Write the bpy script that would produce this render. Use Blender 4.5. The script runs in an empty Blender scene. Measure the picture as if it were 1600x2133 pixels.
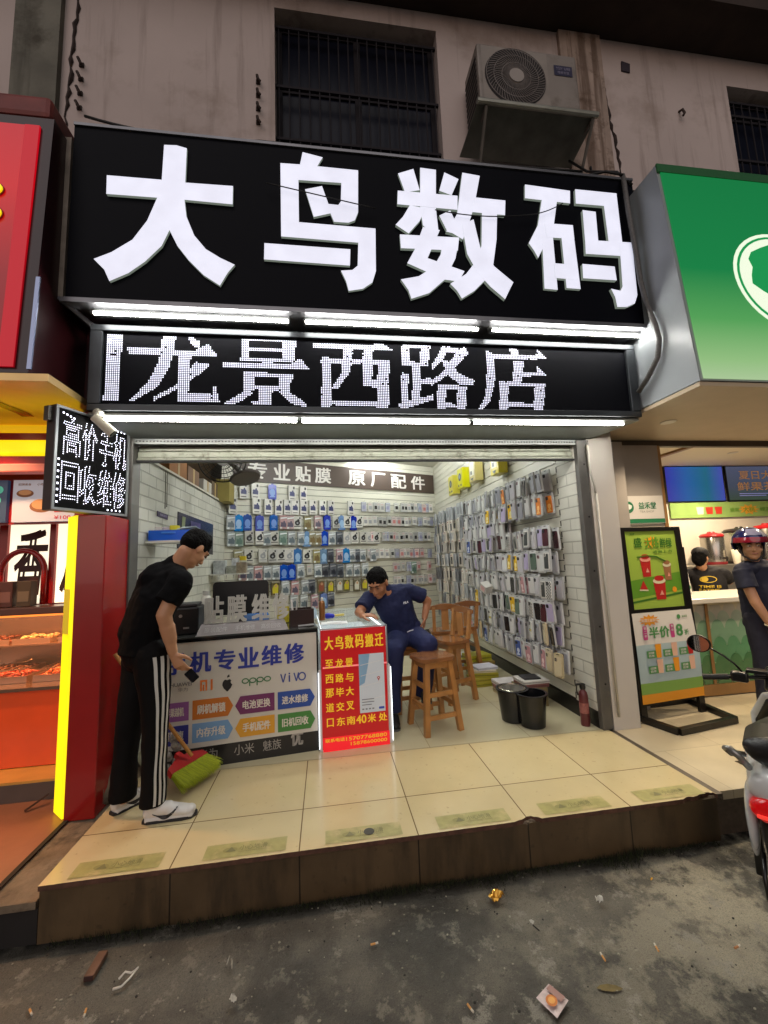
import bpy, bmesh, math, random
from mathutils import Vector as V, Matrix as MX, Euler
from mathutils.bvhtree import BVHTree
random.seed(7)
SC = bpy.context.scene
COL = SC.collection
R = math.radians
# ---------------------------------------------------------------- camera
cam = bpy.data.cameras.new('camera'); camo = bpy.data.objects.new('camera', cam); COL.objects.link(camo)
yaw, pitch, roll = 0.1419, 0.1166, -0.0387
fw = V((math.sin(yaw)*math.cos(pitch), math.cos(yaw)*math.cos(pitch), math.sin(pitch)))
rt0 = fw.cross(V((0, 0, 1))).normalized(); up0 = rt0.cross(fw)
rt = rt0*math.cos(roll) + up0*math.sin(roll); up = up0*math.cos(roll) - rt0*math.sin(roll)
camo.matrix_world = MX(((rt.x, up.x, -fw.x, 0.7658), (rt.y, up.y, -fw.y, -3.1891), (rt.z, up.z, -fw.z, 1.4048), (0, 0, 0, 1)))
cam.sensor_fit = 'VERTICAL'; cam.sensor_height = 24.0; cam.lens = 24.0*855.557/2133.0
cam.clip_start = 0.05; cam.clip_end = 500
SC.camera = camo
# ---------------------------------------------------------------- dusk sky, last light, exposure
w = bpy.data.worlds.new('World'); SC.world = w; w.use_nodes = True
nt = w.node_tree; bg = nt.nodes['Background']
sky = nt.nodes.new('ShaderNodeTexSky'); sky.sky_type = 'NISHITA'; sky.sun_disc = False
sky.sun_elevation = R(0.5); sky.sun_rotation = R(200); sky.dust_density = 2.0
nt.links.new(sky.outputs[0], bg.inputs['Color']); bg.inputs['Strength'].default_value = 0.10
sl = bpy.data.lights.new('sun', 'SUN'); so = bpy.data.objects.new('sun', sl); COL.objects.link(so)
sl.energy = 1.08; sl.angle = R(70); sl.color = (1.0, 0.92, 0.90)
so.rotation_euler = V((0.25, 1.0, -0.55)).to_track_quat('-Z', 'Y').to_euler()
SC.view_settings.view_transform = 'Standard'; SC.view_settings.look = 'None'
SC.view_settings.exposure = 0.0; SC.view_settings.gamma = 1.0
SC.cycles.use_denoising = True
SC.cycles.max_bounces = 6; SC.cycles.diffuse_bounces = 3; SC.cycles.glossy_bounces = 3
SC.cycles.sample_clamp_indirect = 4.0
# ---------------------------------------------------------------- materials
MATS = {}
def s2l(c):
    return tuple((x/12.92 if x <= 0.04045 else ((x+0.055)/1.055)**2.4) for x in [v/255.0 for v in c])
def pm(name, col=(128, 128, 128), rough=0.5, metal=0.0, var=0.0, vs=6.0, bump=0.0, bs=40.0, em=None, es=0.0, alpha=1.0, trans=0.0, coat=0.0, spec=0.5, nols=False, stain=None, ss=2.0):
    """col, stain: sRGB 0-255 base colours; var: strength of fine colour variation."""
    if name in MATS: return MATS[name]
    m = bpy.data.materials.new(name); m.use_nodes = True; MATS[name] = m
    n = m.node_tree.nodes; L = m.node_tree.links; b = n['Principled BSDF']
    c = s2l(col) + (1,)
    b.inputs['Base Color'].default_value = c; b.inputs['Roughness'].default_value = rough
    b.inputs['Metallic'].default_value = metal; b.inputs['Specular IOR Level'].default_value = spec
    b.inputs['Alpha'].default_value = alpha; b.inputs['Transmission Weight'].default_value = trans
    b.inputs['Coat Weight'].default_value = coat
    if em is not None:
        b.inputs['Emission Color'].default_value = s2l(em) + (1,); b.inputs['Emission Strength'].default_value = es
        if nols: m.cycles.emission_sampling = 'NONE'
    tc = None
    if var or bump or stain:
        tc = n.new('ShaderNodeTexCoord')
    if var or stain:
        no = n.new('ShaderNodeTexNoise'); no.inputs['Scale'].default_value = vs; no.inputs['Detail'].default_value = 6
        L.new(tc.outputs['Object'], no.inputs['Vector'])
        mr = n.new('ShaderNodeMapRange'); mr.inputs[1].default_value = 0.3; mr.inputs[2].default_value = 0.7
        mr.inputs[3].default_value = 1-var; mr.inputs[4].default_value = 1+var*0.6
        L.new(no.outputs['Fac'], mr.inputs[0])
        mx = n.new('ShaderNodeVectorMath'); mx.operation = 'SCALE'; mx.inputs[0].default_value = c[:3]
        L.new(mr.outputs[0], mx.inputs['Scale']); out = mx.outputs[0]
        if stain:
            n2 = n.new('ShaderNodeTexNoise'); n2.inputs['Scale'].default_value = ss; n2.inputs['Detail'].default_value = 8; n2.inputs['Roughness'].default_value = 0.65
            L.new(tc.outputs['Object'], n2.inputs['Vector'])
            cr = n.new('ShaderNodeMapRange'); cr.inputs[1].default_value = 0.52; cr.inputs[2].default_value = 0.68
            L.new(n2.outputs['Fac'], cr.inputs[0])
            mi = n.new('ShaderNodeMix'); mi.data_type = 'RGBA'
            L.new(cr.outputs[0], mi.inputs[0]); L.new(out, mi.inputs[6]); mi.inputs[7].default_value = s2l(stain) + (1,)
            out = mi.outputs[2]
        L.new(out, b.inputs['Base Color'])
    if bump:
        nb = n.new('ShaderNodeTexNoise'); nb.inputs['Scale'].default_value = bs; nb.inputs['Detail'].default_value = 5
        L.new(tc.outputs['Object'], nb.inputs['Vector'])
        bu = n.new('ShaderNodeBump'); bu.inputs['Strength'].default_value = bump; bu.inputs['Distance'].default_value = 0.02
        L.new(nb.outputs['Fac'], bu.inputs['Height']); L.new(bu.outputs[0], b.inputs['Normal'])
    return m
def streaks(m, col, amt=0.5, sx=7.0, sz=0.45, lo=0.54, hi=0.70):
    """rain streaks and drips dried on a wall"""
    n = m.node_tree.nodes; L = m.node_tree.links; b = n['Principled BSDF']
    tc = n.new('ShaderNodeTexCoord'); mp = n.new('ShaderNodeMapping'); mp.inputs['Scale'].default_value = (sx, sx, sz); L.new(tc.outputs['Object'], mp.inputs[0])
    no = n.new('ShaderNodeTexNoise'); no.inputs['Scale'].default_value = 1.0; no.inputs['Detail'].default_value = 7; no.inputs['Roughness'].default_value = 0.62; L.new(mp.outputs[0], no.inputs['Vector'])
    r = n.new('ShaderNodeMapRange'); r.inputs[1].default_value = lo; r.inputs[2].default_value = hi; r.inputs[4].default_value = amt; L.new(no.outputs['Fac'], r.inputs[0])
    x = n.new('ShaderNodeMix'); x.data_type = 'RGBA'; L.new(r.outputs[0], x.inputs[0])
    src = b.inputs['Base Color'].links[0].from_socket if b.inputs['Base Color'].links else None
    if src: L.new(src, x.inputs[6])
    else: x.inputs[6].default_value = b.inputs['Base Color'].default_value
    x.inputs[7].default_value = s2l(col)+(1,); L.new(x.outputs[2], b.inputs['Base Color']); return m
def vary(m, hue=0.02, val=0.22, sat=0.3):
    """every copy printed a little differently"""
    n = m.node_tree.nodes; L = m.node_tree.links; b = n['Principled BSDF']
    if n.get('vary'): return m
    oi = n.new('ShaderNodeObjectInfo'); hs = n.new('ShaderNodeHueSaturation'); hs.name = 'vary'
    for k, (sock, a, mul) in enumerate((('Hue', hue, 1.0), ('Value', val, 7.3), ('Saturation', sat, 3.7))):
        f = n.new('ShaderNodeMath'); f.operation = 'MULTIPLY'; f.inputs[1].default_value = mul; L.new(oi.outputs['Random'], f.inputs[0])
        g = n.new('ShaderNodeMath'); g.operation = 'FRACT'; L.new(f.outputs[0], g.inputs[0])
        r = n.new('ShaderNodeMapRange'); c = .5 if sock == 'Hue' else 1.0; r.inputs[3].default_value = c-a; r.inputs[4].default_value = c+a*.8; L.new(g.outputs[0], r.inputs[0]); L.new(r.outputs[0], hs.inputs[sock])
    if b.inputs['Base Color'].links: L.new(b.inputs['Base Color'].links[0].from_socket, hs.inputs['Color'])
    else: hs.inputs['Color'].default_value = b.inputs['Base Color'].default_value
    L.new(hs.outputs[0], b.inputs['Base Color']); return m
def emit_uneven(name, col, es, lo, hi, sc=5.0, nols=False):
    """lit acrylic over lamps: the glow is stronger over each lamp behind"""
    m = pm(name, col, 0.4, em=col, es=es, nols=nols)
    n = m.node_tree.nodes; L = m.node_tree.links
    tc = n.new('ShaderNodeTexCoord'); no = n.new('ShaderNodeTexNoise'); no.inputs['Scale'].default_value = sc; no.inputs['Detail'].default_value = 3
    L.new(tc.outputs['Object'], no.inputs['Vector'])
    mr = n.new('ShaderNodeMapRange'); mr.inputs[1].default_value = 0.3; mr.inputs[2].default_value = 0.7
    mr.inputs[3].default_value = es*lo; mr.inputs[4].default_value = es*hi
    L.new(no.outputs['Fac'], mr.inputs[0]); L.new(mr.outputs[0], n['Principled BSDF'].inputs['Emission Strength'])
    return m
def emit_ramp(name, stops, axis, a, b, es):
    """printed colour blend of a lit box face, along one object axis from a to b"""
    m = pm(name, (20, 20, 20), 0.25, em=(255, 255, 255), es=es)
    n = m.node_tree.nodes; L = m.node_tree.links
    tc = n.new('ShaderNodeTexCoord'); sp = n.new('ShaderNodeSeparateXYZ'); L.new(tc.outputs['Object'], sp.inputs[0])
    mr = n.new('ShaderNodeMapRange'); mr.inputs[1].default_value = a; mr.inputs[2].default_value = b
    L.new(sp.outputs[axis], mr.inputs[0])
    cr = n.new('ShaderNodeValToRGB'); L.new(mr.outputs[0], cr.inputs[0])
    el = cr.color_ramp.elements
    while len(el) < len(stops): el.new(0.5)
    for e, (p, c) in zip(el, stops): e.position = p; e.color = s2l(c) + (1,)
    pr = n['Principled BSDF']
    L.new(cr.outputs[0], pr.inputs['Emission Color'])
    return m
def bricks(name, c1, c2, grout, bw, rh, mortar, off=0.5, rough=0.4, axes='XZ', bump=0.0, var=0.0, loc=(0, 0, 0), coat=0.0, wear=None, wamt=0.5):
    m = pm(name, c1, rough, coat=coat); n = m.node_tree.nodes; L = m.node_tree.links; b = n['Principled BSDF']
    tc = n.new('ShaderNodeTexCoord'); sp = n.new('ShaderNodeSeparateXYZ'); cb = n.new('ShaderNodeCombineXYZ')
    ad = n.new('ShaderNodeVectorMath'); ad.operation = 'ADD'; ad.inputs[1].default_value = loc
    L.new(tc.outputs['Object'], ad.inputs[0]); L.new(ad.outputs[0], sp.inputs[0])
    L.new(sp.outputs[axes[0]], cb.inputs[0]); L.new(sp.outputs[axes[1]], cb.inputs[1])
    br = n.new('ShaderNodeTexBrick'); br.offset = off; br.inputs['Scale'].default_value = 1.0
    br.inputs['Color1'].default_value = s2l(c1)+(1,); br.inputs['Color2'].default_value = s2l(c2)+(1,); br.inputs['Mortar'].default_value = s2l(grout)+(1,)
    br.inputs['Mortar Size'].default_value = mortar; br.inputs['Mortar Smooth'].default_value = 0.2
    br.inputs['Brick Width'].default_value = bw; br.inputs['Row Height'].default_value = rh
    L.new(cb.outputs[0], br.inputs['Vector']); out = br.outputs['Color']
    if var:
        no = n.new('ShaderNodeTexNoise'); no.inputs['Scale'].default_value = 3.5; no.inputs['Detail'].default_value = 7; no.inputs['Roughness'].default_value = 0.6
        L.new(tc.outputs['Object'], no.inputs['Vector'])
        mr = n.new('ShaderNodeMapRange'); mr.inputs[1].default_value = 0.3; mr.inputs[2].default_value = 0.7; mr.inputs[3].default_value = 1-var; mr.inputs[4].default_value = 1+var*0.5
        L.new(no.outputs['Fac'], mr.inputs[0])
        mx = n.new('ShaderNodeVectorMath'); mx.operation = 'SCALE'; L.new(out, mx.inputs[0]); L.new(mr.outputs[0], mx.inputs['Scale']); out = mx.outputs[0]
        mr2 = n.new('ShaderNodeMapRange'); mr2.inputs[1].default_value = 0.35; mr2.inputs[2].default_value = 0.65; mr2.inputs[3].default_value = max(0.03, rough-0.02); mr2.inputs[4].default_value = rough+0.05
        L.new(no.outputs['Fac'], mr2.inputs[0]); L.new(mr2.outputs[0], b.inputs['Roughness'])
    if wear:
        n2 = n.new('ShaderNodeTexNoise'); n2.inputs['Scale'].default_value = 26; n2.inputs['Detail'].default_value = 6
        L.new(tc.outputs['Object'], n2.inputs['Vector'])
        cr = n.new('ShaderNodeMapRange'); cr.inputs[1].default_value = 0.64; cr.inputs[2].default_value = 0.74; cr.inputs[4].default_value = wamt
        L.new(n2.outputs['Fac'], cr.inputs[0])
        mi = n.new('ShaderNodeMix'); mi.data_type = 'RGBA'; L.new(cr.outputs[0], mi.inputs[0]); L.new(out, mi.inputs[6]); mi.inputs[7].default_value = s2l(wear)+(1,)
        out = mi.outputs[2]
    L.new(out, b.inputs['Base Color'])
    if bump:
        bu = n.new('ShaderNodeBump'); bu.inputs['Strength'].default_value = bump; bu.inputs['Distance'].default_value = 0.01; bu.invert = True
        L.new(br.outputs['Fac'], bu.inputs['Height']); L.new(bu.outputs[0], b.inputs['Normal'])
    return m
# ---------------------------------------------------------------- geometry helpers
PM = {}                                     # world matrix of each thing's Empty
def frame(o, x, y=(0, 0, 1)):
    o, x, y = V(o), V(x).normalized(), V(y).normalized(); z = x.cross(y)
    return MX(((x.x, y.x, z.x, o.x), (x.y, y.y, z.y, o.y), (x.z, y.z, z.z, o.z), (0, 0, 0, 1)))
def FY(Y): return frame((0, Y, 0), (1, 0, 0))      # facade plane seen from the street: local x, z
_TX = {}
def text_geo(s, bold):
    k = (s, bold)
    if k not in _TX:
        cu = bpy.data.curves.new('t', 'FONT'); cu.body = s; cu.offset = bold; cu.resolution_u = 3
        o = bpy.data.objects.new('t', cu); COL.objects.link(o)
        bpy.context.view_layer.update()
        me = bpy.data.meshes.new_from_object(o.evaluated_get(bpy.context.evaluated_depsgraph_get()))
        vs = [tuple(v.co) for v in me.vertices]; fs = [tuple(p.vertices) for p in me.polygons]
        bpy.data.objects.remove(o); bpy.data.curves.remove(cu); bpy.data.meshes.remove(me)
        x0 = min(v[0] for v in vs); x1 = max(v[0] for v in vs); y0 = min(v[1] for v in vs); y1 = max(v[1] for v in vs)
        vs = [((v[0]-x0)/(x1-x0), (v[1]-y0)/(y1-y0)) for v in vs]
        _TX[k] = (vs, fs, (x1-x0)/(y1-y0))
    return _TX[k]
class MB:
    def __init__(s, M=None): s.bm = bmesh.new(); s.M = M or MX.Identity(4)
    def _v(s, p): return s.bm.verts.new(s.M @ V(p))
    def face(s, pts, mi=0):
        f = s.bm.faces.new([s._v(p) for p in pts]); f.material_index = mi; return f
    def mesh(s, vs, fs, mi=0):
        bv = [s._v(p) for p in vs]
        for f in fs:
            try: s.bm.faces.new([bv[i] for i in f]).material_index = mi
            except ValueError: pass
    def box(s, x0, x1, y0, y1, z0, z1, bev=0.0, mi=0, seg=2):
        vs = [(x, y, z) for x in (x0, x1) for y in (y0, y1) for z in (z0, z1)]
        fs = [(0, 1, 3, 2), (4, 6, 7, 5), (0, 4, 5, 1), (2, 3, 7, 6), (0, 2, 6, 4), (1, 5, 7, 3)]
        if not bev: s.mesh(vs, fs, mi); return
        t = bmesh.new(); bv = [t.verts.new(p) for p in vs]
        for f in fs: t.faces.new([bv[i] for i in f])
        bmesh.ops.bevel(t, geom=t.edges[:], offset=bev, segments=seg, affect='EDGES', profile=0.5)
        s.join(t, mi)
    def join(s, t, mi=0):
        t.verts.index_update()
        s.mesh([v.co.copy() for v in t.verts], [[v.index for v in f.verts] for f in t.faces], mi); t.free()
    def cyl(s, p0, p1, r0, r1=None, n=14, mi=0, caps=True):
        p0, p1 = V(p0), V(p1); r1 = r0 if r1 is None else r1
        d = (p1-p0).normalized(); a = d.orthogonal().normalized(); b = d.cross(a)
        vs = []
        for p, r in ((p0, r0), (p1, r1)):
            vs += [p + a*(r*math.cos(2*math.pi*i/n)) + b*(r*math.sin(2*math.pi*i/n)) for i in range(n)]
        fs = [(i, (i+1) % n, n+(i+1) % n, n+i) for i in range(n)]
        if caps: fs += [tuple(range(n-1, -1, -1)), tuple(range(n, 2*n))]
        s.mesh(vs, fs, mi)
    def tube(s, pts, r, n=8, mi=0):
        pts = [V(p) for p in pts]; rs = r if isinstance(r, (list, tuple)) else [r]*len(pts); vs = []; a = None
        for i, p in enumerate(pts):
            d = (pts[min(i+1, len(pts)-1)] - pts[max(i-1, 0)]).normalized()
            a = d.orthogonal().normalized() if a is None else (a - d*a.dot(d)).normalized()
            b = d.cross(a)
            vs += [p + a*(rs[i]*math.cos(2*math.pi*k/n)) + b*(rs[i]*math.sin(2*math.pi*k/n)) for k in range(n)]
        fs = [(i*n+k, i*n+(k+1) % n, (i+1)*n+(k+1) % n, (i+1)*n+k) for i in range(len(pts)-1) for k in range(n)]
        fs += [tuple(range(n-1, -1, -1)), tuple(range((len(pts)-1)*n, len(pts)*n))]
        s.mesh(vs, fs, mi)
    def lathe(s, prof, c=(0, 0, 0), n=24, mi=0, sx=1.0, sy=1.0):
        c = V(c); vs = []; m = len(prof)
        for r, z in prof: vs += [c + V((r*sx*math.cos(2*math.pi*k/n), r*sy*math.sin(2*math.pi*k/n), z)) for k in range(n)]
        fs = [(i*n+k, i*n+(k+1) % n, (i+1)*n+(k+1) % n, (i+1)*n+k) for i in range(m-1) for k in range(n)]
        if prof[0][0] > 1e-6: fs.append(tuple(range(n-1, -1, -1)))
        if prof[-1][0] > 1e-6: fs.append(tuple(range((m-1)*n, m*n)))
        s.mesh(vs, fs, mi)
    def ell(s, c, rad, rot=None, n=16, mi=0):
        c = V(c); rot = rot or MX.Identity(3); vs = []; m = n//2
        for i in range(m+1):
            t = math.pi*i/m
            for k in range(n):
                p = V((rad[0]*math.sin(t)*math.cos(2*math.pi*k/n), rad[1]*math.sin(t)*math.sin(2*math.pi*k/n), rad[2]*math.cos(t)))
                vs.append(c + rot @ p)
        fs = [(i*n+k, (i+1)*n+k, (i+1)*n+(k+1) % n, i*n+(k+1) % n) for i in range(m) for k in range(n)]
        s.mesh(vs, fs, mi)
    def prism(s, pts, d0, d1, F=None, mi=0, mi2=None):
        """2-D outline in frame F's x, y, from local z d0 (back) to d1 (front)"""
        F = F or MX.Identity(4); n = len(pts)
        bk = [F @ V((x, y, d0)) for x, y in pts]; fr = [F @ V((x, y, d1)) for x, y in pts]
        s.mesh(bk+fr, [(i, (i+1) % n, n+(i+1) % n, n+i) for i in range(n)] + [tuple(range(n-1, -1, -1))], mi if mi2 is None else mi2)
        s.mesh(fr, [tuple(range(n))], mi)
    def flat(s, pts, d, F=None, mi=0):
        F = F or MX.Identity(4)
        s.mesh([F @ V((x, y, d)) for x, y in pts], [tuple(range(len(pts)))], mi)
    def rect(s, x0, x1, y0, y1, d, F=None, mi=0): s.flat([(x0, y0), (x1, y0), (x1, y1), (x0, y1)], d, F, mi)
    def disc(s, cx, cy, rx, d, F=None, mi=0, ry=None, n=20):
        s.flat([(cx+rx*math.cos(2*math.pi*k/n), cy+(ry or rx)*math.sin(2*math.pi*k/n)) for k in range(n)], d, F, mi)
    def text(s, t, x0, x1, y0, y1, d, F=None, mi=0, bold=0.02, depth=0.0, slant=0.0):
        """lettering fitted into a box of frame F; bold thickens the strokes; with depth it stands out as solid letters"""
        F = F or MX.Identity(4); vs, fs, _ = text_geo(t, 0.0)
        k = bold*(y1-y0)*0.85; x0 += k; x1 -= k; y0 += k; y1 -= k
        cnt = {}
        if depth:
            for f in fs:
                for i in range(len(f)):
                    e = (f[i], f[(i+1) % len(f)]); cnt.setdefault(tuple(sorted(e)), []).append(e)
        for j, (ox, oy) in enumerate([(-k, -k*.5), (k, k*.5), (-k, k*.5), (k, -k*.5)] if bold > .012 else [(0, 0)]):
            q = [(x0+(x1-x0)*a+slant*(y1-y0)*b+ox, y0+(y1-y0)*b+oy) for a, b in vs]; dd = d+depth+.00025*j
            s.mesh([F @ V((a, b, dd)) for a, b in q], fs, mi)
            for es in cnt.values():
                if len(es) == 1:
                    a, b = es[0]
                    s.mesh([F @ V((*q[a], d)), F @ V((*q[b], d)), F @ V((*q[b], dd)), F @ V((*q[a], dd))], [(0, 1, 2, 3)], mi)
    def build(s, name, mats, parent=None, smooth=None, world=True, merge=False):
        if merge: bmesh.ops.remove_doubles(s.bm, verts=s.bm.verts[:], dist=1e-5)
        me = bpy.data.meshes.new(name); s.bm.to_mesh(me); s.bm.free()
        for m in (mats if isinstance(mats, (list, tuple)) else [mats]): me.materials.append(m)
        if smooth is not None:
            me.shade_smooth()
            if smooth < 180: me.set_sharp_from_angle(angle=R(smooth))
        return link(name, me, parent, world)
def link(name, me, parent=None, world=True):
    o = bpy.data.objects.new(name, me); COL.objects.link(o)
    if parent is not None:
        o.parent = parent
        if world:
            M = MX.Identity(4); q = parent
            M = PM[q.name]
            me.transform(M.inverted()); PM[o.name] = M.copy()
    else: PM[o.name] = MX.Identity(4)
    return o
def thing(name, label, cat, loc=(0, 0, 0), rz=0.0, group=None):
    o = bpy.data.objects.new(name, None); COL.objects.link(o); o.empty_display_size = 0.1
    o.location = loc; o.rotation_euler = (0, 0, rz); PM[o.name] = MX.Translation(V(loc)) @ MX.Rotation(rz, 4, 'Z')
    o['label'] = label; o['category'] = cat
    if group: o['group'] = group
    return o
def tag(o, label, cat, group=None):
    o['label'] = label; o['category'] = cat
    if group: o['group'] = group
    return o
def struct(o): o['kind'] = 'structure'; return o
def dup(root, loc, rz, label, group=None):
    r = root.copy(); COL.objects.link(r); r.location = loc; r.rotation_euler = (0, 0, rz); r['label'] = label
    if group: r['group'] = group
    PM[r.name] = MX.Translation(V(loc)) @ MX.Rotation(rz, 4, 'Z')
    for ch in list(root.children):
        c = ch.copy(); COL.objects.link(c); c.parent = r
        for g in list(ch.children):
            d = g.copy(); COL.objects.link(d); d.parent = c
    return r
def rounded(x0, x1, y0, y1, r, n=4):
    o = []
    for cx, cy, a in ((x1-r, y0+r, -90), (x1-r, y1-r, 0), (x0+r, y1-r, 90), (x0+r, y0+r, 180)):
        o += [(cx+r*math.cos(R(a+90*k/n)), cy+r*math.sin(R(a+90*k/n))) for k in range(n+1)]
    return o
class Blob:
    """closed limbs and masses grown into one continuous skin"""
    def __init__(s): s.b = MB()
    def cap(s, p0, p1, r0, r1=None):
        r1 = r0 if r1 is None else r1
        s.b.cyl(p0, p1, r0, r1, 18); s.b.ell(p0, (r0,)*3, n=16); s.b.ell(p1, (r1,)*3, n=16); return s
    def cone(s, p0, p1, r0, r1): s.b.cyl(p0, p1, r0, r1, 22); return s
    def chain(s, pts, rs):
        for i in range(len(pts)-1): s.cap(pts[i], pts[i+1], rs[i], rs[i+1])
        return s
    def oval(s, p0, p1, side, a0, b0, a1, b1, n=24, dome=True):
        """elliptic frustum from p0 to p1: half-width a along side, half-depth b across"""
        p0, p1 = V(p0), V(p1); d = (p1-p0).normalized(); sd = V(side); sd = (sd - d*sd.dot(d)).normalized(); q = d.cross(sd)
        vs = []
        for p, a, b in ((p0, a0, b0), (p1, a1, b1)):
            vs += [p + sd*(a*math.cos(2*math.pi*k/n)) + q*(b*math.sin(2*math.pi*k/n)) for k in range(n)]
        s.b.mesh(vs, [(i, (i+1) % n, n+(i+1) % n, n+i) for i in range(n)] + [tuple(range(n-1, -1, -1)), tuple(range(n, 2*n))])
        if dome:
            M = MX((sd, q, d)).transposed()
            s.b.ell(p0, (a0, b0, min(a0, b0)*0.6), M, 20); s.b.ell(p1, (a1, b1, min(a1, b1)*0.6), M, 20)
        return s
    def ell(s, c, rad, rot=None): s.b.ell(c, rad, rot, 20); return s
    def build(s, name, mats, parent, voxel=0.008, it=4, fac=0.5, folds=0.0, fs=9.0):
        me = bpy.data.meshes.new('tmp'); s.b.bm.to_mesh(me); s.b.bm.free()
        o = bpy.data.objects.new('tmp', me); COL.objects.link(o)
        m = o.modifiers.new('r', 'REMESH'); m.mode = 'VOXEL'; m.voxel_size = voxel
        if it:
            q = o.modifiers.new('s', 'SMOOTH'); q.iterations = it; q.factor = fac
        bpy.context.view_layer.update()
        nm = bpy.data.meshes.new_from_object(o.evaluated_get(bpy.context.evaluated_depsgraph_get()))
        bpy.data.objects.remove(o); bpy.data.meshes.remove(me)
        if folds:
            from mathutils import noise
            nm.update()
            import numpy as np
            n_ = len(nm.vertices); co = np.empty(n_*3, np.float32); no = np.empty(n_*3, np.float32)
            nm.vertices.foreach_get('co', co); nm.vertices.foreach_get('normal', no)
            co = co.reshape(-1, 3); no = no.reshape(-1, 3)
            d_ = np.array([noise.noise(V((x*fs, y*fs, z*fs*.6))) + .5*noise.noise(V((x*fs*2.3, y*fs*2.3, z*fs*2.3))) for x, y, z in co], np.float32)
            nm.vertices.foreach_set('co', (co+no*(folds*d_)[:, None]).ravel()); nm.update()
        nm.name = name
        for mt in (mats if isinstance(mats, (list, tuple)) else [mats]): nm.materials.append(mt)
        nm.shade_smooth()
        return link(name, nm, parent, True)
def bvh_world(o):
    M = PM[o.name]; me = o.data
    return BVHTree.FromPolygons([M @ v.co for v in me.vertices], [tuple(p.vertices) for p in me.polygons])
def onto(bvh, p, d, off=0.002):
    h = bvh.ray_cast(V(p), V(d).normalized())
    if h[0] is None: return None
    return h[0] - V(d).normalized()*off
ORD = ['first', 'second', 'third', 'fourth', 'fifth', 'sixth', 'seventh', 'eighth', 'ninth', 'tenth', 'eleventh', 'twelfth', 'thirteenth', 'fourteenth', 'fifteenth', 'sixteenth', 'seventeenth', 'eighteenth', 'nineteenth', 'twentieth', 'twenty-first', 'twenty-second', 'twenty-third', 'twenty-fourth', 'twenty-fifth']
# characters of the big sign and the dot matrix, as outlines in millimetres on their own plane
BIG={
 'da':[[-293,4336,-212,4342,-143,4326,-149,4058,169,4063,167,3920,-152,3926,-137,3800,-84,3662,-8,3566,89,3506,183,3463,137,3400,87,3302,-19,3372,-115,3473,-191,3576,-244,3689,-291,3569,-393,3446,-494,3356,-607,3292,-642,3374,-708,3444,-602,3500,-476,3600,-388,3747,-328,3925,-649,3923,-651,4063,-302,4064]],
 'niao':[[656,4387,801,4360,760,4283,1059,4281,1048,3937,1023,3871,974,3847,871,3846,847,3911,727,3872,669,4087,791,4125,834,3985,905,3983,924,4011,932,4164,623,4157,622,3822,1172,3817,1163,3480,1134,3389,1064,3336,962,3314,946,3385,911,3467,993,3477,1032,3513,1042,3694,497,3701,497,4280,636,4284],[382,3640,983,3637,976,3509,379,3516]],
 'shu':[[1360,4287,1480,4338,1520,4163,1406,4134],[1533,4353,1656,4348,1638,4020,1648,3830,1576,3833,1530,3872,1517,4026],[1721,4332,1831,4286,1767,4143,1672,4172],[1351,4141,1814,4142,1806,4023,1343,4028],[1438,4028,1553,4012,1507,3904,1418,3795,1323,3858,1381,3928],[1660,3961,1748,4012,1791,3903,1714,3839],[1351,3781,1804,3791,1787,3683,1354,3671],[1529,3855,1657,3840,1551,3605,1829,3519,1778,3432,1666,3442,1396,3554,1459,3671],[1678,3786,1803,3788,1765,3617,1674,3442,1549,3327,1414,3275,1394,3343,1343,3422,1477,3455,1592,3537,1654,3643],[1863,4340,2002,4327,1943,4074,1891,3920,1832,3776,1753,3822,1705,3831,1799,3982],[1947,4137,2196,4133,2183,4007,1922,4010],[1998,4017,2119,4010,2099,3797,2051,3551,1983,3453,1895,3363,1794,3296,1761,3356,1712,3408,1839,3495,1928,3611,1975,3735],[1832,3897,1926,3949,1967,3700,2066,3569,2207,3450,2172,3388,2130,3309,2021,3404,1930,3509,1857,3658]],
 'ma':[[2374,4296,2755,4278,2744,4166,2364,4176],[2506,4181,2634,4180,2588,3970,2523,3839,2430,3672,2401,3732,2363,3791,2451,3949],[2478,3862,2569,3860,2567,3414,2459,3418],[2509,3972,2748,3974,2749,3856,2515,3851],[2640,3866,2747,3869,2759,3431,2642,3433],[2557,3634,2750,3633,2755,3506,2554,3511],[2798,4292,3162,4290,3153,4167,2791,4165],[3035,4193,3160,4280,3162,3843,3042,3843],[2843,4111,2956,4106,2951,3836,2837,3836],[2838,3851,3247,3859,3242,3735,2831,3731],[3135,3850,3247,3859,3239,3405,3208,3333,3135,3299,3053,3295,3044,3377,3016,3446,3096,3433,3118,3470],[2792,3641,3068,3637,3073,3520,2786,3520]],
}
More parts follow.
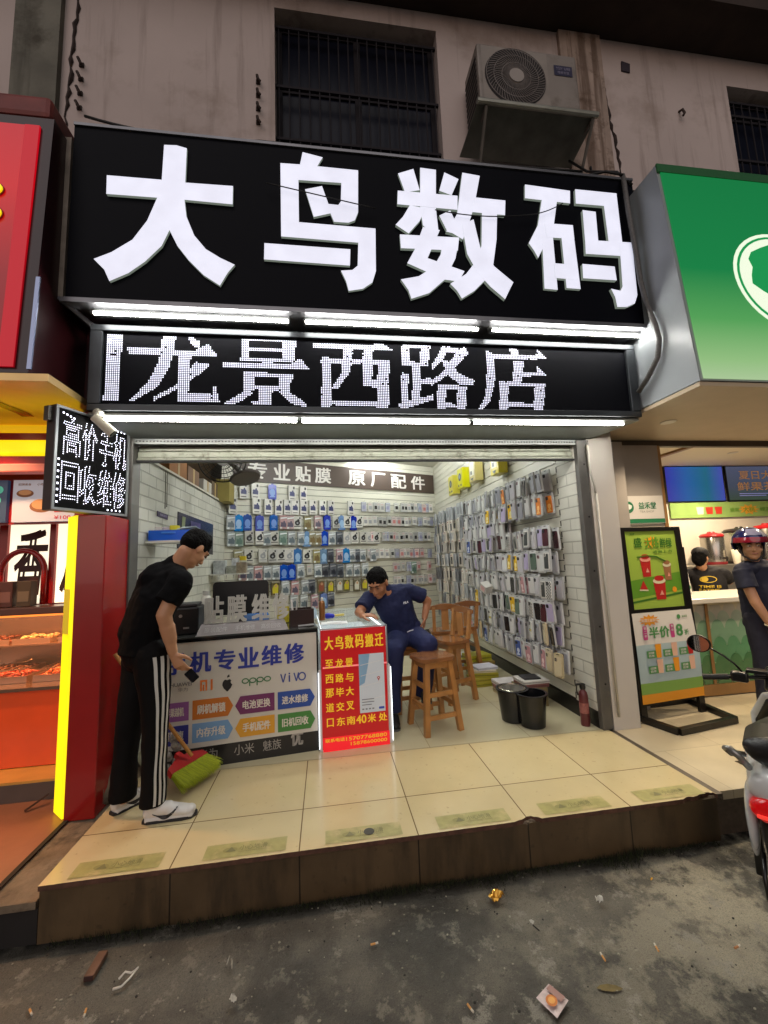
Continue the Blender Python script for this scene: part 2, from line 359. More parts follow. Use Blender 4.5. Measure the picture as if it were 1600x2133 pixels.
LED={
 'a':[[-688,3046,-586,3043,-591,2532,-685,2534],[-730,2573,-592,2569,-591,2532,-729,2533]],
 'long':[[-568,2924,-110,2908,-27,2963,47,2864,-536,2872],[-326,3044,-236,3040,-248,2916,-279,2778,-350,2640,-519,2526,-526,2541,-417,2669,-348,2821],[-174,3042,-83,2976,-75,2914,-138,2951],[-220,2894,-137,2889,-153,2600,5,2592,18,2679,54,2536,-220,2531],[-109,2825,-4,2809,-188,2644,-374,2539,-381,2562,-242,2650]],
 'jing':[[197,3038,257,3037,245,2843,193,2846],[483,3038,587,3026,562,2842,486,2844],[196,3042,587,3038,582,2997,197,3003],[243,2949,490,2946,489,2914,243,2921],[193,2869,565,2869,562,2837,193,2841],[72,2826,533,2825,607,2875,680,2786,76,2788],[343,2855,416,2848,401,2813,336,2819],[214,2761,293,2760,285,2621,207,2622],[459,2755,546,2746,530,2626,450,2627],[214,2767,554,2751,553,2720,214,2733],[207,2668,538,2660,538,2626,207,2634],[321,2648,414,2645,399,2518,299,2517,257,2547,321,2555],[221,2622,292,2616,172,2527,68,2521],[443,2627,516,2628,646,2541,646,2514,565,2518]],
 'xi':[[691,3001,1128,2990,1186,3025,1287,2963,698,2963],[757,2888,832,2882,820,2506,756,2508],[1173,2885,1261,2868,1239,2499,1151,2501],[757,2888,1265,2880,1263,2836,756,2848],[758,2568,1244,2555,1242,2515,757,2532],[918,2982,995,2977,967,2782,872,2652,827,2651,905,2780],[1065,2980,1143,2979,1126,2730,1173,2719,1171,2666,1055,2675]],
 'lu':[[1359,3011,1423,3008,1411,2842,1349,2845],[1504,3008,1576,2997,1556,2846,1488,2849],[1360,3019,1577,3014,1576,2980,1358,2986],[1350,2876,1554,2873,1552,2843,1349,2843],[1432,2847,1496,2844,1482,2571,1418,2570],[1491,2742,1572,2752,1585,2698,1489,2701],[1346,2787,1400,2781,1389,2537,1335,2536],[1310,2544,1581,2621,1578,2577,1337,2499],[1676,3023,1737,3013,1678,2905,1591,2819,1573,2840,1633,2929],[1675,2997,1815,2989,1850,3012,1879,2954,1664,2960],[1798,2982,1876,2957,1755,2824,1635,2726,1568,2691,1562,2714,1672,2810],[1653,2909,1706,2889,1802,2787,1915,2739,1896,2699,1794,2700,1703,2781],[1617,2696,1685,2689,1671,2501,1603,2500],[1772,2691,1845,2676,1829,2503,1757,2502],[1617,2702,1846,2693,1844,2658,1615,2666],[1606,2557,1829,2552,1826,2516,1604,2522]],
 'dian':[[2203,3017,2276,3011,2292,2951,2228,2954],[2014,2955,2428,2952,2441,3008,2535,2928,2011,2914],[2017,2993,2090,2953,2074,2723,2024,2572,1940,2496,1930,2512,1991,2621,2010,2772],[2242,2915,2328,2904,2290,2725,2215,2726],[2295,2822,2425,2820,2434,2866,2513,2788,2292,2783],[2108,2731,2188,2726,2162,2504,2096,2503],[2400,2727,2490,2724,2453,2508,2372,2507],[2108,2734,2487,2733,2484,2698,2105,2697],[2101,2570,2460,2565,2457,2532,2098,2533]],
}
# ================================================================ GROUND
def road_mat():
    m = pm('road', (60, 57, 50), 0.75); n = m.node_tree.nodes; L = m.node_tree.links; b = n['Principled BSDF']
    tc = n.new('ShaderNodeTexCoord')
    def noise(sc, det=8, ro=0.6, loc=(0, 0, 0)):
        a = n.new('ShaderNodeVectorMath'); a.operation = 'ADD'; a.inputs[1].default_value = loc; L.new(tc.outputs['Object'], a.inputs[0])
        t = n.new('ShaderNodeTexNoise'); t.inputs['Scale'].default_value = sc; t.inputs['Detail'].default_value = det; t.inputs['Roughness'].default_value = ro
        L.new(a.outputs[0], t.inputs['Vector']); return t.outputs['Fac']
    def rng(f, a, b_, c=0.0, d=1.0):
        r = n.new('ShaderNodeMapRange'); r.inputs[1].default_value = a; r.inputs[2].default_value = b_; r.inputs[3].default_value = c; r.inputs[4].default_value = d
        L.new(f, r.inputs[0]); return r.outputs[0]
    def mix(f, a, c):
        x = n.new('ShaderNodeMix'); x.data_type = 'RGBA'; L.new(f, x.inputs[0])
        if isinstance(a, tuple): x.inputs[6].default_value = s2l(a)+(1,)
        else: L.new(a, x.inputs[6])
        x.inputs[7].default_value = s2l(c)+(1,); return x.outputs[2]
    c = mix(rng(noise(1.7, loc=(3.1, 0.4, 0)), 0.44, 0.53), (74, 71, 64), (104, 99, 88))
    sp = n.new('ShaderNodeSeparateXYZ'); L.new(tc.outputs['Object'], sp.inputs[0])
    side = rng(sp.outputs[0], 1.3, 2.8)
    mu = n.new('ShaderNodeMath'); mu.operation = 'MULTIPLY'; L.new(side, mu.inputs[0]); L.new(rng(noise(2.6, 9, 0.68, (1, 7, 0)), 0.46, 0.52), mu.inputs[1])
    c = mix(mu.outputs[0], c, (172, 164, 142))
    c = mix(rng(noise(4.2, 9, 0.7, (0, 2.2, 0)), 0.57, 0.61, 0, 0.8), c, (150, 145, 132))
    c = mix(rng(noise(2.3, 6, 0.55, (9, 5, 0)), 0.55, 0.62, 0, 0.55), c, (56, 54, 48))
    c = mix(rng(noise(120, 3), 0.66, 0.74, 0, 0.6), c, (150, 144, 130))
    c = mix(rng(noise(60, 3, loc=(5, 5, 5)), 0.62, 0.72, 0, 0.7), c, (28, 26, 22))
    c = mix(rng(noise(230, 2, loc=(1, 8, 2)), 0.45, 0.75, 0, 0.55), c, (34, 33, 30))
    c = mix(rng(noise(9, 10, .75, (4, 1, 2)), 0.56, 0.62, 0, 0.7), c, (132, 126, 112))
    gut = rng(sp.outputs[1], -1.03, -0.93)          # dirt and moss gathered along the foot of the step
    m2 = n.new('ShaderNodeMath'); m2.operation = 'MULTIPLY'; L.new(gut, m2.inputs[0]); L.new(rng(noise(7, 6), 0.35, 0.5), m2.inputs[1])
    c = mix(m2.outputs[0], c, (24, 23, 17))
    L.new(c, b.inputs['Base Color'])
    L.new(rng(noise(2.0, 5, 0.5, (2, 2, 2)), 0.35, 0.65, 0.42, 0.85), b.inputs['Roughness'])
    bu = n.new('ShaderNodeBump'); bu.inputs['Strength'].default_value = 0.8; bu.inputs['Distance'].default_value = 0.02
    ad = n.new('ShaderNodeMath'); ad.operation = 'ADD'; L.new(noise(28, 9, 0.7), ad.inputs[0]); L.new(noise(6, 6), ad.inputs[1])
    L.new(ad.outputs[0], bu.inputs['Height']); L.new(bu.outputs[0], b.inputs['Normal'])
    return m
b = MB(); NX, NY = 70, 40
from mathutils import noise as mnoise
vs = []
xs = [-60, -20, -8, -4] + [-3+0.1*i for i in range(81)] + [6, 9, 20, 60]
ys = [-60, -20, -8, -5] + [-4+0.1*i for i in range(36)] + [0.5, 6, 30]
for y in ys:
    for x in xs:
        hh = 0.012*mnoise.noise(V((x*1.3, y*1.3, 0))) + 0.006*mnoise.noise(V((x*4, y*4, 3))) if abs(x) < 7 and -4.5 < y < 0 else 0
        vs.append((x, y, -0.248+hh))
nx = len(xs)
b.mesh(vs, [(j*nx+i, j*nx+i+1, (j+1)*nx+i+1, (j+1)*nx+i) for j in range(len(ys)-1) for i in range(nx-1)])
struct(b.build('road', road_mat(), smooth=180))
# raised tiled step in front of the shop
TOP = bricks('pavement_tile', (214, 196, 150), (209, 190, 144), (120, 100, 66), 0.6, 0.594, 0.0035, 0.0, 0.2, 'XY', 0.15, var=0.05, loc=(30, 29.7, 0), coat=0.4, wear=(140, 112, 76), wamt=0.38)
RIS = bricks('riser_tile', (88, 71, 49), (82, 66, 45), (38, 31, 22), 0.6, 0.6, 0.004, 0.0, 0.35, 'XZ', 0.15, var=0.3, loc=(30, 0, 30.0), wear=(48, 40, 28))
b = MB()
def ragged(x0, x1, y):
    """front edge of the slab, with the two broken places"""
    o = []; x = x0; rr = random.Random(3)
    while x < x1-1e-6:
        d = 0.0
        for cx, ww, dp in ((1.82, 0.05, 0.035), (1.76, 0.03, 0.015), (2.90, 0.10, 0.035), (2.78, 0.05, 0.016), (0.33, 0.015, 0.004)):
            if abs(x-cx) < ww: d = max(d, dp*(1-abs(x-cx)/ww)**0.5*rr.uniform(0.7, 1.1))
        o.append((x, y+d+rr.uniform(0, 0.0012))); x += 0.012
    return o + [(x1, y)]
edge = ragged(-0.56, 2.95, -0.945)
b.prism(edge+[(2.95, -0.006), (-0.56, -0.006)], -0.022, 0.0, None, 0, 2)
b.box(-0.558, 2.948, -0.934, -0.008, -0.26, -0.0225, mi=1)
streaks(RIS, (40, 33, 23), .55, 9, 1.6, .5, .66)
struct(b.build('pavement', [TOP, RIS, pm('tile_edge_shadow', (88, 58, 44), .7, var=.4, vs=30)]))  # slab sides coloured dark for the shadow line under the tile edge
b = MB(); b.box(-0.7, 2.9, -0.004, 5.0, -0.05, 0.001)
struct(b.build('floor', bricks('floor_tile', (200, 190, 156), (196, 186, 152), (150, 136, 100), 0.8, 0.8, 0.002, 0.0, 0.2, 'XY', 0.05, var=0.02, loc=(20.1, 20, 0), coat=0.15)))
# left neighbour's ground, with its concrete strip and kerb face
REDT = pm('red_floor_tile', (140, 94, 72), 0.3, var=0.2, vs=4, bump=0.05, bs=20)
CONC = pm('rough_concrete', (128, 112, 92), 0.85, var=0.35, vs=9, bump=0.6, bs=30, stain=(60, 52, 42), ss=5)
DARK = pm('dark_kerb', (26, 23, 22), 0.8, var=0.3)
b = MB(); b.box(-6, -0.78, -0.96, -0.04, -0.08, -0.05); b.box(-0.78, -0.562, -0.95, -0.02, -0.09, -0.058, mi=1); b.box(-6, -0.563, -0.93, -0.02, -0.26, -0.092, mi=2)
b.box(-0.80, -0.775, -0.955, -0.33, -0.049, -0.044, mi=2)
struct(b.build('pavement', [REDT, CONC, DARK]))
# right neighbour's floor with the dark stone strip between
RF = bricks('drink_floor', (196, 182, 152), (188, 174, 146), (150, 136, 108), 0.9, 0.9, 0.002, 0.5, 0.3, 'XY', 0.05, var=0.1, loc=(20.3, 20.2, 0))
b = MB(); b.box(3.0, 3.24, -0.90, 0.0, -0.06, -0.012); b.box(3.24, 3.42, -0.90, 0.0, -0.06, -0.012); b.box(3.42, 9.5, -0.62, 0.0, -0.06, -0.012); b.box(3.24, 9.5, 0.0, 2.6, -0.06, -0.012)
b.box(2.952, 2.998, -0.93, -0.03, -0.06, -0.006, mi=1); b.box(2.952, 3.415, -0.895, -0.44, -0.26, -0.062, mi=1); b.box(3.42, 9.5, -0.61, -0.3, -0.26, -0.062, mi=1)
struct(b.build('pavement', [RF, pm('granite_strip', (84, 72, 60), 0.5, var=0.3, vs=40)]))
# ================================================================ SHOP BUILDING
PLAS = pm('pink_plaster', (188, 174, 169), 0.9, var=0.08, vs=1.5, bump=0.10, bs=25, stain=(150, 134, 124), ss=0.9)
streaks(PLAS, (118, 102, 94), .55)
PIER = pm('stained_pier', (112, 110, 100), 0.9, var=0.3, vs=3, bump=0.2, stain=(70, 66, 56), ss=2.5)
PIERW = pm('streaked_pier', (158, 140, 128), 0.9, var=0.25, vs=5, bump=0.2, stain=(84, 66, 52), ss=6)
streaks(PIER, (60, 58, 50), .6); streaks(PIERW, (84, 64, 50), .75, 12, .5, .5, .62)
DK = pm('dark_eave', (52, 40, 34), 0.9, var=0.3, vs=5)
bl = thing('shop_building', 'pale plaster two-storey building holding the phone repair shop under a dark eave', 'building', (1.15, 0, 0))
b = MB()
def wallrun(x0, x1, z0, z1): b.box(x0, x1, 0.0, 0.25, z0, z1)
wallrun(-8, 0.41, 2.62, 6.52); wallrun(0.41, 1.89, 2.62, 4.3); wallrun(0.41, 1.89, 6.33, 6.52); wallrun(1.89, 5.0, 2.72, 6.52); wallrun(5.0, 6.6, 2.72, 4.6); wallrun(5.0, 6.6, 6.18, 6.52); wallrun(6.6, 12, 2.72, 6.52)
b.build('upper_wall', PLAS, bl)
b = MB(); b.box(-1.60, -1.27, -0.05, -0.001, 2.7, 6.5); b.build('pier', PIER, bl)
b = MB(); b.box(3.12, 3.56, -0.04, -0.001, 2.7, 6.5); b.build('pier', PIERW, bl)
for xa, xb in ((-1.16, -1.24), (3.52, 3.74)):
    rr = random.Random(5); b = MB(); pts = [(xb+(xa-xb)*(1-k/40)+rr.uniform(-.012, .012), -0.004, 6.5-2.3*k/40) for k in range(41)]
    b.tube(pts, [rr.uniform(.006, .020) for _ in pts], 6)
    b.build('dark_seam', pm('dark_seam_line', (52, 40, 36), 0.9, var=0.4, vs=30), bl)  # plain dark seam by the left pier, rust seam by the right
b = MB(); b.box(-8, 12, -0.36, 0.4, 6.525, 6.75); b.box(-8, 12, -0.40, -0.362, 6.50, 6.78); b.build('eave', DK, bl)
PANE = pm('dark_glass', (20, 23, 36), 0.35, spec=0.12)
IRON = pm('dark_iron', (46, 44, 48), 0.8, spec=.1)
CURT = pm('dim_curtain', (52, 50, 56), 0.9, var=0.3, vs=4)
for x0, x1, z0, z1 in ((0.41, 1.89, 4.3, 6.33), (5.0, 6.6, 4.6, 6.18)):
    b = MB()
    for a in ((x0, x0+.05, z0, z1), (x1-.05, x1, z0, z1), (x0+.05, x1-.05, z1-.05, z1), ((x0+x1)/2-.03, (x0+x1)/2+.03, z0, z1-.05), (x0+.05, (x0+x1)/2-.03, z0+1.35, z0+1.4), ((x0+x1)/2+.03, x1-.05, z0+1.35, z0+1.4)):
        b.box(a[0], a[1], 0.14, 0.18, a[2], a[3])
    wf = b.build('window', IRON, bl)
    b = MB(); b.box(x0+.05, x1-.05, 0.155, 0.165, z0, z1-.05); b.build('pane', PANE, wf)
    b = MB()
    for k in range(17): b.cyl((x0+.03+(x1-x0-.06)*k/16, 0.06, z0), (x0+.03+(x1-x0-.06)*k/16, 0.06, z1-.12), 0.007, n=6)
    for z in (z0+.25, z0+.78, z0+1.3, z1-.12): b.box(x0, x1, 0.05, 0.075, z-.012, z+.012)
    b.build('grille', IRON, wf)
    b = MB(); 
    for cx in (x0+.62, x1-.30):
        vs = []
        for k in range(13):
            xx = cx-.12+.02*k
            vs += [(xx, 0.30+.02*math.sin(k*1.7), z0), (xx, 0.30+.02*math.sin(k*1.7), z0+1.3)]
        b.mesh(vs, [(2*k, 2*k+2, 2*k+3, 2*k+1) for k in range(12)])
    b.build('curtain', CURT, wf)
b = MB(); b.box(-1.0, 7.5, 0.5, 0.55, 2.8, 6.5); b.build('inner_partition', pm('black_room', (12, 11, 12), 0.9), bl)
# ---- the room behind the shutter
WBRK = bricks('white_foam_brick', (206, 205, 194), (199, 198, 187), (168, 167, 156), 0.30, 0.10, 0.006, 0.5, 0.6, 'YZ', 0.8, var=0.12)
WBRX = bricks('white_foam_brick_face', (206, 205, 194), (199, 198, 187), (168, 167, 156), 0.30, 0.10, 0.006, 0.5, 0.6, 'XZ', 0.8, var=0.12)
SLAT = pm('white_slat', (205, 203, 188), 0.35, var=0.05, vs=3)
GAP = pm('slat_gap', (70, 66, 58), 0.8)
CEIL = pm('ceiling_white', (205, 202, 190), 0.8, var=0.04)
LX, RX = -0.70, 2.90
BA, BT = V((-0.70, 3.03, 0)), V((3.6, 1.57, 0)).normalized(); BL = math.hypot(3.6, 1.57)
BANG = math.atan2(1.57, 3.6); BN = V((BT.y, -BT.x, 0))
FB = frame(BA, BT)                                   # back wall frame: local x along the wall, y up, z into the room
FRW = frame((RX, 0, 0), (0, -1, 0))                  # right wall frame: local x = -world y, z into the room
FLW = frame((LX, 0, 0), (0, 1, 0))
b = MB(); b.box(LX-.1, LX, 0.03, 3.2, 0.0, 2.30); b.build('left_wall', WBRK, bl)
b = MB(); b.box(LX-.8, LX+.0, 0.40, 3.4, 2.301, 2.34); b.build('storage_ledge', SLAT, bl)
b = MB(); b.box(LX-.85, LX-.8, 0.40, 3.4, 2.30, 3.2); b.box(LX-.8, LX-.0, 3.2, 3.3, 2.341, 3.2); b.box(LX-.8, LX-.1, 0.40, 0.43, 2.341, 3.2); b.box(LX-.1, LX, .03, .43, 2.302, 3.2); b.build('storage_back', pm('brown_board', (104, 86, 66), 0.8, var=0.3), bl)
b = MB(); b.box(LX-.85, RX+.1, 0.02, 5.0, 3.2, 3.3); b.build('ceiling', CEIL, bl)
b = MB()
for k in range(31):
    z0 = 0.10+k*0.10; b.prism([(-.05, z0+.004), (BL+.05, z0+.004), (BL+.05, z0+.096), (-.05, z0+.096)], -0.02, 0.0, FB)
b.prism([(-.05, 0), (BL+.05, 0), (BL+.05, 3.2), (-.05, 3.2)], -0.06, -0.021, FB, 1)
b.build('back_slat_wall', [SLAT, GAP], bl)
b = MB()
for k in range(31):
    z0 = 0.14+k*0.10; b.prism([(-4.75, z0+.004), (-0.30, z0+.004), (-0.30, z0+.096), (-4.75, z0+.096)], -0.02, 0.0, FRW)
b.prism([(-4.75, 0.14), (-0.30, 0.14), (-0.30, 3.2), (-4.75, 3.2)], -0.06, -0.021, FRW, 1)
b.build('side_slat_wall', [SLAT, GAP], bl)
b = MB(); b.prism([(-4.75, 0.0), (-0.02, 0.0), (-0.02, 0.13), (-4.75, 0.13)], -0.06, 0.002, FRW); b.build('baseboard', pm('black_base', (14, 14, 14), 0.4), bl)
b = MB(); b.prism([(-0.297, 0.135), (-0.02, 0.135), (-0.02, 2.6), (-0.297, 2.6)], -0.06, 0.006, FRW); b.build('brick_facing', WBRK, bl)
b = MB()
for k in range(30): b.prism([(-0.303, 0.15+.1*k), (-0.290, 0.15+.1*k), (-0.290, 0.20+.1*k), (-0.303, 0.20+.1*k)], 0.0, 0.009, FRW)
b.build('edge_trim', pm('trim_dark', (52, 48, 42), 0.6), bl)
b = MB(); b.box(-0.62, 2.9, 0.28, 0.34, 2.42, 3.2); b.build('lintel', PLAS, bl)
b = MB(); b.mesh([(-0.78, -0.32, 2.435), (3.27, -0.32, 2.435), (3.02, 0.0, 2.37), (-0.70, 0.0, 2.37), (-0.78, -0.32, 2.452), (3.27, -0.32, 2.452), (3.02, 0.0, 2.60), (-0.70, 0.0, 2.60)], [(0, 1, 2, 3), (4, 7, 6, 5), (0, 4, 5, 1), (2, 6, 7, 3), (0, 3, 7, 4), (1, 5, 6, 2)])
b.build('soffit', pm('soffit_metal', (132, 138, 134), 0.35, metal=0.3, var=0.12), bl)
b = MB(); b.box(-0.30, -0.29, 0.02, 0.028, 2.0, 2.1)
b.bm.free()
# dark corner between the two shop fronts on the left, and concrete stub at the pillar foot
b = MB(); b.box(-0.93, -0.72, -0.10, 0.0, 1.7, 3.4); b.build('corner_panel', pm('dark_red_panel', (58, 22, 26), 0.35), bl)
st = MB(); rr = random.Random(2)
for k in range(7): st.ell((-0.70+.03*k*0.6, -0.24+.045*k, 0.0+.02*rr.random()), (.07, .06, .07+.06*rr.random()), n=10)
o = st.build('rubble_mound', CONC, None, smooth=180); o['kind'] = 'stuff'
# ================================================================ ROLLER SHUTTER
ALU = pm('grey_alu', (112, 115, 112), 0.35, metal=0.6, var=0.12, vs=10)
GUIDE = pm('shutter_guide', (104, 102, 98), 0.45, metal=0.5, var=0.2, vs=5)
CREAM = pm('shutter_cream', (140, 143, 128), 0.4, metal=0.3, var=0.08, vs=12, stain=(96, 94, 80), ss=14)
sh = thing('roller_shutter', 'raised roller shutter with a pale bottom bar above the open shop front', 'shutter', (1.15, 0.04, 0))
b = MB()
for k in range(3):
    z = 2.285+.045*k; b.box(-0.62, 2.9, 0.05+.006*(k % 2), 0.075, z, z+.043, bev=.008)
b.build('slat_curtain', CREAM, sh)
b = MB(); b.box(-0.62, 2.9, 0.035, 0.085, 2.235, 2.283, bev=.006); b.box(-0.62, 2.9, 0.02, 0.09, 2.205, 2.232, bev=.004); b.build('bottom_bar', CREAM, sh)
b = MB(); b.box(-0.62, 2.9, 0.015, 0.032, 2.195, 2.212); b.build('rubber_seal', pm('rubber', (18, 18, 18), 0.7), sh)
for x0, x1 in ((-0.70, -0.622), (2.902, 2.985)):
    b = MB(); b.box(x0, x1, -0.03, 0.10, 0.002, 2.36, bev=.004)
    g = b.build('guide_rail', GUIDE, sh)
    b = MB()
    for k in range(5): b.cyl(((x0+x1)/2+.01, -.033, .35+.45*k), ((x0+x1)/2+.01, -.029, .35+.45*k), .008, n=8)
    b.build('screw', pm('screw_dark', (30, 28, 26), .5, metal=.5), g)
b = MB(); b.box(-0.70, 3.02, -0.02, 0.012, 2.325, 2.365)
hd = b.build('header_rail', ALU, sh)
b = MB()
for k in range(150): b.box(-0.66+.0243*k, -0.66+.0243*k+.012, -0.022, -0.0205, 2.34, 2.352)
b.build('perforation', pm('perf_dark', (40, 44, 42), .6), hd)
# ================================================================ SIGNS AND LAMPS OF THE FRONT
BLK = pm('sign_black', (8, 9, 17), 0.45, spec=.06)
TRIM = pm('sign_trim', (120, 120, 124), 0.3, metal=0.7, var=0.15)
GLOWL = emit_uneven('letter_glow', (226, 229, 246), 0.74, 0.90, 1.06, 6.0)
SIDE = pm('letter_return', (150, 160, 150), 0.4, em=(190, 205, 190), es=0.25)
sg = thing('shop_sign', 'big black sign board with four glowing white characters above the open shop', 'shop sign', (1.24, -0.25, 3.15))
b = MB(); b.box(-0.88, 3.34, -0.45, -0.02, 3.165, 4.44); b.build('board', BLK, sg)
b = MB(); b.box(-0.88, 3.34, -0.462, -0.05, 4.441, 4.462); b.box(-0.90, 3.36, -0.470, -0.451, 3.140, 3.172); b.box(-0.88, 3.34, -0.45, -0.05, 3.142, 3.163)
b.build('edge_trim', TRIM, sg)
b = MB(); b.box(-0.955, -0.90, -0.44, -0.40, 3.19, 4.36); b.build('side_strip', pm('old_strip', (150, 138, 126), 0.6, var=0.3, vs=9), sg)
b = MB(); b.tube([(-0.93, -0.43, 3.19), (-0.74, -0.30, 3.03)], 0.018, 6); b.tube([(-0.93, -0.10, 3.19), (-0.93, -0.43, 3.19)], .012, 6); b.build('bracket', TRIM, sg)
b = MB(); b.box(3.342, 3.42, -0.40, -0.05, 3.3, 4.42); b.build('end_panel', pm('end_panel', (52, 48, 46), 0.6, var=0.4), sg)
for key in ('da', 'niao', 'shu', 'ma'):
    b = MB()
    for i, pl in enumerate(BIG[key]):
        pts = [(pl[k]/1000, pl[k+1]/1000) for k in range(0, len(pl), 2)]
        b.prism(pts, 0.455, 0.474+.0007*i, frame((0, 0, 0), (1, 0, 0)), 0, 1)
    b.build('sign_letter', [GLOWL, SIDE], sg)
# LED matrix screen
def in_poly(x, y, P):
    c = False; n = len(P); j = n-1
    for i in range(n):
        if (P[i][1] > y) != (P[j][1] > y) and x < (P[j][0]-P[i][0])*(y-P[i][1])/(P[j][1]-P[i][1]) + P[i][0]: c = not c
        j = i
    return c
LEDM = pm('led_white', (235, 235, 255), 0.3, em=(232, 234, 255), es=1.15, nols=True)
LEDB = pm('led_panel', (8, 9, 15), 0.6, spec=.06)
ls = thing('led_screen', 'long black dot matrix screen showing white characters between two rows of tubes', 'screen', (1.25, -0.2, 2.46))
b = MB(); b.box(-0.78, 3.28, -0.315, -0.02, 2.462, 3.065); b.build('housing', pm('led_housing', (44, 46, 50), 0.4, metal=0.4, var=0.2), ls)
b = MB(); b.box(-0.70, 3.20, -0.322, -0.3155, 2.51, 3.02); b.build('panel', LEDB, ls)
b = MB()
for a in ((-0.78, 3.28, 3.022, 3.066), (-0.78, 3.28, 2.46, 2.506), (-0.78, -0.702, 2.507, 3.021), (3.202, 3.28, 2.507, 3.021)): b.box(a[0], a[1], -0.345, -0.316, a[2], a[3], bev=.004)
b.build('frame', pm('led_frame', (58, 62, 66), 0.35, metal=0.5, var=0.2), ls)
P = 0.0128; rr = random.Random(11); dots = MB(); off = MB()
polys = []
for key in LED:
    for pl in LED[key]:
        q = [(pl[k]/1000, pl[k+1]/1000) for k in range(0, len(pl), 2)]
        polys.append((q, min(a[0] for a in q), max(a[0] for a in q), min(a[1] for a in q), max(a[1] for a in q)))
for j in range(int((3.015-2.515)/P)):
    for i in range(int(3.88/P)):
        x, z = -0.69+i*P, 2.516+j*P
        if x > 2.62: continue
        if any(a <= x <= c and d <= z <= e and in_poly(x, z, q) for q, a, c, d, e in polys) and rr.random() > 0.012:
            h = P*0.31; dots.face([(x-h, -0.3235, z-h), (x+h, -0.3235, z-h), (x+h, -0.3235, z+h), (x-h, -0.3235, z+h)])
for (x, z) in ((-0.672, 2.965), (-0.66, 2.965), (-0.672, 2.953), (-0.66, 2.941)):
    h = P*.33; dots.face([(x-h, -0.3235, z-h), (x+h, -0.3235, z-h), (x+h, -0.3235, z+h), (x-h, -0.3235, z+h)])
dots.build('lettering', LEDM, ls)
# fluorescent battens
TUBE = pm('tube_glow', (255, 255, 255), 0.3, em=(255, 252, 244), es=66.0)
BATT = pm('batten', (92, 94, 94), 0.35, metal=0.2, var=0.1)
def lamp(x0, x1, y, z, label, group, zb):
    t = thing('light_tube', label, 'light', ((x0+x1)/2, y, z), 0, group)
    b = MB(); b.tube([(x0+.012, y, z), (x1-.012, y, z)], 0.0105, 10); b.build('tube', TUBE, t, smooth=60)
    b = MB(); b.box(x0, x1, y-.012+.03, y+.05, z-.004, zb, bev=.003); b.build('batten', BATT, t)
    for xe in (x0, x1):
        b = MB(); b.cyl((xe-.004, y, z), (xe+.014 if xe == x0 else xe+.004, y, z), .015, n=10); b.build('end_cap', BATT, t)
for (x0, x1), wd in zip(((-0.73, 0.545), (0.64, 1.93), (2.02, 3.32)), ('with its end by the red shop', 'in the middle of its row', 'with its end by the green sign')):
    lamp(x0, x1, -0.425, 3.095, 'lit white tube under the big sign board, '+wd, 'tubes under the sign board', 3.138)
for (x0, x1), wd in zip(((-0.70, 0.585), (0.60, 1.86), (1.875, 3.14)), ('nearest the small camera', 'over the middle of the opening', 'nearest the white column')):
    lamp(x0, x1, -0.305, 2.412, 'lit white tube below the dot matrix screen, '+wd, 'tubes under the screen', 2.4345)
# dark clips between the upper battens
# ---- blade sign of LED dots on the left jamb
A0, A1 = V((-0.865, -0.50, 0)), V((-0.645, -0.045, 0)); bd = (A1-A0); BW = bd.length; FBL = frame((A0.x, A0.y, 1.785), bd)
bs = thing('dotted_sign', 'tilted black square sign of white light dots standing out beside the shutter', 'sign', (-0.75, -0.28, 1.78))
b = MB(FBL); b.box(0, BW, 0, 0.655, -0.075, -0.004); b.build('casing', pm('sign_casing', (66, 60, 64), 0.5, var=0.2), bs)
b = MB(FBL); b.box(0.016, BW-.016, 0.016, 0.639, -0.0038, -0.001); b.build('panel', pm('panel_black', (9, 9, 11), 0.5, spec=.08), bs)
b = MB(FBL)
for a in ((0, BW, 0, .015), (0, BW, .640, .655), (0, .015, .0155, .6395), (BW-.015, BW, .0155, .6395)): b.box(a[0], a[1], a[2], a[3], -0.0037, 0.006)
b.build('frame', pm('steel_frame', (150, 154, 158), 0.35, metal=0.6), bs)
b = MB(FBL); b.box(BW+.001, BW+.045, 0.02, 0.66, -0.03, -0.005); b.box(-.03, -.001, .55, .64, -.06, -.02); b.build('mount', GUIDE, bs)
d = MB(FBL)
def star(x, y, h=0.0036): d.face([(x-h, y-h, .001), (x+h, y-h, .001), (x+h, y+h, .001), (x-h, y+h, .001)])
def outline(tx, x0, x1, y0, y1, st=0.0115):
    vs, fs, _ = text_geo(tx, 0.0); cnt = {}
    for f in fs:
        for i in range(len(f)):
            e = tuple(sorted((f[i], f[(i+1) % len(f)]))); cnt[e] = cnt.get(e, 0)+1
    done = []
    for (a, c), k in cnt.items():
        if k != 1: continue
        p, q = V((x0+(x1-x0)*vs[a][0], y0+(y1-y0)*vs[a][1], 0)), V((x0+(x1-x0)*vs[c][0], y0+(y1-y0)*vs[c][1], 0))
        m = max(1, int((q-p).length/0.004))
        for i in range(m):
            r_ = p.lerp(q, i/m)
            if all((r_-o).length > st for o in done[-400:]): done.append(r_); star(r_.x, r_.y, .0027)
for tx, x0, x1, y0, y1 in (('高', .050, .158, .350, .590), ('价', .168, .268, .345, .590), ('回', .050, .155, .060, .305), ('收', .165, .268, .055, .305), ('手', .288, .378, .330, .575), ('机', .388, .484, .330, .575), ('维', .285, .380, .050, .300), ('修', .388, .486, .050, .300)):
    outline(tx, x0, x1, y0, y1)
for k in range(8): star(.030, .05+.038*k, .0055)
for k in range(4): star(.045+.022*k, .615-.006*k, .0055); star(.39+.025*k, .60, .005); star(.36+.03*k, .032, .005)
d.build('lettering', pm('led_dot', (240, 238, 255), 0.3, em=(238, 236, 255), es=3.2, nols=True), bs)
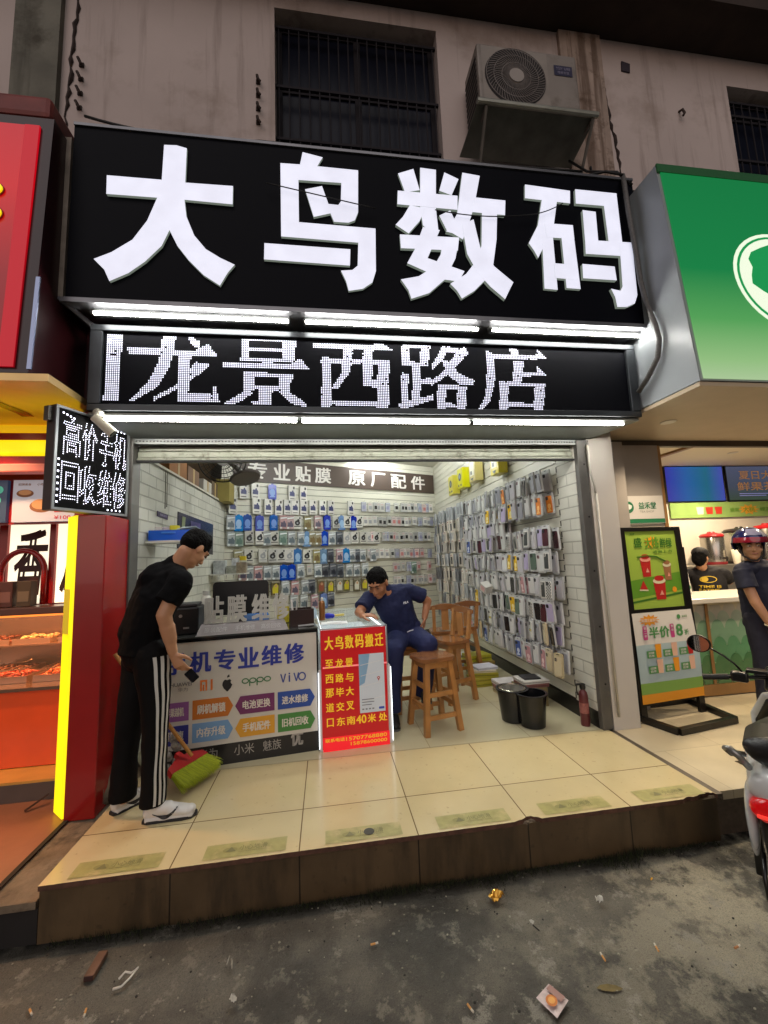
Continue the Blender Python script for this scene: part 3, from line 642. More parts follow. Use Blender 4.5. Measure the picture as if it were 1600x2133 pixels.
# ---- camera under the screen
cc = thing('security_camera', 'small pale bullet camera fixed under the dot matrix screen beside the dotted sign', 'camera', (-0.66, -0.36, 2.40))
b = MB(); b.cyl((-0.70, -0.40, 2.395), (-0.60, -0.365, 2.295), .028, .033, 16); b.build('body', pm('camera_body', (206, 200, 180), 0.4, var=0.1), cc, smooth=40)
b = MB(); b.cyl((-0.60, -0.365, 2.295), (-0.597, -0.364, 2.292), .027, .027, 16); b.build('lens', pm('lens_black', (8, 8, 8), .1), cc)
b = MB(); b.cyl((-0.71, -0.34, 2.45), (-0.70, -0.385, 2.40), .014); b.cyl((-0.72, -0.33, 2.452), (-0.70, -0.34, 2.43), .03, .03); b.build('arm', pm('camera_arm', (150, 146, 132), .5), cc)
# ---- hoses and cables
CAB = pm('black_cable', (16, 15, 15), 0.6)
b = MB(); b.tube([(3.27, -.44, 4.50), (3.23, -.49, 4.40), (3.22, -.51, 4.1), (3.24, -.51, 3.8), (3.255, -.51, 3.5), (3.265, -.53, 3.3), (3.268, -.58, 3.10), (3.27, -.60, 2.97), (3.265, -.57, 2.84), (3.255, -.47, 2.73), (3.26, -.36, 2.66)], .019, 10)
tag(b.build('corrugated_hose', pm('hose_grey', (92, 90, 88), 0.55, var=0.3, vs=60), smooth=180), 'grey flexible hose looping down between black sign and green sign', 'hose')
rr = random.Random(8)
def sag(p, q, s, n=12): return [V(p).lerp(V(q), i/n) + V((0, 0, -s*4*(i/n)*(1-i/n))) for i in range(n+1)]
b = MB(); b.tube(sag((-1.05, -.05, 4.98), (0.35, -.42, 4.50), .06) + sag((0.36, -.42, 4.50), (2.9, -.44, 4.50), .02), .011, 6)
tag(b.build('power_cable', CAB, smooth=180), 'long black cable lying along the top edge of the black sign board', 'cable')
b = MB(); b.tube(sag((-0.95, -.03, 4.80), (-0.1, -.40, 4.52), .03) , .008, 6)
tag(b.build('power_cable', CAB, smooth=180), 'short black cable drooping to the sign top beside the red sign', 'cable')
b = MB(); b.tube(sag((0.40, -.505, 4.08), (1.18, -.505, 3.95), .0) , .004, 5)
tag(b.build('thin_wire', CAB, smooth=180), 'thin dark wire stretched across the second glowing character', 'wire')
b = MB(); b.tube(sag((1.62, -.505, 3.98), (2.34, -.505, 4.00), .03) + sag((2.35, -.505, 4.0), (2.66, -.505, 4.13), .02), .004, 5)
tag(b.build('thin_wire', CAB, smooth=180), 'thin dark wire hanging across the third glowing character', 'wire')
b = MB(); b.tube([(2.98, -.06, 2.30), (2.99, -.05, 2.1), (3.02, -.05, 1.95), (3.02, -.05, 1.9)], .009, 6); b.tube([(3.03, -.045, 1.9), (3.035, -.045, 0.1)], .011, 6)
tag(b.build('wall_conduit', pm('conduit', (176, 172, 160), .5), smooth=180), 'thin pale conduit running down beside the shutter guide and white column', 'conduit')
for k, (P_, lb) in enumerate((([(2.86, -.06, 4.72), (2.98, -.30, 4.60), (3.10, -.46, 4.50), (3.24, -.47, 4.475), (3.34, -.40, 4.49)], 'black cable looping over the sign end below the metal tray'), ([(3.05, -.10, 4.98), (3.10, -.25, 4.72), (3.22, -.44, 4.53), (3.33, -.46, 4.40)], 'dark cable dropping from the tray strut to the sign end'), ([(3.30, -.05, 5.0), (3.34, -.04, 4.8), (3.32, -.04, 4.6)], 'dark pipe tail running down the streaked pier to the sign'))):
    b = MB(); b.tube(P_, .010, 6); tag(b.build('power_cable', CAB, smooth=180), lb, 'cable')
# ---- bolts left in the plaster
RUST = pm('rust_bolt', (54, 40, 34), 0.85, var=0.4, vs=40)
for cx, z0, nm in ((-1.12, 5.10, 'beside the stained pier'), (0.27, 5.14, 'beside the dark window')):
    for k in range(4):
        b = MB(); z = z0+.132*k
        b.cyl((cx, -.005, z), (cx, -.06, z), .012, n=8); b.tube([(cx, -.05, z), (cx+.01, -.055, z-.03), (cx+.025, -.05, z-.045)], .010, 6); b.box(cx-.018, cx+.018, -.012, -.003, z-.018, z+.018)
        tag(b.build('wall_bolt', RUST), '%s rusty bolt from the bottom in the column %s' % (ORD[k], nm), 'bolt', 'old bolts left in the plaster')
# ---- air conditioner and its sheet metal tray
ACW = pm('old_white_metal', (134, 126, 119), 0.5, var=0.15, vs=3, stain=(108, 98, 88), ss=4)
ac = thing('air_conditioner', 'dusty outdoor air conditioner unit with round fan above the black sign', 'air conditioner', (2.58, -0.2, 5.08))
b = MB(); b.box(2.11, 3.02, -0.36, -0.06, 5.10, 5.72, bev=.015); b.build('cabinet', ACW, ac)
FA = FY(-0.362)
b = MB(); b.disc(2.44, 5.42, .275, 0.0015, FA, n=40); b.build('fan_well', pm('fan_well', (48, 44, 44), .8), ac)
b = MB()
for k in range(56):
    a = 2*math.pi*k/56; pts = []
    for j in range(6):
        r_ = .06+.20*j/5; aa = a+.55*j/5
        pts.append((2.44+r_*math.cos(aa), -0.376, 5.42+r_*math.sin(aa)))
    b.tube(pts, .0028, 4)
for r_ in (.13, .2, .265): b.tube([(2.44+r_*math.cos(2*math.pi*k/36), -0.376, 5.42+r_*math.sin(2*math.pi*k/36)) for k in range(37)], .003, 4)
b.build('fan_grille', pm('grille_grey', (118, 110, 106), .6, var=.2), ac)
b = MB(); b.cyl((2.44, -.364, 5.42), (2.44, -.385, 5.42), .065, n=24); b.build('fan_hub', pm('hub_grey', (152, 144, 138), .5), ac)
b = MB(); b.rect(2.145, 2.74, 5.12, 5.70, .0008, FA); b.build('fan_panel', pm('panel_ac', (140, 132, 124), .5, var=.15), ac)
b = MB(); b.rect(2.80, 2.97, 5.50, 5.60, .002, FA, 0); b.text('空调', 2.82, 2.95, 5.555, 5.585, .003, FA, 1, .02); b.text('维修安装', 2.83, 2.94, 5.515, 5.545, .003, FA, 1, .02)
b.build('label_plate', [pm('plate_navy', (26, 22, 60), .5), pm('plate_text', (120, 116, 140), .5)], ac)
b = MB()
for k in range(9): b.box(2.104, 2.109, -.33, -.08, 5.16+.055*k, 5.185+.055*k)
b.build('side_louvre', pm('louvre_dark', (50, 46, 46), .7), ac)
ty = thing('metal_tray', 'sloping grey sheet metal tray bracketed below the air conditioner', 'tray', (2.58, -0.2, 4.8))
b = MB(); b.mesh([(2.07, -.40, 5.085), (3.12, -.40, 5.085), (3.10, -.03, 4.98), (2.03, -.03, 4.98), (2.07, -.40, 5.093), (3.12, -.40, 5.093), (3.10, -.03, 4.99), (2.03, -.03, 4.99)], [(0, 3, 2, 1), (4, 5, 6, 7), (0, 1, 5, 4), (1, 2, 6, 5), (2, 3, 7, 6), (3, 0, 4, 7)])
b.build('sheet', pm('tray_sheet', (112, 116, 108), .4, metal=.4, var=.3, vs=6), ty)
b = MB(); b.tube([(2.06, -.41, 5.09), (3.13, -.41, 5.09)], .022, 8); b.build('rolled_edge', pm('tray_edge', (160, 162, 154), .35, metal=.5, var=.2), ty)
for x in (2.14, 3.09):
    b = MB(); b.tube([(x, -.40, 5.06), (x+.03, -.02, 4.62)], .014, 6); b.tube([(x, -.40, 5.06), (x, -.01, 5.06)], .012, 6); b.build('strut', pm('strut_grey', (120, 116, 110), .5, metal=.4, var=.3), ty)
b = MB(); b.prism([(3.79, 6.17), (3.88, 6.16), (3.89, 6.26), (3.80, 6.28)], .001, .012, FY(0)); tag(b.build('wall_patch', pm('dark_patch', (50, 42, 52), .8)), 'small square dark patch stuck high on the plaster by the pier', 'patch')
b = MB(); b.tube([(4.39, 0, 5.79), (4.39, -.04, 5.77), (4.40, -.05, 5.72), (4.38, -.05, 5.69)], .012, 6); tag(b.build('pipe_stub', RUST, smooth=180), 'short bent pipe stub poking from the stained plaster above the green sign', 'pipe')
# ================================================================ LEFT NEIGHBOUR: SNACK SHOP
RED = pm('red_panel', (158, 24, 22), 0.25, var=0.15, vs=3, coat=0.3)
REDB = pm('red_board', (150, 22, 24), 0.3, var=0.1)
YEL = emit_uneven('yellow_glow', (250, 226, 20), 1.0, 0.85, 1.1, 3.0)
ORG = pm('orange_front', (232, 88, 38), 0.25, var=0.06, coat=0.3)
sn = thing('snack_shop', 'red fronted snack shop with yellow light bars and an orange food counter', 'shop', (-2.2, 0.3, -0.05))
b = MB(); b.box(-6, -3.6, -0.02, 0.3, -0.05, 2.5); b.build('wall', REDB, sn)
b = MB(); b.box(-6, -0.82, -0.66, 1.4, 2.515, 2.56); b.build('soffit', pm('gold_soffit', (214, 180, 120), 0.28, metal=0.5, var=0.1), sn)
b = MB()
for x0 in (-1.32,): 
    pts = [(x0+.02*math.sin(k*1.1), -0.62+.07*k, 2.512) for k in range(9)]
    b.mesh([V(p)+V((s, 0, 0)) for p in pts for s in (-.04, .04)], [(2*k, 2*k+1, 2*k+3, 2*k+2) for k in range(8)])
b.build('soffit_stripe', pm('soffit_red', (150, 44, 30), 0.2), sn)
b = MB(); b.box(-0.805, -0.635, -0.335, 0.0, -0.055, 1.765, bev=.006); b.build('pillar', RED, sn)
b = MB(); b.prism([(-0.915, -0.235), (-0.818, -0.328), (-0.807, -0.326), (-0.807, -0.20), (-0.90, -0.20)], -0.04, 1.765, None); 
b.build('pillar_light', YEL, sn)
b = MB(); F = frame((-0.917, -0.239, 0), (0.097, -0.093, 0)); b.rect(0.02, .125, 1.02, 1.30, .004, F); b.build('paper_note', pm('note_yellow', (206, 190, 60), .6, em=(200, 180, 30), es=.35), sn)
for z0, z1, mt in ((2.275, 2.395, YEL), (2.45, 2.512, pm('amber_glow', (206, 160, 20), .4, em=(230, 176, 20), es=.75))):
    b = MB(); b.box(-3.6, -0.91, 0.10, 0.20, z0, z1, bev=.02); b.build('light_bar', mt, sn)
b = MB(); b.box(-3.6, -0.93, 0.12, 0.24, 2.396, 2.449); b.box(-3.6, -0.93, 0.12, .24, 2.215, 2.273); b.build('bar_backing', REDB, sn)
b = MB(); b.box(-3.6, -0.93, 0.10, 0.20, 2.15, 2.213, bev=.01); b.build('pink_bar', pm('pink_bar', (190, 110, 100), .4, em=(200, 100, 90), es=.25), sn)
b = MB(); b.box(-6, -0.9, 1.6, 1.7, 0, 2.56); b.build('back_wall', pm('back_red', (150, 34, 26), .5), sn)
b = MB(); b.box(-0.90, -0.84, -0.2, 1.6, 0, 2.5); b.build('side_wall', pm('side_red', (140, 30, 24), .4), sn)
# back-lit white panels with brush characters
PAN = pm('lit_panel', (255, 246, 224), 0.4, em=(255, 244, 214), es=1.15)
INK = pm('brush_ink', (60, 26, 18), 0.6)
for i, (x0, x1, ch) in enumerate(((-1.835, -1.53, '香'), (-1.475, -1.02, '原'), (-2.25, -1.91, None))):
    b = MB(); b.box(x0, x1, .62, .66, 1.16, 1.83); p = b.build('lit_panel', PAN, sn)
    if ch:
        b = MB(); b.text(ch, x0+.03, x1-.03, 1.22, 1.78, .005, FY(.62), 0, .035, slant=.06); b.build('lettering', INK, p)
b = MB()
for x in (-1.905, -1.525, -1.01): b.box(x, x+(.065 if x < -1.6 else .045), .60, .66, 1.16, 1.84)
b.box(-3.4, -.95, .60, .68, 1.842, 1.88); b.build('panel_frame', REDB, sn)
pts = [(-1.855, .575, 1.155), (-1.855, .575, 1.40)] + [(-1.695-.16*math.cos(math.pi*k/12), .575, 1.42+.175*math.sin(math.pi*k/12)) for k in range(13)] + [(-1.535, .575, 1.40), (-1.535, .575, 1.155)]
b = MB(); b.tube(pts, .022, 8); b.build('window_arch', REDB, sn, smooth=180)
b = MB(); b.box(-3.6, -0.92, .35, .62, 1.095, 1.15, bev=.006); b.build('serving_shelf', pm('brown_steel', (86, 62, 56), .3, metal=.5), sn)
# menu screens
SCRN = pm('menu_grey', (170, 172, 180), .3, em=(176, 178, 186), es=.42)
b = MB(); b.box(-1.605, -1.05, .28, .31, 1.80, 2.125); m1 = b.build('menu_board', SCRN, sn)
F = FY(.28); b = MB()
b.disc(-1.52, 2.02, .06, .002, F, 0, .03); b.disc(-1.40, 1.92, .085, .002, F, 0, .05); b.disc(-1.41, 1.935, .06, .003, F, 1, .04); b.disc(-1.52, 2.027, .045, .003, F, 1, .02); b.disc(-1.33, 2.02, .05, .002, F, 1, .03)
b.text('¥100.0', -1.31, -1.15, 1.815, 1.845, .002, F, 2, .02); b.rect(-1.31, -1.06, 1.87, 1.95, .002, F, 2); b.text('套餐', -1.28, -1.18, 1.885, 1.938, .004, F, 3, .02); b.text('招牌美食', -1.57, -1.48, 2.08, 2.10, .002, F, 0, .02); b.text('小吃', -1.44, -1.39, 2.08, 2.10, .002, F, 0, .02)
b.build('menu_print', [pm('food_brown', (120, 78, 50), .6, em=(120, 76, 46), es=.3), pm('food_tan', (176, 128, 84), .6, em=(176, 124, 80), es=.4), pm('menu_red', (170, 30, 30), .5, em=(180, 30, 30), es=.4), pm('menu_white', (230, 226, 220), .5, em=(230, 226, 220), es=.4)], m1)
b = MB(); b.box(-2.4, -1.645, .28, .31, 1.80, 2.125); m2 = b.build('menu_board', pm('menu_teal', (44, 60, 80), .3, em=(44, 60, 84), es=.5), sn)
b = MB(); b.disc(-1.70, 2.05, .03, .002, F); b.disc(-1.71, 1.97, .028, .002, F); b.build('menu_print', pm('menu_mint', (90, 180, 160), .5, em=(80, 180, 150), es=.5), m2)
b = MB(); b.box(-3.4, -.95, .315, .36, 1.786, 2.14); b.build('menu_backing', REDB, sn)
# counter
b = MB(); b.box(-5, -0.93, .16, .85, .078, .585, bev=.004); b.build('counter_front', ORG, sn)
b = MB(); b.box(-5, -0.93, .14, .90, .587, .61); b.build('counter_top', pm('steel_top', (150, 120, 100), .25, metal=.8), sn)
b = MB(); b.box(-5, -0.93, .26, .27, .61, 1.09); b.build('sneeze_guard', pm('guard_glass', (220, 180, 140), .08, alpha=.07), sn)
b = MB(); b.box(-5, -0.92, -.05, 1.6, -.05, .075); b.build('step', pm('amber_tile', (200, 150, 70), .3, var=.15), sn)
b = MB(); b.box(-5, -0.93, -.053, -.0505, -.049, .06); b.build('step_riser', pm('riser_grey', (84, 72, 66), .6, var=.2), sn)
hl = bpy.data.lights.new('heat_lamp', 'AREA'); hl.energy = 22; hl.color = (1.0, .42, .14); hl.shape = 'RECTANGLE'; hl.size = 1.6; hl.size_y = .12
ho = bpy.data.objects.new('heat_lamp', hl); COL.objects.link(ho); ho.location = (-1.6, .48, 1.07); ho.parent = sn; ho.matrix_parent_inverse = PM[sn.name].inverted()
b = MB(); b.box(-2.4, -1.0, .42, .54, 1.075, 1.09); b.build('heat_lamp_bar', pm('heat_bar', (230, 140, 70), .4, em=(255, 150, 60), es=1.2, nols=True), sn)
def spot(par, loc, e, col, size=R(120), nm='downlight', tgt=None):
    l = bpy.data.lights.new(nm, 'SPOT'); l.energy = e; l.color = col; l.spot_size = size; l.spot_blend = .8; l.shadow_soft_size = .05
    o = bpy.data.objects.new(nm, l); COL.objects.link(o); o.location = loc; o.parent = par; o.matrix_parent_inverse = PM[par.name].inverted()
    if tgt: o.rotation_euler = (V(tgt)-V(loc)).to_track_quat('-Z', 'Y').to_euler()
    return o
spot(sn, (-1.6, -0.2, 2.5), 170, (1.0, .55, .28))  # unseen warm lamp added in the soffit to light the counter
b = MB(); b.cyl((-1.6, -0.2, 2.508), (-1.6, -0.2, 2.514), .05, n=16); b.build('downlight', pm('added_warm_disc', (255, 220, 160), .4, em=(255, 214, 150), es=6), sn)  # disc of that added lamp
# trays of food
TRAYM = pm('steel_tray', (170, 140, 120), .3, metal=.8)
rr = random.Random(4)
b = MB(); b.box(-5, -0.93, .58, .86, .83, .842); b.box(-5, -0.93, .86, .88, .61, 1.05); b.build('upper_tier', pm('steel_top', (150, 120, 100), .25, metal=.8), sn)
for k, (x, nm, c) in enumerate(((-1.28, 'dark braised meat', (84, 44, 34)), (-1.62, 'pale tofu strips', (206, 170, 120)), (-1.92, 'glossy duck necks', (110, 52, 32)))):
    t = thing('food_tray', 'steel tray of %s on the upper tier of the snack counter' % nm, 'food tray', (x, .70, .8425), 0, 'food trays on the upper tier')
    b = MB(); b.box(x-.14, x+.14, .60, .82, .8425, .85); b.box(x-.14, x+.14, .60, .606, .8501, .885); b.build('tray', TRAYM, t)
    b = MB()
    for q in range(40):
        b.ell((x+rr.uniform(-.11, .11), .71+rr.uniform(-.08, .08), .862+rr.random()*.035), (rr.uniform(.014, .03), .014, .011), MX.Rotation(rr.uniform(0, 3), 3, 'Z'), 8)
    b.build('food', pm('upper_food_%d' % k, c, .25, var=.3, vs=30), t, smooth=180)
for k, (x, y, nm, c) in enumerate(((-1.22, .40, 'long orange noodles', (214, 92, 34)), (-1.62, .40, 'reddish sausages', (176, 60, 34)), (-1.32, .66, 'brown skewers', (140, 86, 50)), (-1.78, .66, 'dark fried bits', (104, 56, 36)))):
    t = thing('food_tray', 'steel tray of %s on the orange snack counter' % nm, 'food tray', (x, y, .612), 0, 'food trays on the snack counter')
    b = MB(); b.box(x-.18, x+.18, y-.11, y+.11, .612, .618); 
    for a in ((x-.18, x+.18, y-.11, y-.104), (x-.18, x+.18, y+.104, y+.11), (x-.18, x-.174, y-.104, y+.104), (x+.174, x+.18, y-.104, y+.104)): b.box(a[0], a[1], a[2], a[3], .618, .66)
    b.build('tray', TRAYM, t)
    b = MB()
    for q in range(46):
        px, py, a = x+rr.uniform(-.13, .13), y+rr.uniform(-.08, .08), rr.uniform(0, 6.3)
        z = .632+rr.random()*.035; l = rr.uniform(.02, .05)
        b.tube([(px-l*math.cos(a), py-l*math.sin(a), z), (px, py, z+.01), (px+l*math.cos(a), py+l*math.sin(a), z)], .008, 5)
    b.build('food', pm('food_%d' % k, c, .4, var=.3, vs=30), t, smooth=180)
    b = MB(); b.tube([(x-.10, y+.06, .665), (x+.12, y-.02, .70), (x+.17, y-.06, .72)], .006, 5); b.build('serving_spoon', TRAYM, t)
for k, (x, dx, c) in enumerate(((-1.735, .11, (70, 36, 28)), (-1.60, .10, (64, 50, 30)), (-1.80, .06, (190, 150, 120)))):
    b = MB(); b.box(x-dx/2, x+dx/2, .45-.03*(k == 2), .53-.04*(k == 2), 1.152, 1.35-.06*(k == 2), bev=.004); b.box(x-dx/2+.01, x+dx/2-.01, .447-.03*(k == 2), .4495-.03*(k == 2), 1.19, 1.27, mi=1)
    tag(b.build('carton', [pm('carton_%d' % k, c, .5), pm('carton_print_%d' % k, tuple(min(255, v+40) for v in c), .5)]), ('dark red carton standing in the arched serving window', 'olive brown carton standing by the arch edge', 'pale low carton at the arch side of the serving shelf')[k], 'carton')
# red lit sign of the snack shop
rs = thing('snack_sign', 'glowing red light box sign above the snack shop', 'shop sign', (-2.5, -0.4, 2.52))
q = [(-0.57, 4.34), (-0.655, 2.545)]
b = MB(); b.mesh([(-6, -.57, 4.34), (-.93, -.57, 4.34), (-.93, -.655, 2.565), (-6, -.655, 2.565), (-6, -.02, 4.34), (-.93, -.02, 4.34), (-.93, -.02, 2.565), (-6, -.02, 2.565)], [(0, 3, 2, 1), (0, 1, 5, 4), (1, 2, 6, 5), (2, 3, 7, 6), (4, 5, 6, 7), (0, 4, 7, 3)])
b.build('casing', pm('casing_maroon', (46, 14, 18), .3, var=.1), rs)
FR = frame((0, -.655, 2.565), (1, 0, 0), (0, .085, 1.775))
b = MB(); b.prism([(-6, .03), (-1.0, .03), (-1.0, 1.70), (-6, 1.70)], .002, .012, FR)
b.build('lit_face', emit_ramp('red_face', [(0, (120, 6, 16)), (.35, (150, 6, 18)), (.7, (214, 4, 22)), (1, (196, 6, 30))], 2, 0.04, 1.82, .80), rs)
b = MB(); b.prism([(-1.085, .03), (-1.001, .03), (-1.001, 1.70), (-1.085, 1.70)], .012, .016, FR); b.build('edge_glow', pm('edge_red', (60, 4, 10), .4, em=(205, 8, 34), es=.75), rs)
b = MB(); b.prism([(-.935, .02), (-.912, .02), (-.912, .62), (-.935, .62)], .0, .01, FR); b.build('edge_trim', pm('blue_lit_trim', (150, 160, 190), .25, metal=.7), rs)  # blue light on the box edge is put into this strip's colour
def ovalp(cx, cy, rx, ry, n=18): return [(cx+rx*math.cos(2*math.pi*k/n), cy+ry*math.sin(2*math.pi*k/n)) for k in range(n)]
b = MB()
for cx, cy, rx, ry in ((-1.23, 1.20, .07, .05), (-1.235, 1.03, .085, .06)):
    b.prism(ovalp(cx, cy, rx+.006, ry+.006), .012, .02, FR, 1); b.prism(ovalp(cx, cy, rx, ry), .02, .03, FR, 0)
b.build('lettering', [pm('yellow_letter', (240, 220, 30), .4, em=(240, 216, 20), es=.9), pm('letter_edge', (110, 30, 20), .5, em=(120, 20, 10), es=.3)], rs)
b = MB(); b.box(-6, -.95, -.58, -.02, 4.345, 4.50, bev=.03); b.build('hood', pm('hood_red', (130, 60, 56), .6, var=.3), rs)

# ================================================================ RIGHT NEIGHBOUR: DRINK SHOP
dr = thing('drink_shop', 'white and green drink shop front with a lit soffit and scale tiled counter', 'shop', (4.6, 0.4, 0))
WHT = pm('white_column', (206, 200, 190), .35, var=.05, vs=2)
GRY = pm('grey_panel', (142, 136, 130), .45, var=.06)
WOODT = pm('oak_trim', (150, 112, 66), .4, var=.15, vs=8)
b = MB(); b.box(3.002, 3.235, -.02, .30, -.012, 2.498); b.build('column', WHT, dr)
b = MB(); b.box(3.236, 3.58, .28, .31, 0, 2.44); b.box(3.58, 4.06, .40, .46, 1.66, 2.44); b.build('side_panel', GRY, dr)
b = MB(); b.box(3.58, 4.05, .405, .455, 0, 1.655); b.build('lower_panel', pm('warm_panel', (176, 166, 150), .4), dr)
b = MB(); b.box(3.305, 9.5, -.84, .50, 2.50, 2.53); b.build('soffit', pm('cream_soffit', (186, 168, 142), .5, var=.05, bump=.03), dr)
b = MB(); b.box(3.236, 9.5, .43, .49, 2.442, 2.499); b.build('header', pm('header_brown', (58, 48, 42), .5), dr)
b = MB(); b.box(4.05, 9.5, .50, 3.0, 2.66, 2.70); b.build('inner_ceiling', pm('cream_ceiling', (226, 216, 194), .6), dr)
b = MB(); b.box(4.2, 7.6, .9, .93, 2.64, 2.658); b.build('ceiling_slot', pm('slot_dark', (60, 52, 46), .6), dr)
b = MB(); b.box(5.2, 5.26, 1.0, 2.3, 2.63, 2.6585); b.build('ceiling_batten', WOODT, dr)
b = MB(); b.box(4.05, 9.5, 2.32, 2.4, 0, 2.66); b.build('back_wall', pm('cream_wall', (226, 220, 206), .5, var=.04), dr)
b = MB(); b.box(4.062, 4.10, .41, .45, 0, 2.44); b.build('opening_trim', WOODT, dr)
b = MB(); b.box(3.60, 4.04, .385, .398, 1.66, 1.93); p = b.build('name_plate', pm('plate_grey', (196, 192, 186), .4), dr)
F = FY(.385); b = MB()
b.text('益禾堂', 3.77, 3.96, 1.80, 1.87, .002, F, 0, .025); b.text('TEA SHOP', 3.78, 3.93, 1.765, 1.785, .002, F, 1, .01)
b.rect(3.60, 4.04, 1.665, 1.705, .002, F, 0)
b.disc(3.66, 1.82, .058, .002, F, 0); b.disc(3.665, 1.832, .034, .003, F, 2); b.flat([(3.63, 1.835), (3.645, 1.865), (3.675, 1.872), (3.70, 1.85), (3.70, 1.835), (3.67, 1.85)], .004, F, 0)
b.build('lettering', [pm('dark_green', (34, 110, 72), .5), pm('text_grey', (120, 130, 122), .5), pm('plate_white', (220, 220, 214), .5)], p)
# scale-tiled counter
SCALE = [pm('scale_%d' % k, c, .3, var=.1, coat=.3) for k, c in enumerate(((66, 116, 72), (92, 146, 104), (124, 160, 130), (166, 178, 156), (190, 184, 166)))]
b = MB(); b.box(3.92, 9.5, .47, 1.0, .10, .86); cb = b.build('counter', pm('grout_cream', (200, 190, 160), .5), dr)
b = MB(); F = FY(.468)
rw = .155; hh = .105
for j in range(9):
    for i in range(26):
        cx = 3.93+.0+i*rw+(rw/2 if j % 2 else 0); cz = .10+j*hh*.78; k = min(4, max(0, int((j-1)/1.7)))
        pts = []
        for q in range(13):
            t = q/12; a = math.pi*(1-t); pts.append((cx+(rw/2-.004)*math.cos(a), cz+hh*1.05*math.sin(a)**0.9))
        pts = [(max(3.925, x), min(z, .84)) for x, z in pts]
        if max(x for x, z in pts)-min(x for x, z in pts) < .02 or max(z for _, z in pts)-min(z for _, z in pts) < .01: continue
        pts += [(pts[-1][0]-rw*.45, max(.102, cz-hh*.5))]
        b.flat(pts, .0005+.0012*(9-j), F, k)
b.build('scale_tiling', SCALE, cb)
b = MB()
for x in (4.42, 5.28, 6.1): b.box(x, x+.03, .448, .456, .10, .86)
b.box(3.92, 9.5, .446, .466, .0, .098); b.build('counter_trim', WOODT, dr)
b = MB(); b.box(3.86, 9.5, .40, 1.05, .865, .915, bev=.008); b.build('counter_top', pm('white_top', (226, 220, 208), .25), dr)
b = MB(); b.box(4.4, 9.5, 1.75, 2.3, 0, 1.16); b.build('back_counter', pm('steel_counter', (150, 146, 138), .3, metal=.6), dr)
# menu screens on the back wall
def screen(x0, x1, z0, z1, mt, lab, nm='menu_screen'):
    t = thing(nm, lab, 'screen', ((x0+x1)/2, 2.3, z0)); F = FY(2.285)
    b = MB(); b.box(x0, x1, 2.285, 2.318, z0, z1); b.build('casing', pm('screen_black', (16, 16, 18), .3), t)
    b = MB(); b.rect(x0+.015, x1-.015, z0+.015, z1-.015, .002, F); return t, b.build('display', mt, t), F
t1, dd, F = screen(5.86, 6.88, 2.10, 2.66, emit_ramp('screen_blue', [(0, (60, 60, 190)), (.35, (40, 110, 190)), (.7, (30, 120, 150)), (1, (80, 90, 200))], 0, 1.1-1.6, .5, .62), 'glowing blue menu screen above the drink counter, nearer the grey panel')
t2, dd2, F = screen(6.92, 8.5, 2.10, 2.66, emit_ramp('screen_grey', [(0, (70, 90, 70)), (.4, (84, 92, 110)), (1, (92, 100, 130))], 2, 0, .56, .55), 'dim grey menu screen with orange and green writing above the drink counter')
b = MB(); b.text('夏日大桃', 7.15, 7.95, 2.44, 2.58, .004, F, 0, .02); b.text('鲜果茶', 7.1, 7.8, 2.26, 2.40, .004, F, 0, .02); b.rect(7.12, 7.7, 2.21, 2.22, .004, F, 1); b.rect(7.12, 7.6, 2.18, 2.19, .004, F, 1)
b.prism([(8.0, 2.16), (8.18, 2.16), (8.22, 2.40), (7.96, 2.40)], .003, .004, F, 2)
b.build('lettering', [pm('scr_orange', (150, 110, 70), .5, em=(160, 112, 66), es=.5), pm('scr_pale', (140, 140, 190), .5, em=(130, 130, 200), es=.5), pm('scr_cup', (160, 120, 180), .5, em=(150, 110, 190), es=.5)], dd2)
gb = thing('banner_strip', 'light green printed strip with cups and an orange burst under the menu screens', 'banner', (7, 2.29, 1.88)); F = FY(2.29)
b = MB(); b.box(5.9, 8.5, 2.29, 2.31, 1.86, 2.09); b.build('strip', pm('leaf_green', (150, 186, 104), .5, var=.15, vs=4), gb)
b = MB()
for x in (6.35, 8.05):
    for k, m in enumerate((1, 2, 2)): b.flat([(x+.16*k, 1.91), (x+.10+.16*k, 1.91), (x+.115+.16*k, 2.02), (x-.015+.16*k, 2.02)], .003, F, m)
b.flat([(7.25+(.12 if k % 2 else .2)*math.cos(2*math.pi*k/20), 1.97+(.05 if k % 2 else .085)*math.sin(2*math.pi*k/20)) for k in range(20)], .003, F, 0)
b.text('大桃', 7.15, 7.36, 1.93, 2.01, .005, F, 3, .02); b.text('盛夏', 6.92, 7.08, 1.94, 2.0, .005, F, 3, .02); b.text('绿茶', 7.45, 7.65, 1.94, 2.0, .005, F, 3, .02)
b.build('print', [pm('burst_orange', (226, 164, 50), .5), pm('cup_white', (224, 220, 210), .5), pm('cup_red', (196, 60, 44), .5), pm('print_green', (110, 160, 60), .5)], gb)
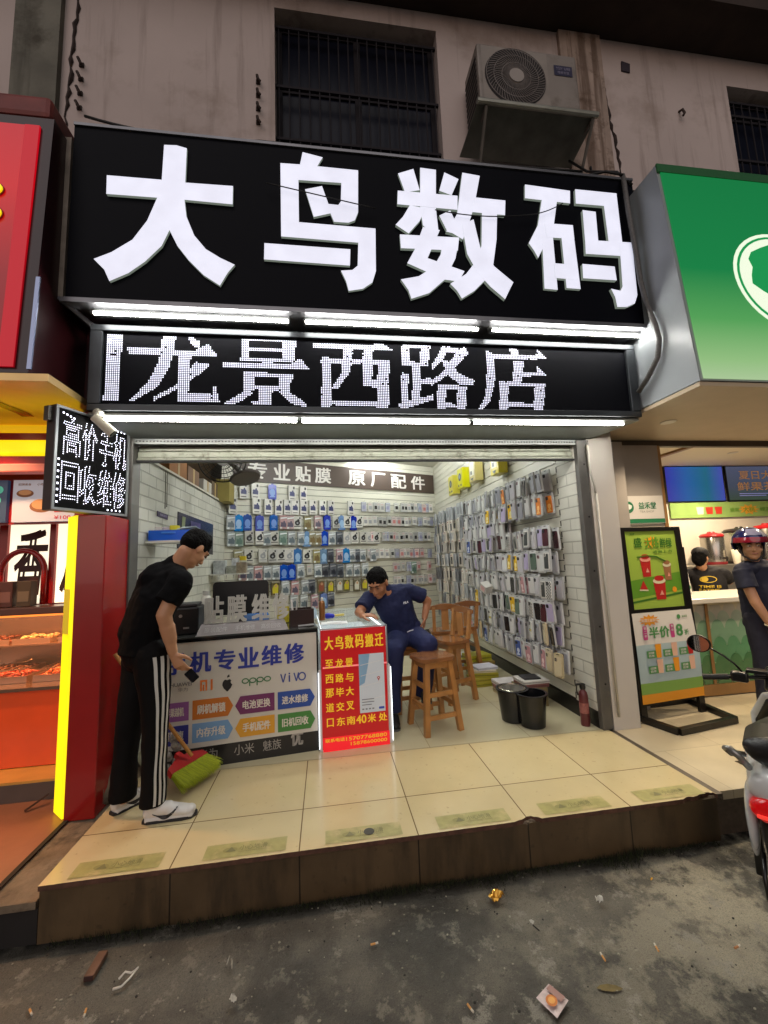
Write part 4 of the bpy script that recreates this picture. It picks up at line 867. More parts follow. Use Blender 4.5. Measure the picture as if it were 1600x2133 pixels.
# steel dispensers
STEEL = pm('brushed_steel', (176, 172, 166), .22, metal=.9, var=.08)
for k, (x, r_, z0, z1, lid, lab) in enumerate(((6.25, .14, 1.165, 1.60, 0, 'slim steel drink barrel with red lid half behind the poster stand'), (6.72, .19, 1.165, 1.66, 1, 'wide steel drink barrel with black lid beside the staff member'), (7.18, .15, 1.165, 1.70, 0, 'tall steel drink barrel with red lid beside the rider helmet'), (8.0, .16, 1.165, 1.66, 0, 'steel drink barrel with red lid behind the rider shoulder'))):
    t = thing('drink_barrel', lab, 'dispenser', (x, 2.02, z0), 0, 'steel drink barrels on the back counter')
    b = MB(); b.lathe([(r_*.95, z0), (r_, z0+.03), (r_, z1-.06), (r_*.96, z1-.05)], (x, 2.02, 0), 28); b.build('barrel', STEEL, t, smooth=40)
    b = MB(); b.lathe([(r_*1.03, z1-.05), (r_*1.06, z1-.03), (r_*.9, z1-.005), (.05, z1+.01), (.04, z1+.03), (.0001, z1+.032)], (x, 2.02, 0), 28); b.build('lid', pm('lid_red', (186, 34, 40), .35) if not lid else pm('lid_black', (34, 30, 28), .4), t, smooth=50)
    b = MB(); b.lathe([(r_*1.04, z0), (r_*1.04, z0+.035)], (x, 2.02, 0), 28); b.build('base_ring', pm('ring_red', (130, 30, 36), .4) if not lid else pm('lid_black', (34, 30, 28), .4), t, smooth=50)
    b = MB(); b.cyl((x-.03, 1.99-r_, z0+.09), (x-.03, 1.93-r_, z0+.085), .014); b.cyl((x-.03, 1.94-r_, z0+.11), (x-.03, 1.94-r_, z0+.05), .012); b.build('tap', pm('lid_black', (34, 30, 28), .4), t)
# white paper bag and cup on the counter
pb = thing('paper_bag', 'white paper bag with green tree prints standing on the drink counter', 'bag', (4.38, .75, .916), .1)
M_ = PM[pb.name]; b = MB(M_); b.mesh([(-.15, -.08, 0), (.15, -.08, 0), (.15, .08, 0), (-.15, .08, 0), (-.15, -.02, .40), (.02, -.06, .36), (.15, -.05, .27), (.15, .05, .27), (.0, .05, .35), (-.15, .03, .40)], [(3, 2, 1, 0), (0, 1, 6, 5, 4), (1, 2, 7, 6), (2, 3, 9, 8, 7), (3, 0, 4, 9), (4, 5, 6, 7, 8, 9)]); b.build('bag', pm('paper_white', (222, 218, 208), .6, var=.05, vs=12, bump=.2, bs=14), pb)
b = MB(M_ @ frame((0, -.0815, 0), (1, 0, 0)))
pass
for x in (-.05, .08):
    b = MB(M_ @ frame((0, -.0815, 0), (1, 0, 0))); b.disc(x, .10, .03, 0, None, 0, .035); b.disc(x+.03, .085, .024, .0005, None, 0); b.rect(x-.008, x+.008, .03, .08, .0006)
    b.build('tree_print', pm('print_tree', (60, 140, 84), .5), pb)
b = MB(); b.lathe([(.04, 1.165), (.055, 1.36), (.05, 1.365)], (6.42, 1.84, 0), 18); tag(b.build('paper_cup', pm('cup_cream', (226, 220, 200), .5), smooth=50), 'tall cream paper cup in front of the steel barrels', 'cup')
# lamps
DL = pm('downlight_disc', (255, 250, 236), .4, em=(255, 240, 214), es=14)
for (x, y, z) in ((3.72, -.12, 2.498), (4.75, .75, 2.658), (6.2, 1.5, 2.658)):
    b = MB(); b.lathe([(.05, -.004), (.045, -.0015), (.0001, -.001)], (x, y, z), 20); q = b.build('downlight', DL, dr)
    b = MB(); b.lathe([(.052, -.005), (.06, -.004), (.062, 0)], (x, y, z), 20); b.build('trim_ring', WHT, q)
WARM = (1.0, .80, .55)
spot(dr, (3.72, -.12, 2.485), 110, WARM); spot(dr, (4.75, .75, 2.64), 140, WARM, R(150)); spot(dr, (6.2, 1.5, 2.64), 230, WARM, R(160)); spot(dr, (5.4, -.1, 2.485), 130, WARM, R(140))
# ---- green lit sign
gs = thing('green_sign', 'glowing green light box sign with a round white emblem over the drink shop', 'shop sign', (5.5, -.4, 2.53))
b = MB(); b.mesh([(3.30, -.72, 4.30), (9.5, -.72, 4.30), (9.5, -.85, 2.535), (3.30, -.85, 2.535), (3.30, -.03, 4.30), (9.5, -.03, 4.30), (9.5, -.03, 2.535), (3.30, -.03, 2.535)], [(0, 3, 2, 1), (0, 1, 5, 4), (1, 2, 6, 5), (2, 3, 7, 6), (4, 5, 6, 7), (0, 4, 7, 3)])
b.build('casing', pm('casing_white', (150, 156, 160), .35, var=.06, vs=3), gs)
FG = frame((3.30, -.85, 2.535), (1, 0, 0), (0, .13, 1.765))
b = MB(); b.prism([(.025, .012), (6.2, .012), (6.2, 1.70), (.025, 1.70)], .002, .010, FG)
b.build('lit_face', emit_ramp('green_face', [(0, (188, 218, 168)), (.09, (160, 208, 140)), (.27, (92, 176, 96)), (.5, (22, 140, 74)), (1, (16, 130, 68))], 2, 0, 1.77, .8), gs)
b = MB(); b.prism([(.0, 1.702), (6.2, 1.702), (6.2, 1.775), (.0, 1.775)], .001, .014, FG); b.build('top_trim', pm('green_trim', (70, 130, 84), .3, metal=.4), gs)
EX, EZ = 0.86, 0.82
def egg(s, n=40):
    o = []
    for k in range(n):
        a = 2*math.pi*k/n; x = math.cos(a); y = math.sin(a)
        o.append((EX+s*.40*x*(1+.06*y), EZ+s*.40*y))
    return o
LW = pm('emblem_white', (230, 240, 224), .4, em=(222, 236, 210), es=.85); LG = pm('emblem_green', (24, 140, 78), .4, em=(20, 138, 72), es=.8)
b = MB()
for i, (s, m) in enumerate(((1.0, 0), (.93, 1), (.88, 0))): b.prism(egg(s), .010+.002*i, .012+.002*i, FG, m)
b.prism([(EX+.27*math.cos(a*.3)*(1+.12*math.sin(a*1.7)), EZ+.06+.24*math.sin(a*.3)) for a in range(21)], .016, .018, FG, 1)
b.prism(ovalp(EX+.02, EZ-.17, .13, .09), .018, .020, FG, 1)
b.build('emblem', [LW, LG], gs)
# ---- poster stand
ps = thing('poster_stand', 'black framed poster stand with a green drink poster over a white offer poster', 'poster stand', (3.70, .08, -.012))
FPS = frame((3.345, .07, 0), (math.cos(.12), math.sin(.12), 0), (0, .03, 1)); BKM = pm('stand_black', (20, 17, 16), .35)
b = MB(FPS); 
for a in ((-.02, .04, -.01, 1.61), (.61, .67, -.01, 1.61)): b.box(a[0], a[1], a[2], a[3], -.03, 0)
for a in ((.04, .61, 1.575, 1.61), (.04, .61, .865, .895)): b.box(a[0], a[1], a[2], a[3], -.03, 0)
b.build('frame', BKM, ps)
b = MB(FPS); b.box(.672, .70, .2, 1.42, -.05, -.01); b.box(.04, .61, .10, .13, -.05, -.02); b.build('rear_strut', BKM, ps)
b = MB(); 
for p, q in (((3.33, .07), (3.41, -.20)), ((3.41, -.20), (4.02, -.10)), ((4.02, -.10), (4.06, .38)), ((4.06, .38), (3.40, .34)), ((3.40, .34), (3.33, .07))):
    d_ = (V((*q, 0))-V((*p, 0))); f = frame((p[0], p[1], -.010), d_); b.mesh([f @ V(v) for v in ((0, 0, -.022), (d_.length, 0, -.022), (d_.length, 0, .022), (0, 0, .022), (0, .045, -.022), (d_.length, .045, -.022), (d_.length, .045, .022), (0, .045, .022))], [(0, 1, 2, 3), (4, 7, 6, 5), (0, 4, 5, 1), (1, 5, 6, 2), (2, 6, 7, 3), (3, 7, 4, 0)])
b.build('base_frame', BKM, ps)
GP = [pm('gp_lime', (150, 178, 70), .3), pm('gp_green', (96, 146, 46), .3), pm('gp_deep', (62, 110, 40), .3), pm('gp_red', (176, 40, 36), .35), pm('gp_pink', (220, 150, 130), .35), pm('gp_orange', (226, 150, 40), .35), pm('gp_cream', (214, 206, 170), .35), pm('gp_brown', (150, 104, 70), .35)]
b = MB(FPS); b.rect(.04, .61, .895, 1.575, -.012, None, 0); b.flat([(.04, .985), (.61, 1.04), (.61, 1.20), (.04, 1.14)], -.011, None, 1); b.flat([(.04, .945), (.61, 1.005), (.61, 1.022), (.04, .962)], -.010, None, 2)
up1 = b.build('upper_poster', GP, ps)
b = MB(FPS)
def cup(x, z, wd, h, m, m2):
    b.flat([(x-wd*.38, z), (x+wd*.38, z), (x+wd*.5, z+h*.8), (x-wd*.5, z+h*.8)], -.009, None, m); b.flat(ovalp(x, z+h*.82, wd*.53, h*.13), -.008, None, m2); b.flat(ovalp(x, z+h*.93, wd*.4, h*.12), -.007, None, m); b.flat([(x-wd*.1, z+h*.2), (x+wd*.25, z+h*.2), (x+wd*.1, z+h*.42)], -.007, None, 4)
cup(.235, 1.17, .115, .19, 3, 4); cup(.36, .965, .135, .20, 3, 6); cup(.47, 1.13, .09, .17, 7, 6)
b.flat([(.135, 1.06), (.225, 1.055), (.185, 1.14)], -.009, None, 3); b.flat([(.13, 1.052), (.228, 1.046), (.226, 1.058), (.134, 1.064)], -.008, None, 6)
b.flat([(.33+(.05 if k % 2 else .085)*math.cos(2*math.pi*k/24), 1.475+(.035 if k % 2 else .058)*math.sin(2*math.pi*k/24)) for k in range(24)], -.009, None, 5)
b.text('盛', .13, .22, 1.43, 1.52, -.007, None, 2, .03); b.text('大桃', .25, .41, 1.42, 1.52, -.007, None, 1, .04); b.text('鲜绿', .42, .56, 1.42, 1.51, -.007, None, 2, .03); b.text('清爽上市', .33, .55, 1.375, 1.40, -.007, None, 2, .02)
b.text('益禾堂', .10, .15, 1.545, 1.56, -.007, None, 2, .02); b.tube([(.15, 1.345, -.008), (.25, 1.355, -.008), (.36, 1.345, -.008), (.46, 1.30, -.008)], .006, 4, 2); b.disc(.52, 1.045, .025, -.008, None, 5)
b.build('print', GP, up1)
WP = [pm('wp_white', (214, 210, 200), .4), pm('wp_sky', (168, 188, 190), .4), pm('gp_orange', (226, 150, 40), .35), pm('wp_green', (84, 144, 84), .4), pm('wp_magenta', (190, 70, 130), .4), pm('gp_red', (176, 40, 36), .35), pm('wp_peach', (220, 176, 150), .4), pm('wp_lawn', (124, 164, 76), .4)]
b = MB(FPS); n = 8
def bow(x, z): return .004+.018*math.sin(math.pi*min(1, max(0, (.86-z)/.72)))*(.3+.7*x/.62)
def sheet(x0, x1, z0, z1, mi, lift=0.0, nz=9, nx=5):
    vs = [(x0+(x1-x0)*i/nx, z0+(z1-z0)*j/nz, bow(x0+(x1-x0)*i/nx, z0+(z1-z0)*j/nz)+lift) for j in range(nz+1) for i in range(nx+1)]
    b.mesh(vs, [(j*(nx+1)+i, j*(nx+1)+i+1, (j+1)*(nx+1)+i+1, (j+1)*(nx+1)+i) for j in range(nz) for i in range(nx)], mi)
sheet(.0, .655, .60, .865, 0); sheet(.0, .66, .29, .5999, 1); sheet(0, .665, .20, .2899, 7); sheet(0, .668, .125, .1999, 2)
lp1 = b.build('lower_poster', WP, ps)
b = MB(FPS); L0 = .012
b.flat([(.17+(.075 if k % 2 else .115)*math.cos(2*math.pi*k/24), .80+(.03 if k % 2 else .05)*math.sin(2*math.pi*k/24)) for k in range(24)], L0, None, 2)
b.text('每周三会员日', .085, .255, .785, .815, L0+.003, None, 0, .02)
for x, t_ in ((.105, '第二杯'), (.40, '整单')):
    b.flat(rounded(x-.022, x+.022, .64, .755, .01), L0+.004, None, 4)
    for k, ch in enumerate(t_): b.text(ch, x-.013, x+.013, .725-.032*k-.0, .748-.032*k, L0+.006, None, 0, .02)
b.text('半价', .145, .37, .645, .745, L0+.004, None, 3, .045); b.text('8', .44, .515, .645, .75, L0+.005, None, 3, .05); b.text('折', .53, .58, .65, .70, L0+.005, None, 3, .03)
b.text('益禾堂', .53, .59, .80, .82, L0, None, 3, .02); b.disc(.495, .81, .02, L0, None, 3)
for z, cs in ((.50, (2, 6, 5)), (.375, (6, 2, 6))):
    for k in range(3):
        x = .09+.175*k; b.rect(x, x+.14, z-.01, z+.05, .021, None, 3); b.flat([(x+.10, z-.012), (x+.15, z-.012), (x+.158, z+.10), (x+.092, z+.10)], .0225, None, cs[k])
        b.text('招牌', x+.015, x+.075, z+.022, z+.042, .0225, None, 0, .02); b.text('奶茶', x+.015, x+.075, z-.002, z+.018, .0225, None, 0, .02)
b.build('print', WP, lp1)
# ================================================================ INSIDE THE REPAIR SHOP
GLB = pm('gloss_black', (16, 15, 16), 0.15)
def itube(x0, x1, y, z, lab):
    t = thing('ceiling_tube', lab, 'light', ((x0+x1)/2, y, z), 0, 'tubes on the shop ceiling')
    b = MB(); b.tube([(x0, y, z), (x1, y, z)], .0125, 10); b.build('tube', pm('tube_room', (255, 255, 255), .3, em=(250, 254, 250), es=160), t, smooth=60)
    b = MB(); b.box(x0-.02, x1+.02, y-.02, y+.02, z+.014, z+.045, bev=.003); b.build('batten', BATT, t)
itube(1.30, 2.10, 3.75, 3.14, 'lit ceiling tube above the brown banner')
itube(2.42, 2.62, 3.70, 3.14, 'short lit ceiling tube by the slatted side wall')
itube(0.2, 1.4, 2.0, 3.14, 'lit ceiling tube in the middle of the room')
itube(0.4, 1.6, 0.9, 3.14, 'lit ceiling tube just behind the shutter, above the counters')
itube(1.8, 2.7, 1.6, 3.14, 'lit ceiling tube near the wall of phone cases')
# ---- brown banner
bb = thing('wall_banner', 'long dark brown banner with white writing across the top of the back wall', 'banner', (1.1, 3.7, 2.7), BANG)
b = MB(); b.prism([(.12, 2.665), (BL-.03, 2.665), (BL-.03, 3.03), (.12, 3.03)], .012, .022, FB); b.build('board', pm('banner_brown', (68, 54, 46), .5, var=.05), bb)
b = MB()
for ch, x0, x1 in (('专', .33, .62), ('业', .72, .99), ('贴', 1.07, 1.34), ('膜', 1.41, 1.70), ('原', 2.02, 2.36), ('厂', 2.47, 2.78), ('配', 2.90, 3.24), ('件', 3.35, 3.68)): b.text(ch, x0, x1, 2.715, 2.985, .024, FB, 0, .035)
b.build('lettering', pm('banner_white', (216, 212, 206), .5), bb)
# ---- service counter
CT = V((-.42, 0, 0)); CX = (math.cos(.12), math.sin(.12), 0); FC = frame(CT, CX)
ct = thing('service_counter', 'glass topped service counter fronted by a white phone repair banner', 'counter', (0.1, 0.2, 0), .12)
M = PM[ct.name].copy(); MC = frame((-.42, 0, 0), CX, (-math.sin(.12), math.cos(.12), 0))   # x along, y into the shop, z up
b = MB(MC); b.box(0, 1.105, .012, .52, .0, .880); b.build('body', pm('counter_black', (22, 20, 20), .35), ct)
b = MB(MC); b.box(-.01, 1.112, -.006, .54, .896, .906); b.build('glass_top', pm('top_glass', (60, 62, 60), .06, spec=.6), ct)
b = MB(MC); b.box(-.008, 1.11, -.004, .006, .881, .895); b.box(1.102, 1.112, -.004, .02, .0, .89); b.box(0, 1.10, .0, .006, .872, .8805); b.build('edge_frame', GLB, ct)
b = MB(MC); b.box(.0, 1.10, .002, .010, .145, .870); pn = b.build('banner_panel', pm('banner_offwhite', (206, 202, 192), .4, var=.04), ct)
b = MB()
NAV = [pm('text_navy', (40, 54, 150), .5), pm('logo_orange', (226, 120, 40), .5), pm('logo_black', (20, 20, 22), .5), pm('logo_green', (60, 120, 70), .5), pm('logo_blue', (60, 76, 150), .5), pm('text_grey2', (110, 110, 112), .5)]
for k, ch in enumerate('手机专业维修'): b.text(ch, .030+.1655*k, .030+.1655*k+.148, .652, .805, .0, FC, 0, .04)
b.text('HUAWEI', .075, .215, .572, .598, .0, FC, 5, .02); b.text('华为', .125, .19, .535, .562, .0, FC, 5, .01)
for a in ((.270, .283, .525, .600), (.283, .318, .587, .600), (.305, .318, .525, .587), (.288, .299, .525, .568), (.340, .354, .525, .600)): b.rect(a[0], a[1], a[2], a[3], .0, FC, 1)
pts = [(.4535+.034*math.sin(t)*(1.0 if math.cos(t) < .2 else .93), .552-.040*math.cos(t)-(.010*max(0, math.cos(2*t))**4 if abs(math.sin(t)) < .45 else 0)) for t in [2*math.pi*k/36 for k in range(36)]]
b.flat(pts, .0, FC, 2); b.flat([(.452, .598), (.470, .604), (.466, .622), (.453, .612)], .0, FC, 2); b.disc(.494, .566, .017, .001, FC, 6)
def ring(cx, cz, rx, rz, wd, mi, d=.0):
    n = 20
    for k in range(n):
        a, c = 2*math.pi*k/n, 2*math.pi*(k+1)/n
        b.flat([(cx+rx*math.cos(a), cz+rz*math.sin(a)), (cx+rx*math.cos(c), cz+rz*math.sin(c)), (cx+(rx-wd)*math.cos(c), cz+(rz-wd)*math.sin(c)), (cx+(rx-wd)*math.cos(a), cz+(rz-wd)*math.sin(a))], d, FC, mi)
for k in range(4): ring(.578+.052*k, .562, .026, .020, .008, 3, .0+.0006*k)
for k in (1, 2): b.rect(.5525+.052*k, .5605+.052*k, .524, .562, .0022, FC, 3)
for cx in (.848, .945): 
    b.flat([(cx-.022, .584), (cx-.012, .584), (cx+.004, .522), (cx-.005, .522)], .0, FC, 4); b.flat([(cx+.012, .584), (cx+.022, .584), (cx+.004, .522), (cx-.004, .522)], .0008, FC, 4)
b.rect(.888, .899, .522, .570, .0, FC, 4); b.rect(.888, .899, .577, .588, .0, FC, 4); ring(.987, .553, .030, .032, .010, 4)
b.build('lettering', NAV+[pm('banner_offwhite', (206, 202, 192), .4)], pn)
def arrow(x0, x1, z0, z1, kind, col, tx, nm):
    h = (z0+z1)/2; q = .035
    P_ = {'r': [(x0, z0), (x1-q, z0), (x1, h), (x1-q, z1), (x0, z1)], 'l': [(x0, h), (x0+q, z0), (x1, z0), (x1, z1), (x0+q, z1)], 'b': [(x0, z0), (x1, z0), (x1, z1), (x0, z1)]}[kind]
    b = MB(); b.prism(P_, -.0018, .0012, FC, 0); a = b.build('arrow_label', pm('label_%s' % nm, col, .45), ct); a['label'] = '%s arrow label with white writing' % nm
    b = MB(); b.text(tx, x0+.03+(q*.6 if kind == 'l' else 0), x1-.03-(q*.6 if kind == 'r' else 0), z0+.032, z1-.032, .002, FC, 0, .03); b.build('lettering', pm('label_text', (222, 216, 204), .5), a)
arrow(.02, .198, .338, .464, 'b', (140, 84, 150), '苹果越机', 'mauve'); arrow(.222, .494, .335, .466, 'r', (196, 112, 34), '刷机解锁', 'orange'); arrow(.508, .784, .332, .458, 'l', (112, 44, 96), '电池更换', 'plum'); arrow(.807, 1.081, .332, .456, 'r', (42, 76, 156), '进水维修', 'blue')
arrow(.02, .198, .180, .308, 'b', (44, 48, 132), '屏幕修复', 'navy'); arrow(.222, .494, .180, .308, 'r', (116, 158, 202), '内存升级', 'sky'); arrow(.508, .784, .175, .302, 'l', (216, 156, 46), '手机配件', 'amber'); arrow(.807, 1.081, .172, .298, 'r', (70, 132, 62), '旧机回收', 'green')
b = MB()
for tx, x0, x1 in (('华为', .26, .39), ('小米', .50, .64), ('魅族', .70, .83)): b.text(tx, x0, x1, .052, .125, -.010, FC, 0, .01)
b.text('优', .90, .99, .055, .175, -.010, FC, 0, .04); b.build('lettering', pm('plinth_text', (160, 156, 150), .5), ct)
# ---- standing letter sign on the counter
ls2 = thing('letter_stand', 'grey standing letters on a sloping base plate on top of the counter', 'counter sign', (.14, .07, .907), .12)
FS = frame(V((-.42, 0, .9075)) + V(CX)*.235 - V((-math.sin(.12), math.cos(.12), 0))*.005, CX)
b = MB(); b.mesh([FS @ V(p) for p in ((0, 0, 0), (.655, 0, 0), (.625, .075, -.06), (.03, .075, -.06), (0, 0, -.09), (.655, 0, -.09), (.625, .075, -.075), (.03, .075, -.075))], [(0, 1, 2, 3), (7, 6, 5, 4), (0, 4, 5, 1), (1, 5, 6, 2), (2, 6, 7, 3), (3, 7, 4, 0)])
b.build('base_plate', pm('plate_mid', (134, 128, 128), .35), ls2)
FP = frame(FS @ V((0, 0, .0015)), CX, FS.to_3x3() @ V((0, .075, -.06))); b = MB()
for tx, x0, x1 in (('原装配件', .055, .215), ('手机维修', .27, .41), ('高价回收', .455, .60)): b.text(tx, x0, x1, .025, .068, 0, FP, 0, .01)
b.build('lettering', pm('plate_text2', (176, 172, 170), .5), ls2)
b = MB(frame(FS @ V((0, .075, -.066)), CX))
for ch, x0, x1 in (('贴', .045, .185), ('膜', .205, .350), ('维', .385, .520), ('修', .535, .665)):
    b.text(ch, x0, x1, -.004, .205, 0, None, 0, .035, depth=.014)
b.build('standing_letter', pm('letter_grey', (186, 186, 180), .4), ls2)
# ---- things on the counter
def on_counter(u, v, z=.907): return V((-.42, 0, z)) + V(CX)*u + V((-math.sin(.12), math.cos(.12), 0))*v
p = on_counter(.11, .24); pr = thing('receipt_printer', 'black boxy printer with small silver badge beside the standing letters', 'printer', p, .12); M = PM[pr.name]
b = MB(M); b.box(-.125, .125, -.12, .14, 0, .20, bev=.012); b.build('body', pm('printer_black', (20, 19, 20), .4), pr)
b = MB(M); b.box(-.10, .11, -.10, .12, .201, .225, bev=.008); b.build('lid', pm('printer_lid', (44, 42, 44), .45), pr)
b = MB(M); b.box(.02, .06, -.1245, -.121, .045, .058); b.cyl((0, -.1215, .14), (0, -.126, .14), .012, n=12); b.build('badge', pm('badge_silver', (170, 170, 170), .3, metal=.7), pr)
p = on_counter(.50, .36); mo = thing('computer_monitor', 'black monitor seen from behind above the standing letters', 'monitor', p, .12); M = PM[mo.name]
b = MB(M); b.prism(rounded(-.20, .24, .10, .37, .03), -.03, .0, frame((0, 0, 0), (1, 0, 0))); b.build('screen_back', pm('monitor_black', (12, 12, 14), .35), mo)
b = MB(M); b.cyl((0.02, .04, .0), (0.02, .03, .14), .022); b.lathe([(.10, 0), (.10, .008), (.03, .014)], (0.02, .05, 0)); b.build('stand', pm('monitor_black', (12, 12, 14), .35), mo)
p = on_counter(1.0, .20); db = thing('tool_box', 'open dark wooden box holding tools beside the glowing display case', 'box', p, .12); M = PM[db.name]
b = MB(M)
for a in ((-.095, .095, -.09, -.08, 0, .13), (-.095, .095, .08, .09, 0, .13), (-.095, -.085, -.08, .08, 0, .13), (.085, .095, -.08, .08, 0, .13), (-.085, .085, -.08, .08, 0, .01)): b.box(*a)
b.build('case', pm('dark_wood', (44, 24, 20), .35, var=.2), db)
for nm, q0, q1, r_, c, lb in (('screwdriver', (-.05, 0, .012), (-.03, -.02, .22), .006, (200, 196, 190), 'pale thin screwdriver standing in the dark wooden box'), ('tweezers', (.03, .02, .012), (.05, .03, .19), .004, (60, 60, 62), 'dark tweezers standing in the dark wooden box'), ('marker_pen', (-.06, .04, .012), (-.075, .06, .20), .008, (230, 226, 220), 'white marker pen leaning in the dark wooden box')):
    b = MB(M); b.tube([q0, q1], r_, 8); tag(b.build(nm, pm(nm, c, .4), smooth=40), lb, nm.replace('_', ' '))
b = MB(M); b.tube([(-.03, -.105, .006), (.05, -.13, .012), (.09, -.11, .01)], .007, 6); tag(b.build('cable_end', pm('grey_cable', (150, 150, 150), .5), smooth=60), 'short grey cable lying in front of the wooden tool box', 'cable')
p = on_counter(.86, .40); yb = MB(MX.Translation(p)); yb.box(-.05, .05, -.02, .02, 0, .16, bev=.006); tag(yb.build('yellow_pack', pm('pack_yellow', (190, 176, 40), .4)), 'yellow card pack half hidden behind the standing letters', 'pack')
p = on_counter(.235, .46); wb = thing('white_bottle', 'tall white plastic bottle behind the black printer', 'bottle', p); b = MB(PM[wb.name])
b.lathe([(.04, 0), (.045, .02), (.045, .20), (.035, .25), (.025, .265)], n=20); b.build('bottle', pm('bottle_white', (210, 210, 200), .35), wb, smooth=40)
b = MB(PM[wb.name]); b.lathe([(.028, .266), (.028, .30), (.001, .302)], n=18); b.build('cap', pm('cap_white', (190, 190, 184), .4), wb, smooth=40)
# ---- light case with the red poster
MP = frame((.705, .10, 0), (math.cos(.06), math.sin(.06), 0), (-math.sin(.06), math.cos(.06), 0)); FPo = frame((.705, .10, 0), (math.cos(.06), math.sin(.06), 0))
lc = thing('display_case', 'glowing glass display case running back beside the seated man', 'display case', (.96, .7, 0), .06)
b = MB(MP); b.box(-.02, .54, .01, 1.45, .0, .585, bev=.004); b.build('cabinet', pm('case_white', (206, 206, 204), .3), lc)
b = MB(MP); b.box(0, .52, .02, 1.44, .872, .884); b.build('glass_top', pm('case_glass', (220, 235, 235), .03, alpha=.25, spec=.7), lc)
b = MB(MP); b.box(0, .006, .02, 1.44, .586, .871); b.box(.514, .52, .02, 1.44, .586, .871); b.build('glass_side', pm('case_glass', (220, 235, 235), .03, alpha=.25), lc)
b = MB(MP)
for a in ((-.004, .004, .014, .024, .586, .888), (.516, .526, .014, .024, .586, .888), (-.004, .526, .014, .024, .884, .892), (.516, .526, .03, 1.44, .884, .892), (-.004, .004, .03, 1.44, .884, .892)): b.box(*a)
b.build('metal_frame', pm('case_alu', (186, 192, 196), .3, metal=.7), lc)
CSL = pm('case_led', (255, 255, 255), .3, em=(240, 248, 255), es=3.0)
b = MB(MP); b.box(.505, .512, .03, 1.40, .855, .868); b.box(.008, .015, .03, 1.40, .855, .868); b.box(-.024, -.0205, .004, .0095, .02, .57); b.box(.5405, .544, .004, .0095, .02, .57); b.build('light_strip', CSL, lc)
b = MB(MP); b.box(.007, .513, .03, 1.43, .72, .728); b.build('inner_shelf', pm('case_shelf', (214, 224, 228), .2, em=(225, 238, 245), es=.25), lc)
rr = random.Random(6)
for k in range(10):
    x, y = .09+.11*(k % 4), .12+.22*(k//4); b = MB(MP); b.box(x-.04, x+.04, y-.07, y+.07, .729, .745+.02*rr.random(), bev=.004)
    c, nm = [((230, 230, 228), 'white'), ((190, 200, 210), 'pale blue'), ((60, 60, 66), 'dark'), ((214, 206, 180), 'cream')][k % 4]
    tag(b.build('boxed_phone', pm('boxed_%d' % (k % 4), c, .35)), '%s boxed phone under the case glass, %s row from the poster' % (nm, ORD[k//4]), 'phone box', 'boxed phones in the display case')
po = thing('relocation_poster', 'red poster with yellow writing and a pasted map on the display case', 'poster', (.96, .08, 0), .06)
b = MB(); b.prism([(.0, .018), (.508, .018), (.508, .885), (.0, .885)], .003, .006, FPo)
b.build('sheet', pm('poster_red', (186, 18, 26), .35, em=(200, 14, 22), es=.20), po)  # case backlight is put into the sheet and lettering as emission
b = MB(); b.prism([(.004, -.004), (.512, -.004), (.512, .10), (.004, .10)], .0062, .0078, FPo); b.build('lower_glow_band', pm('poster_glow', (180, 20, 26), .35, em=(232, 30, 40), es=.75), po)  # bright backlit band, its light given as the strip's own glow
b = MB(); b.prism([(.012, .60), (.512, .60), (.512, .612), (.012, .612)], .006, .0072, FPo); b.build('upper_glow_band', pm('poster_band_glow', (200, 60, 60), .4, em=(240, 140, 140), es=.7), po)  # upper band of that backlight, given as glowing colour
YT = pm('poster_yellow', (232, 190, 40), .4, em=(240, 196, 50), es=.28)
b = MB()
for k, ch in enumerate('大鸟数码搬迁'): b.text(ch, .028+.0785*k, .028+.0785*k+.068, .735, .838, .0085, FPo, 0, .03)
for z, tx in ((.600, '至龙景'), (.490, '西路与'), (.387, '那毕大'), (.281, '道交叉')):
    for k, ch in enumerate(tx): b.text(ch, .030+.0765*k, .030+.0765*k+.062, z, z+.066, .0085, FPo, 0, .03)
for ch, x0, x1 in (('口', .034, .086), ('东', .108, .172), ('南', .184, .25), ('40', .256, .335), ('米', .345, .41), ('处', .43, .498)): b.text(ch, x0, x1, .175, .238, .0085, FPo, 0, .03)
b.text('联系电话', .02, .165, .066, .092, .0095, FPo, 0, .035); b.text('15707768880', .175, .49, .064, .090, .0095, FPo, 0, .02); b.text('15878600000', .21, .49, .028, .052, .0095, FPo, 0, .02)
b.build('lettering', YT, po)
b = MB(); b.prism([(.288, .250), (.486, .250), (.486, .685), (.288, .685)], .009, .0105, FPo); mp = b.build('map_sheet', pm('map_paper', (196, 204, 212), .4, em=(200, 208, 216), es=.12), po)
b = MB(); b.flat([(.288, .45), (.33, .47), (.36, .60), (.375, .685), (.288, .685)], .0112, FPo, 0)
for z0 in (.33, .44, .52, .60): b.flat([(.30, z0), (.48, z0+.03), (.48, z0+.034), (.30, z0+.005)], .0114, FPo, 1)
b.disc(.44, .50, .011, .0125, FPo, 2); b.disc(.44, .50, .005, .0132, FPo, 3); b.flat([(.434, .492), (.446, .492), (.44, .475)], .0125, FPo, 2); b.flat(rounded(.435, .478, .268, .285, .006), .0114, FPo, 4)
for z in (.345, .325, .305): b.rect(.305, .40-.02*(z < .32), z, z+.006, .0118, FPo, 5)
for k in range(4): b.rect(.305+.026*k, .32+.026*k, .272, .282, .0114, FPo, 5)
b.build('map_print', [pm('map_blue', (140, 180, 214), .5), pm('map_road', (220, 222, 224), .5), pm('pin_red', (190, 50, 60), .5), pm('map_white', (235, 235, 235), .5), pm('map_button', (50, 80, 190), .5), pm('map_text', (120, 124, 132), .5)], mp)
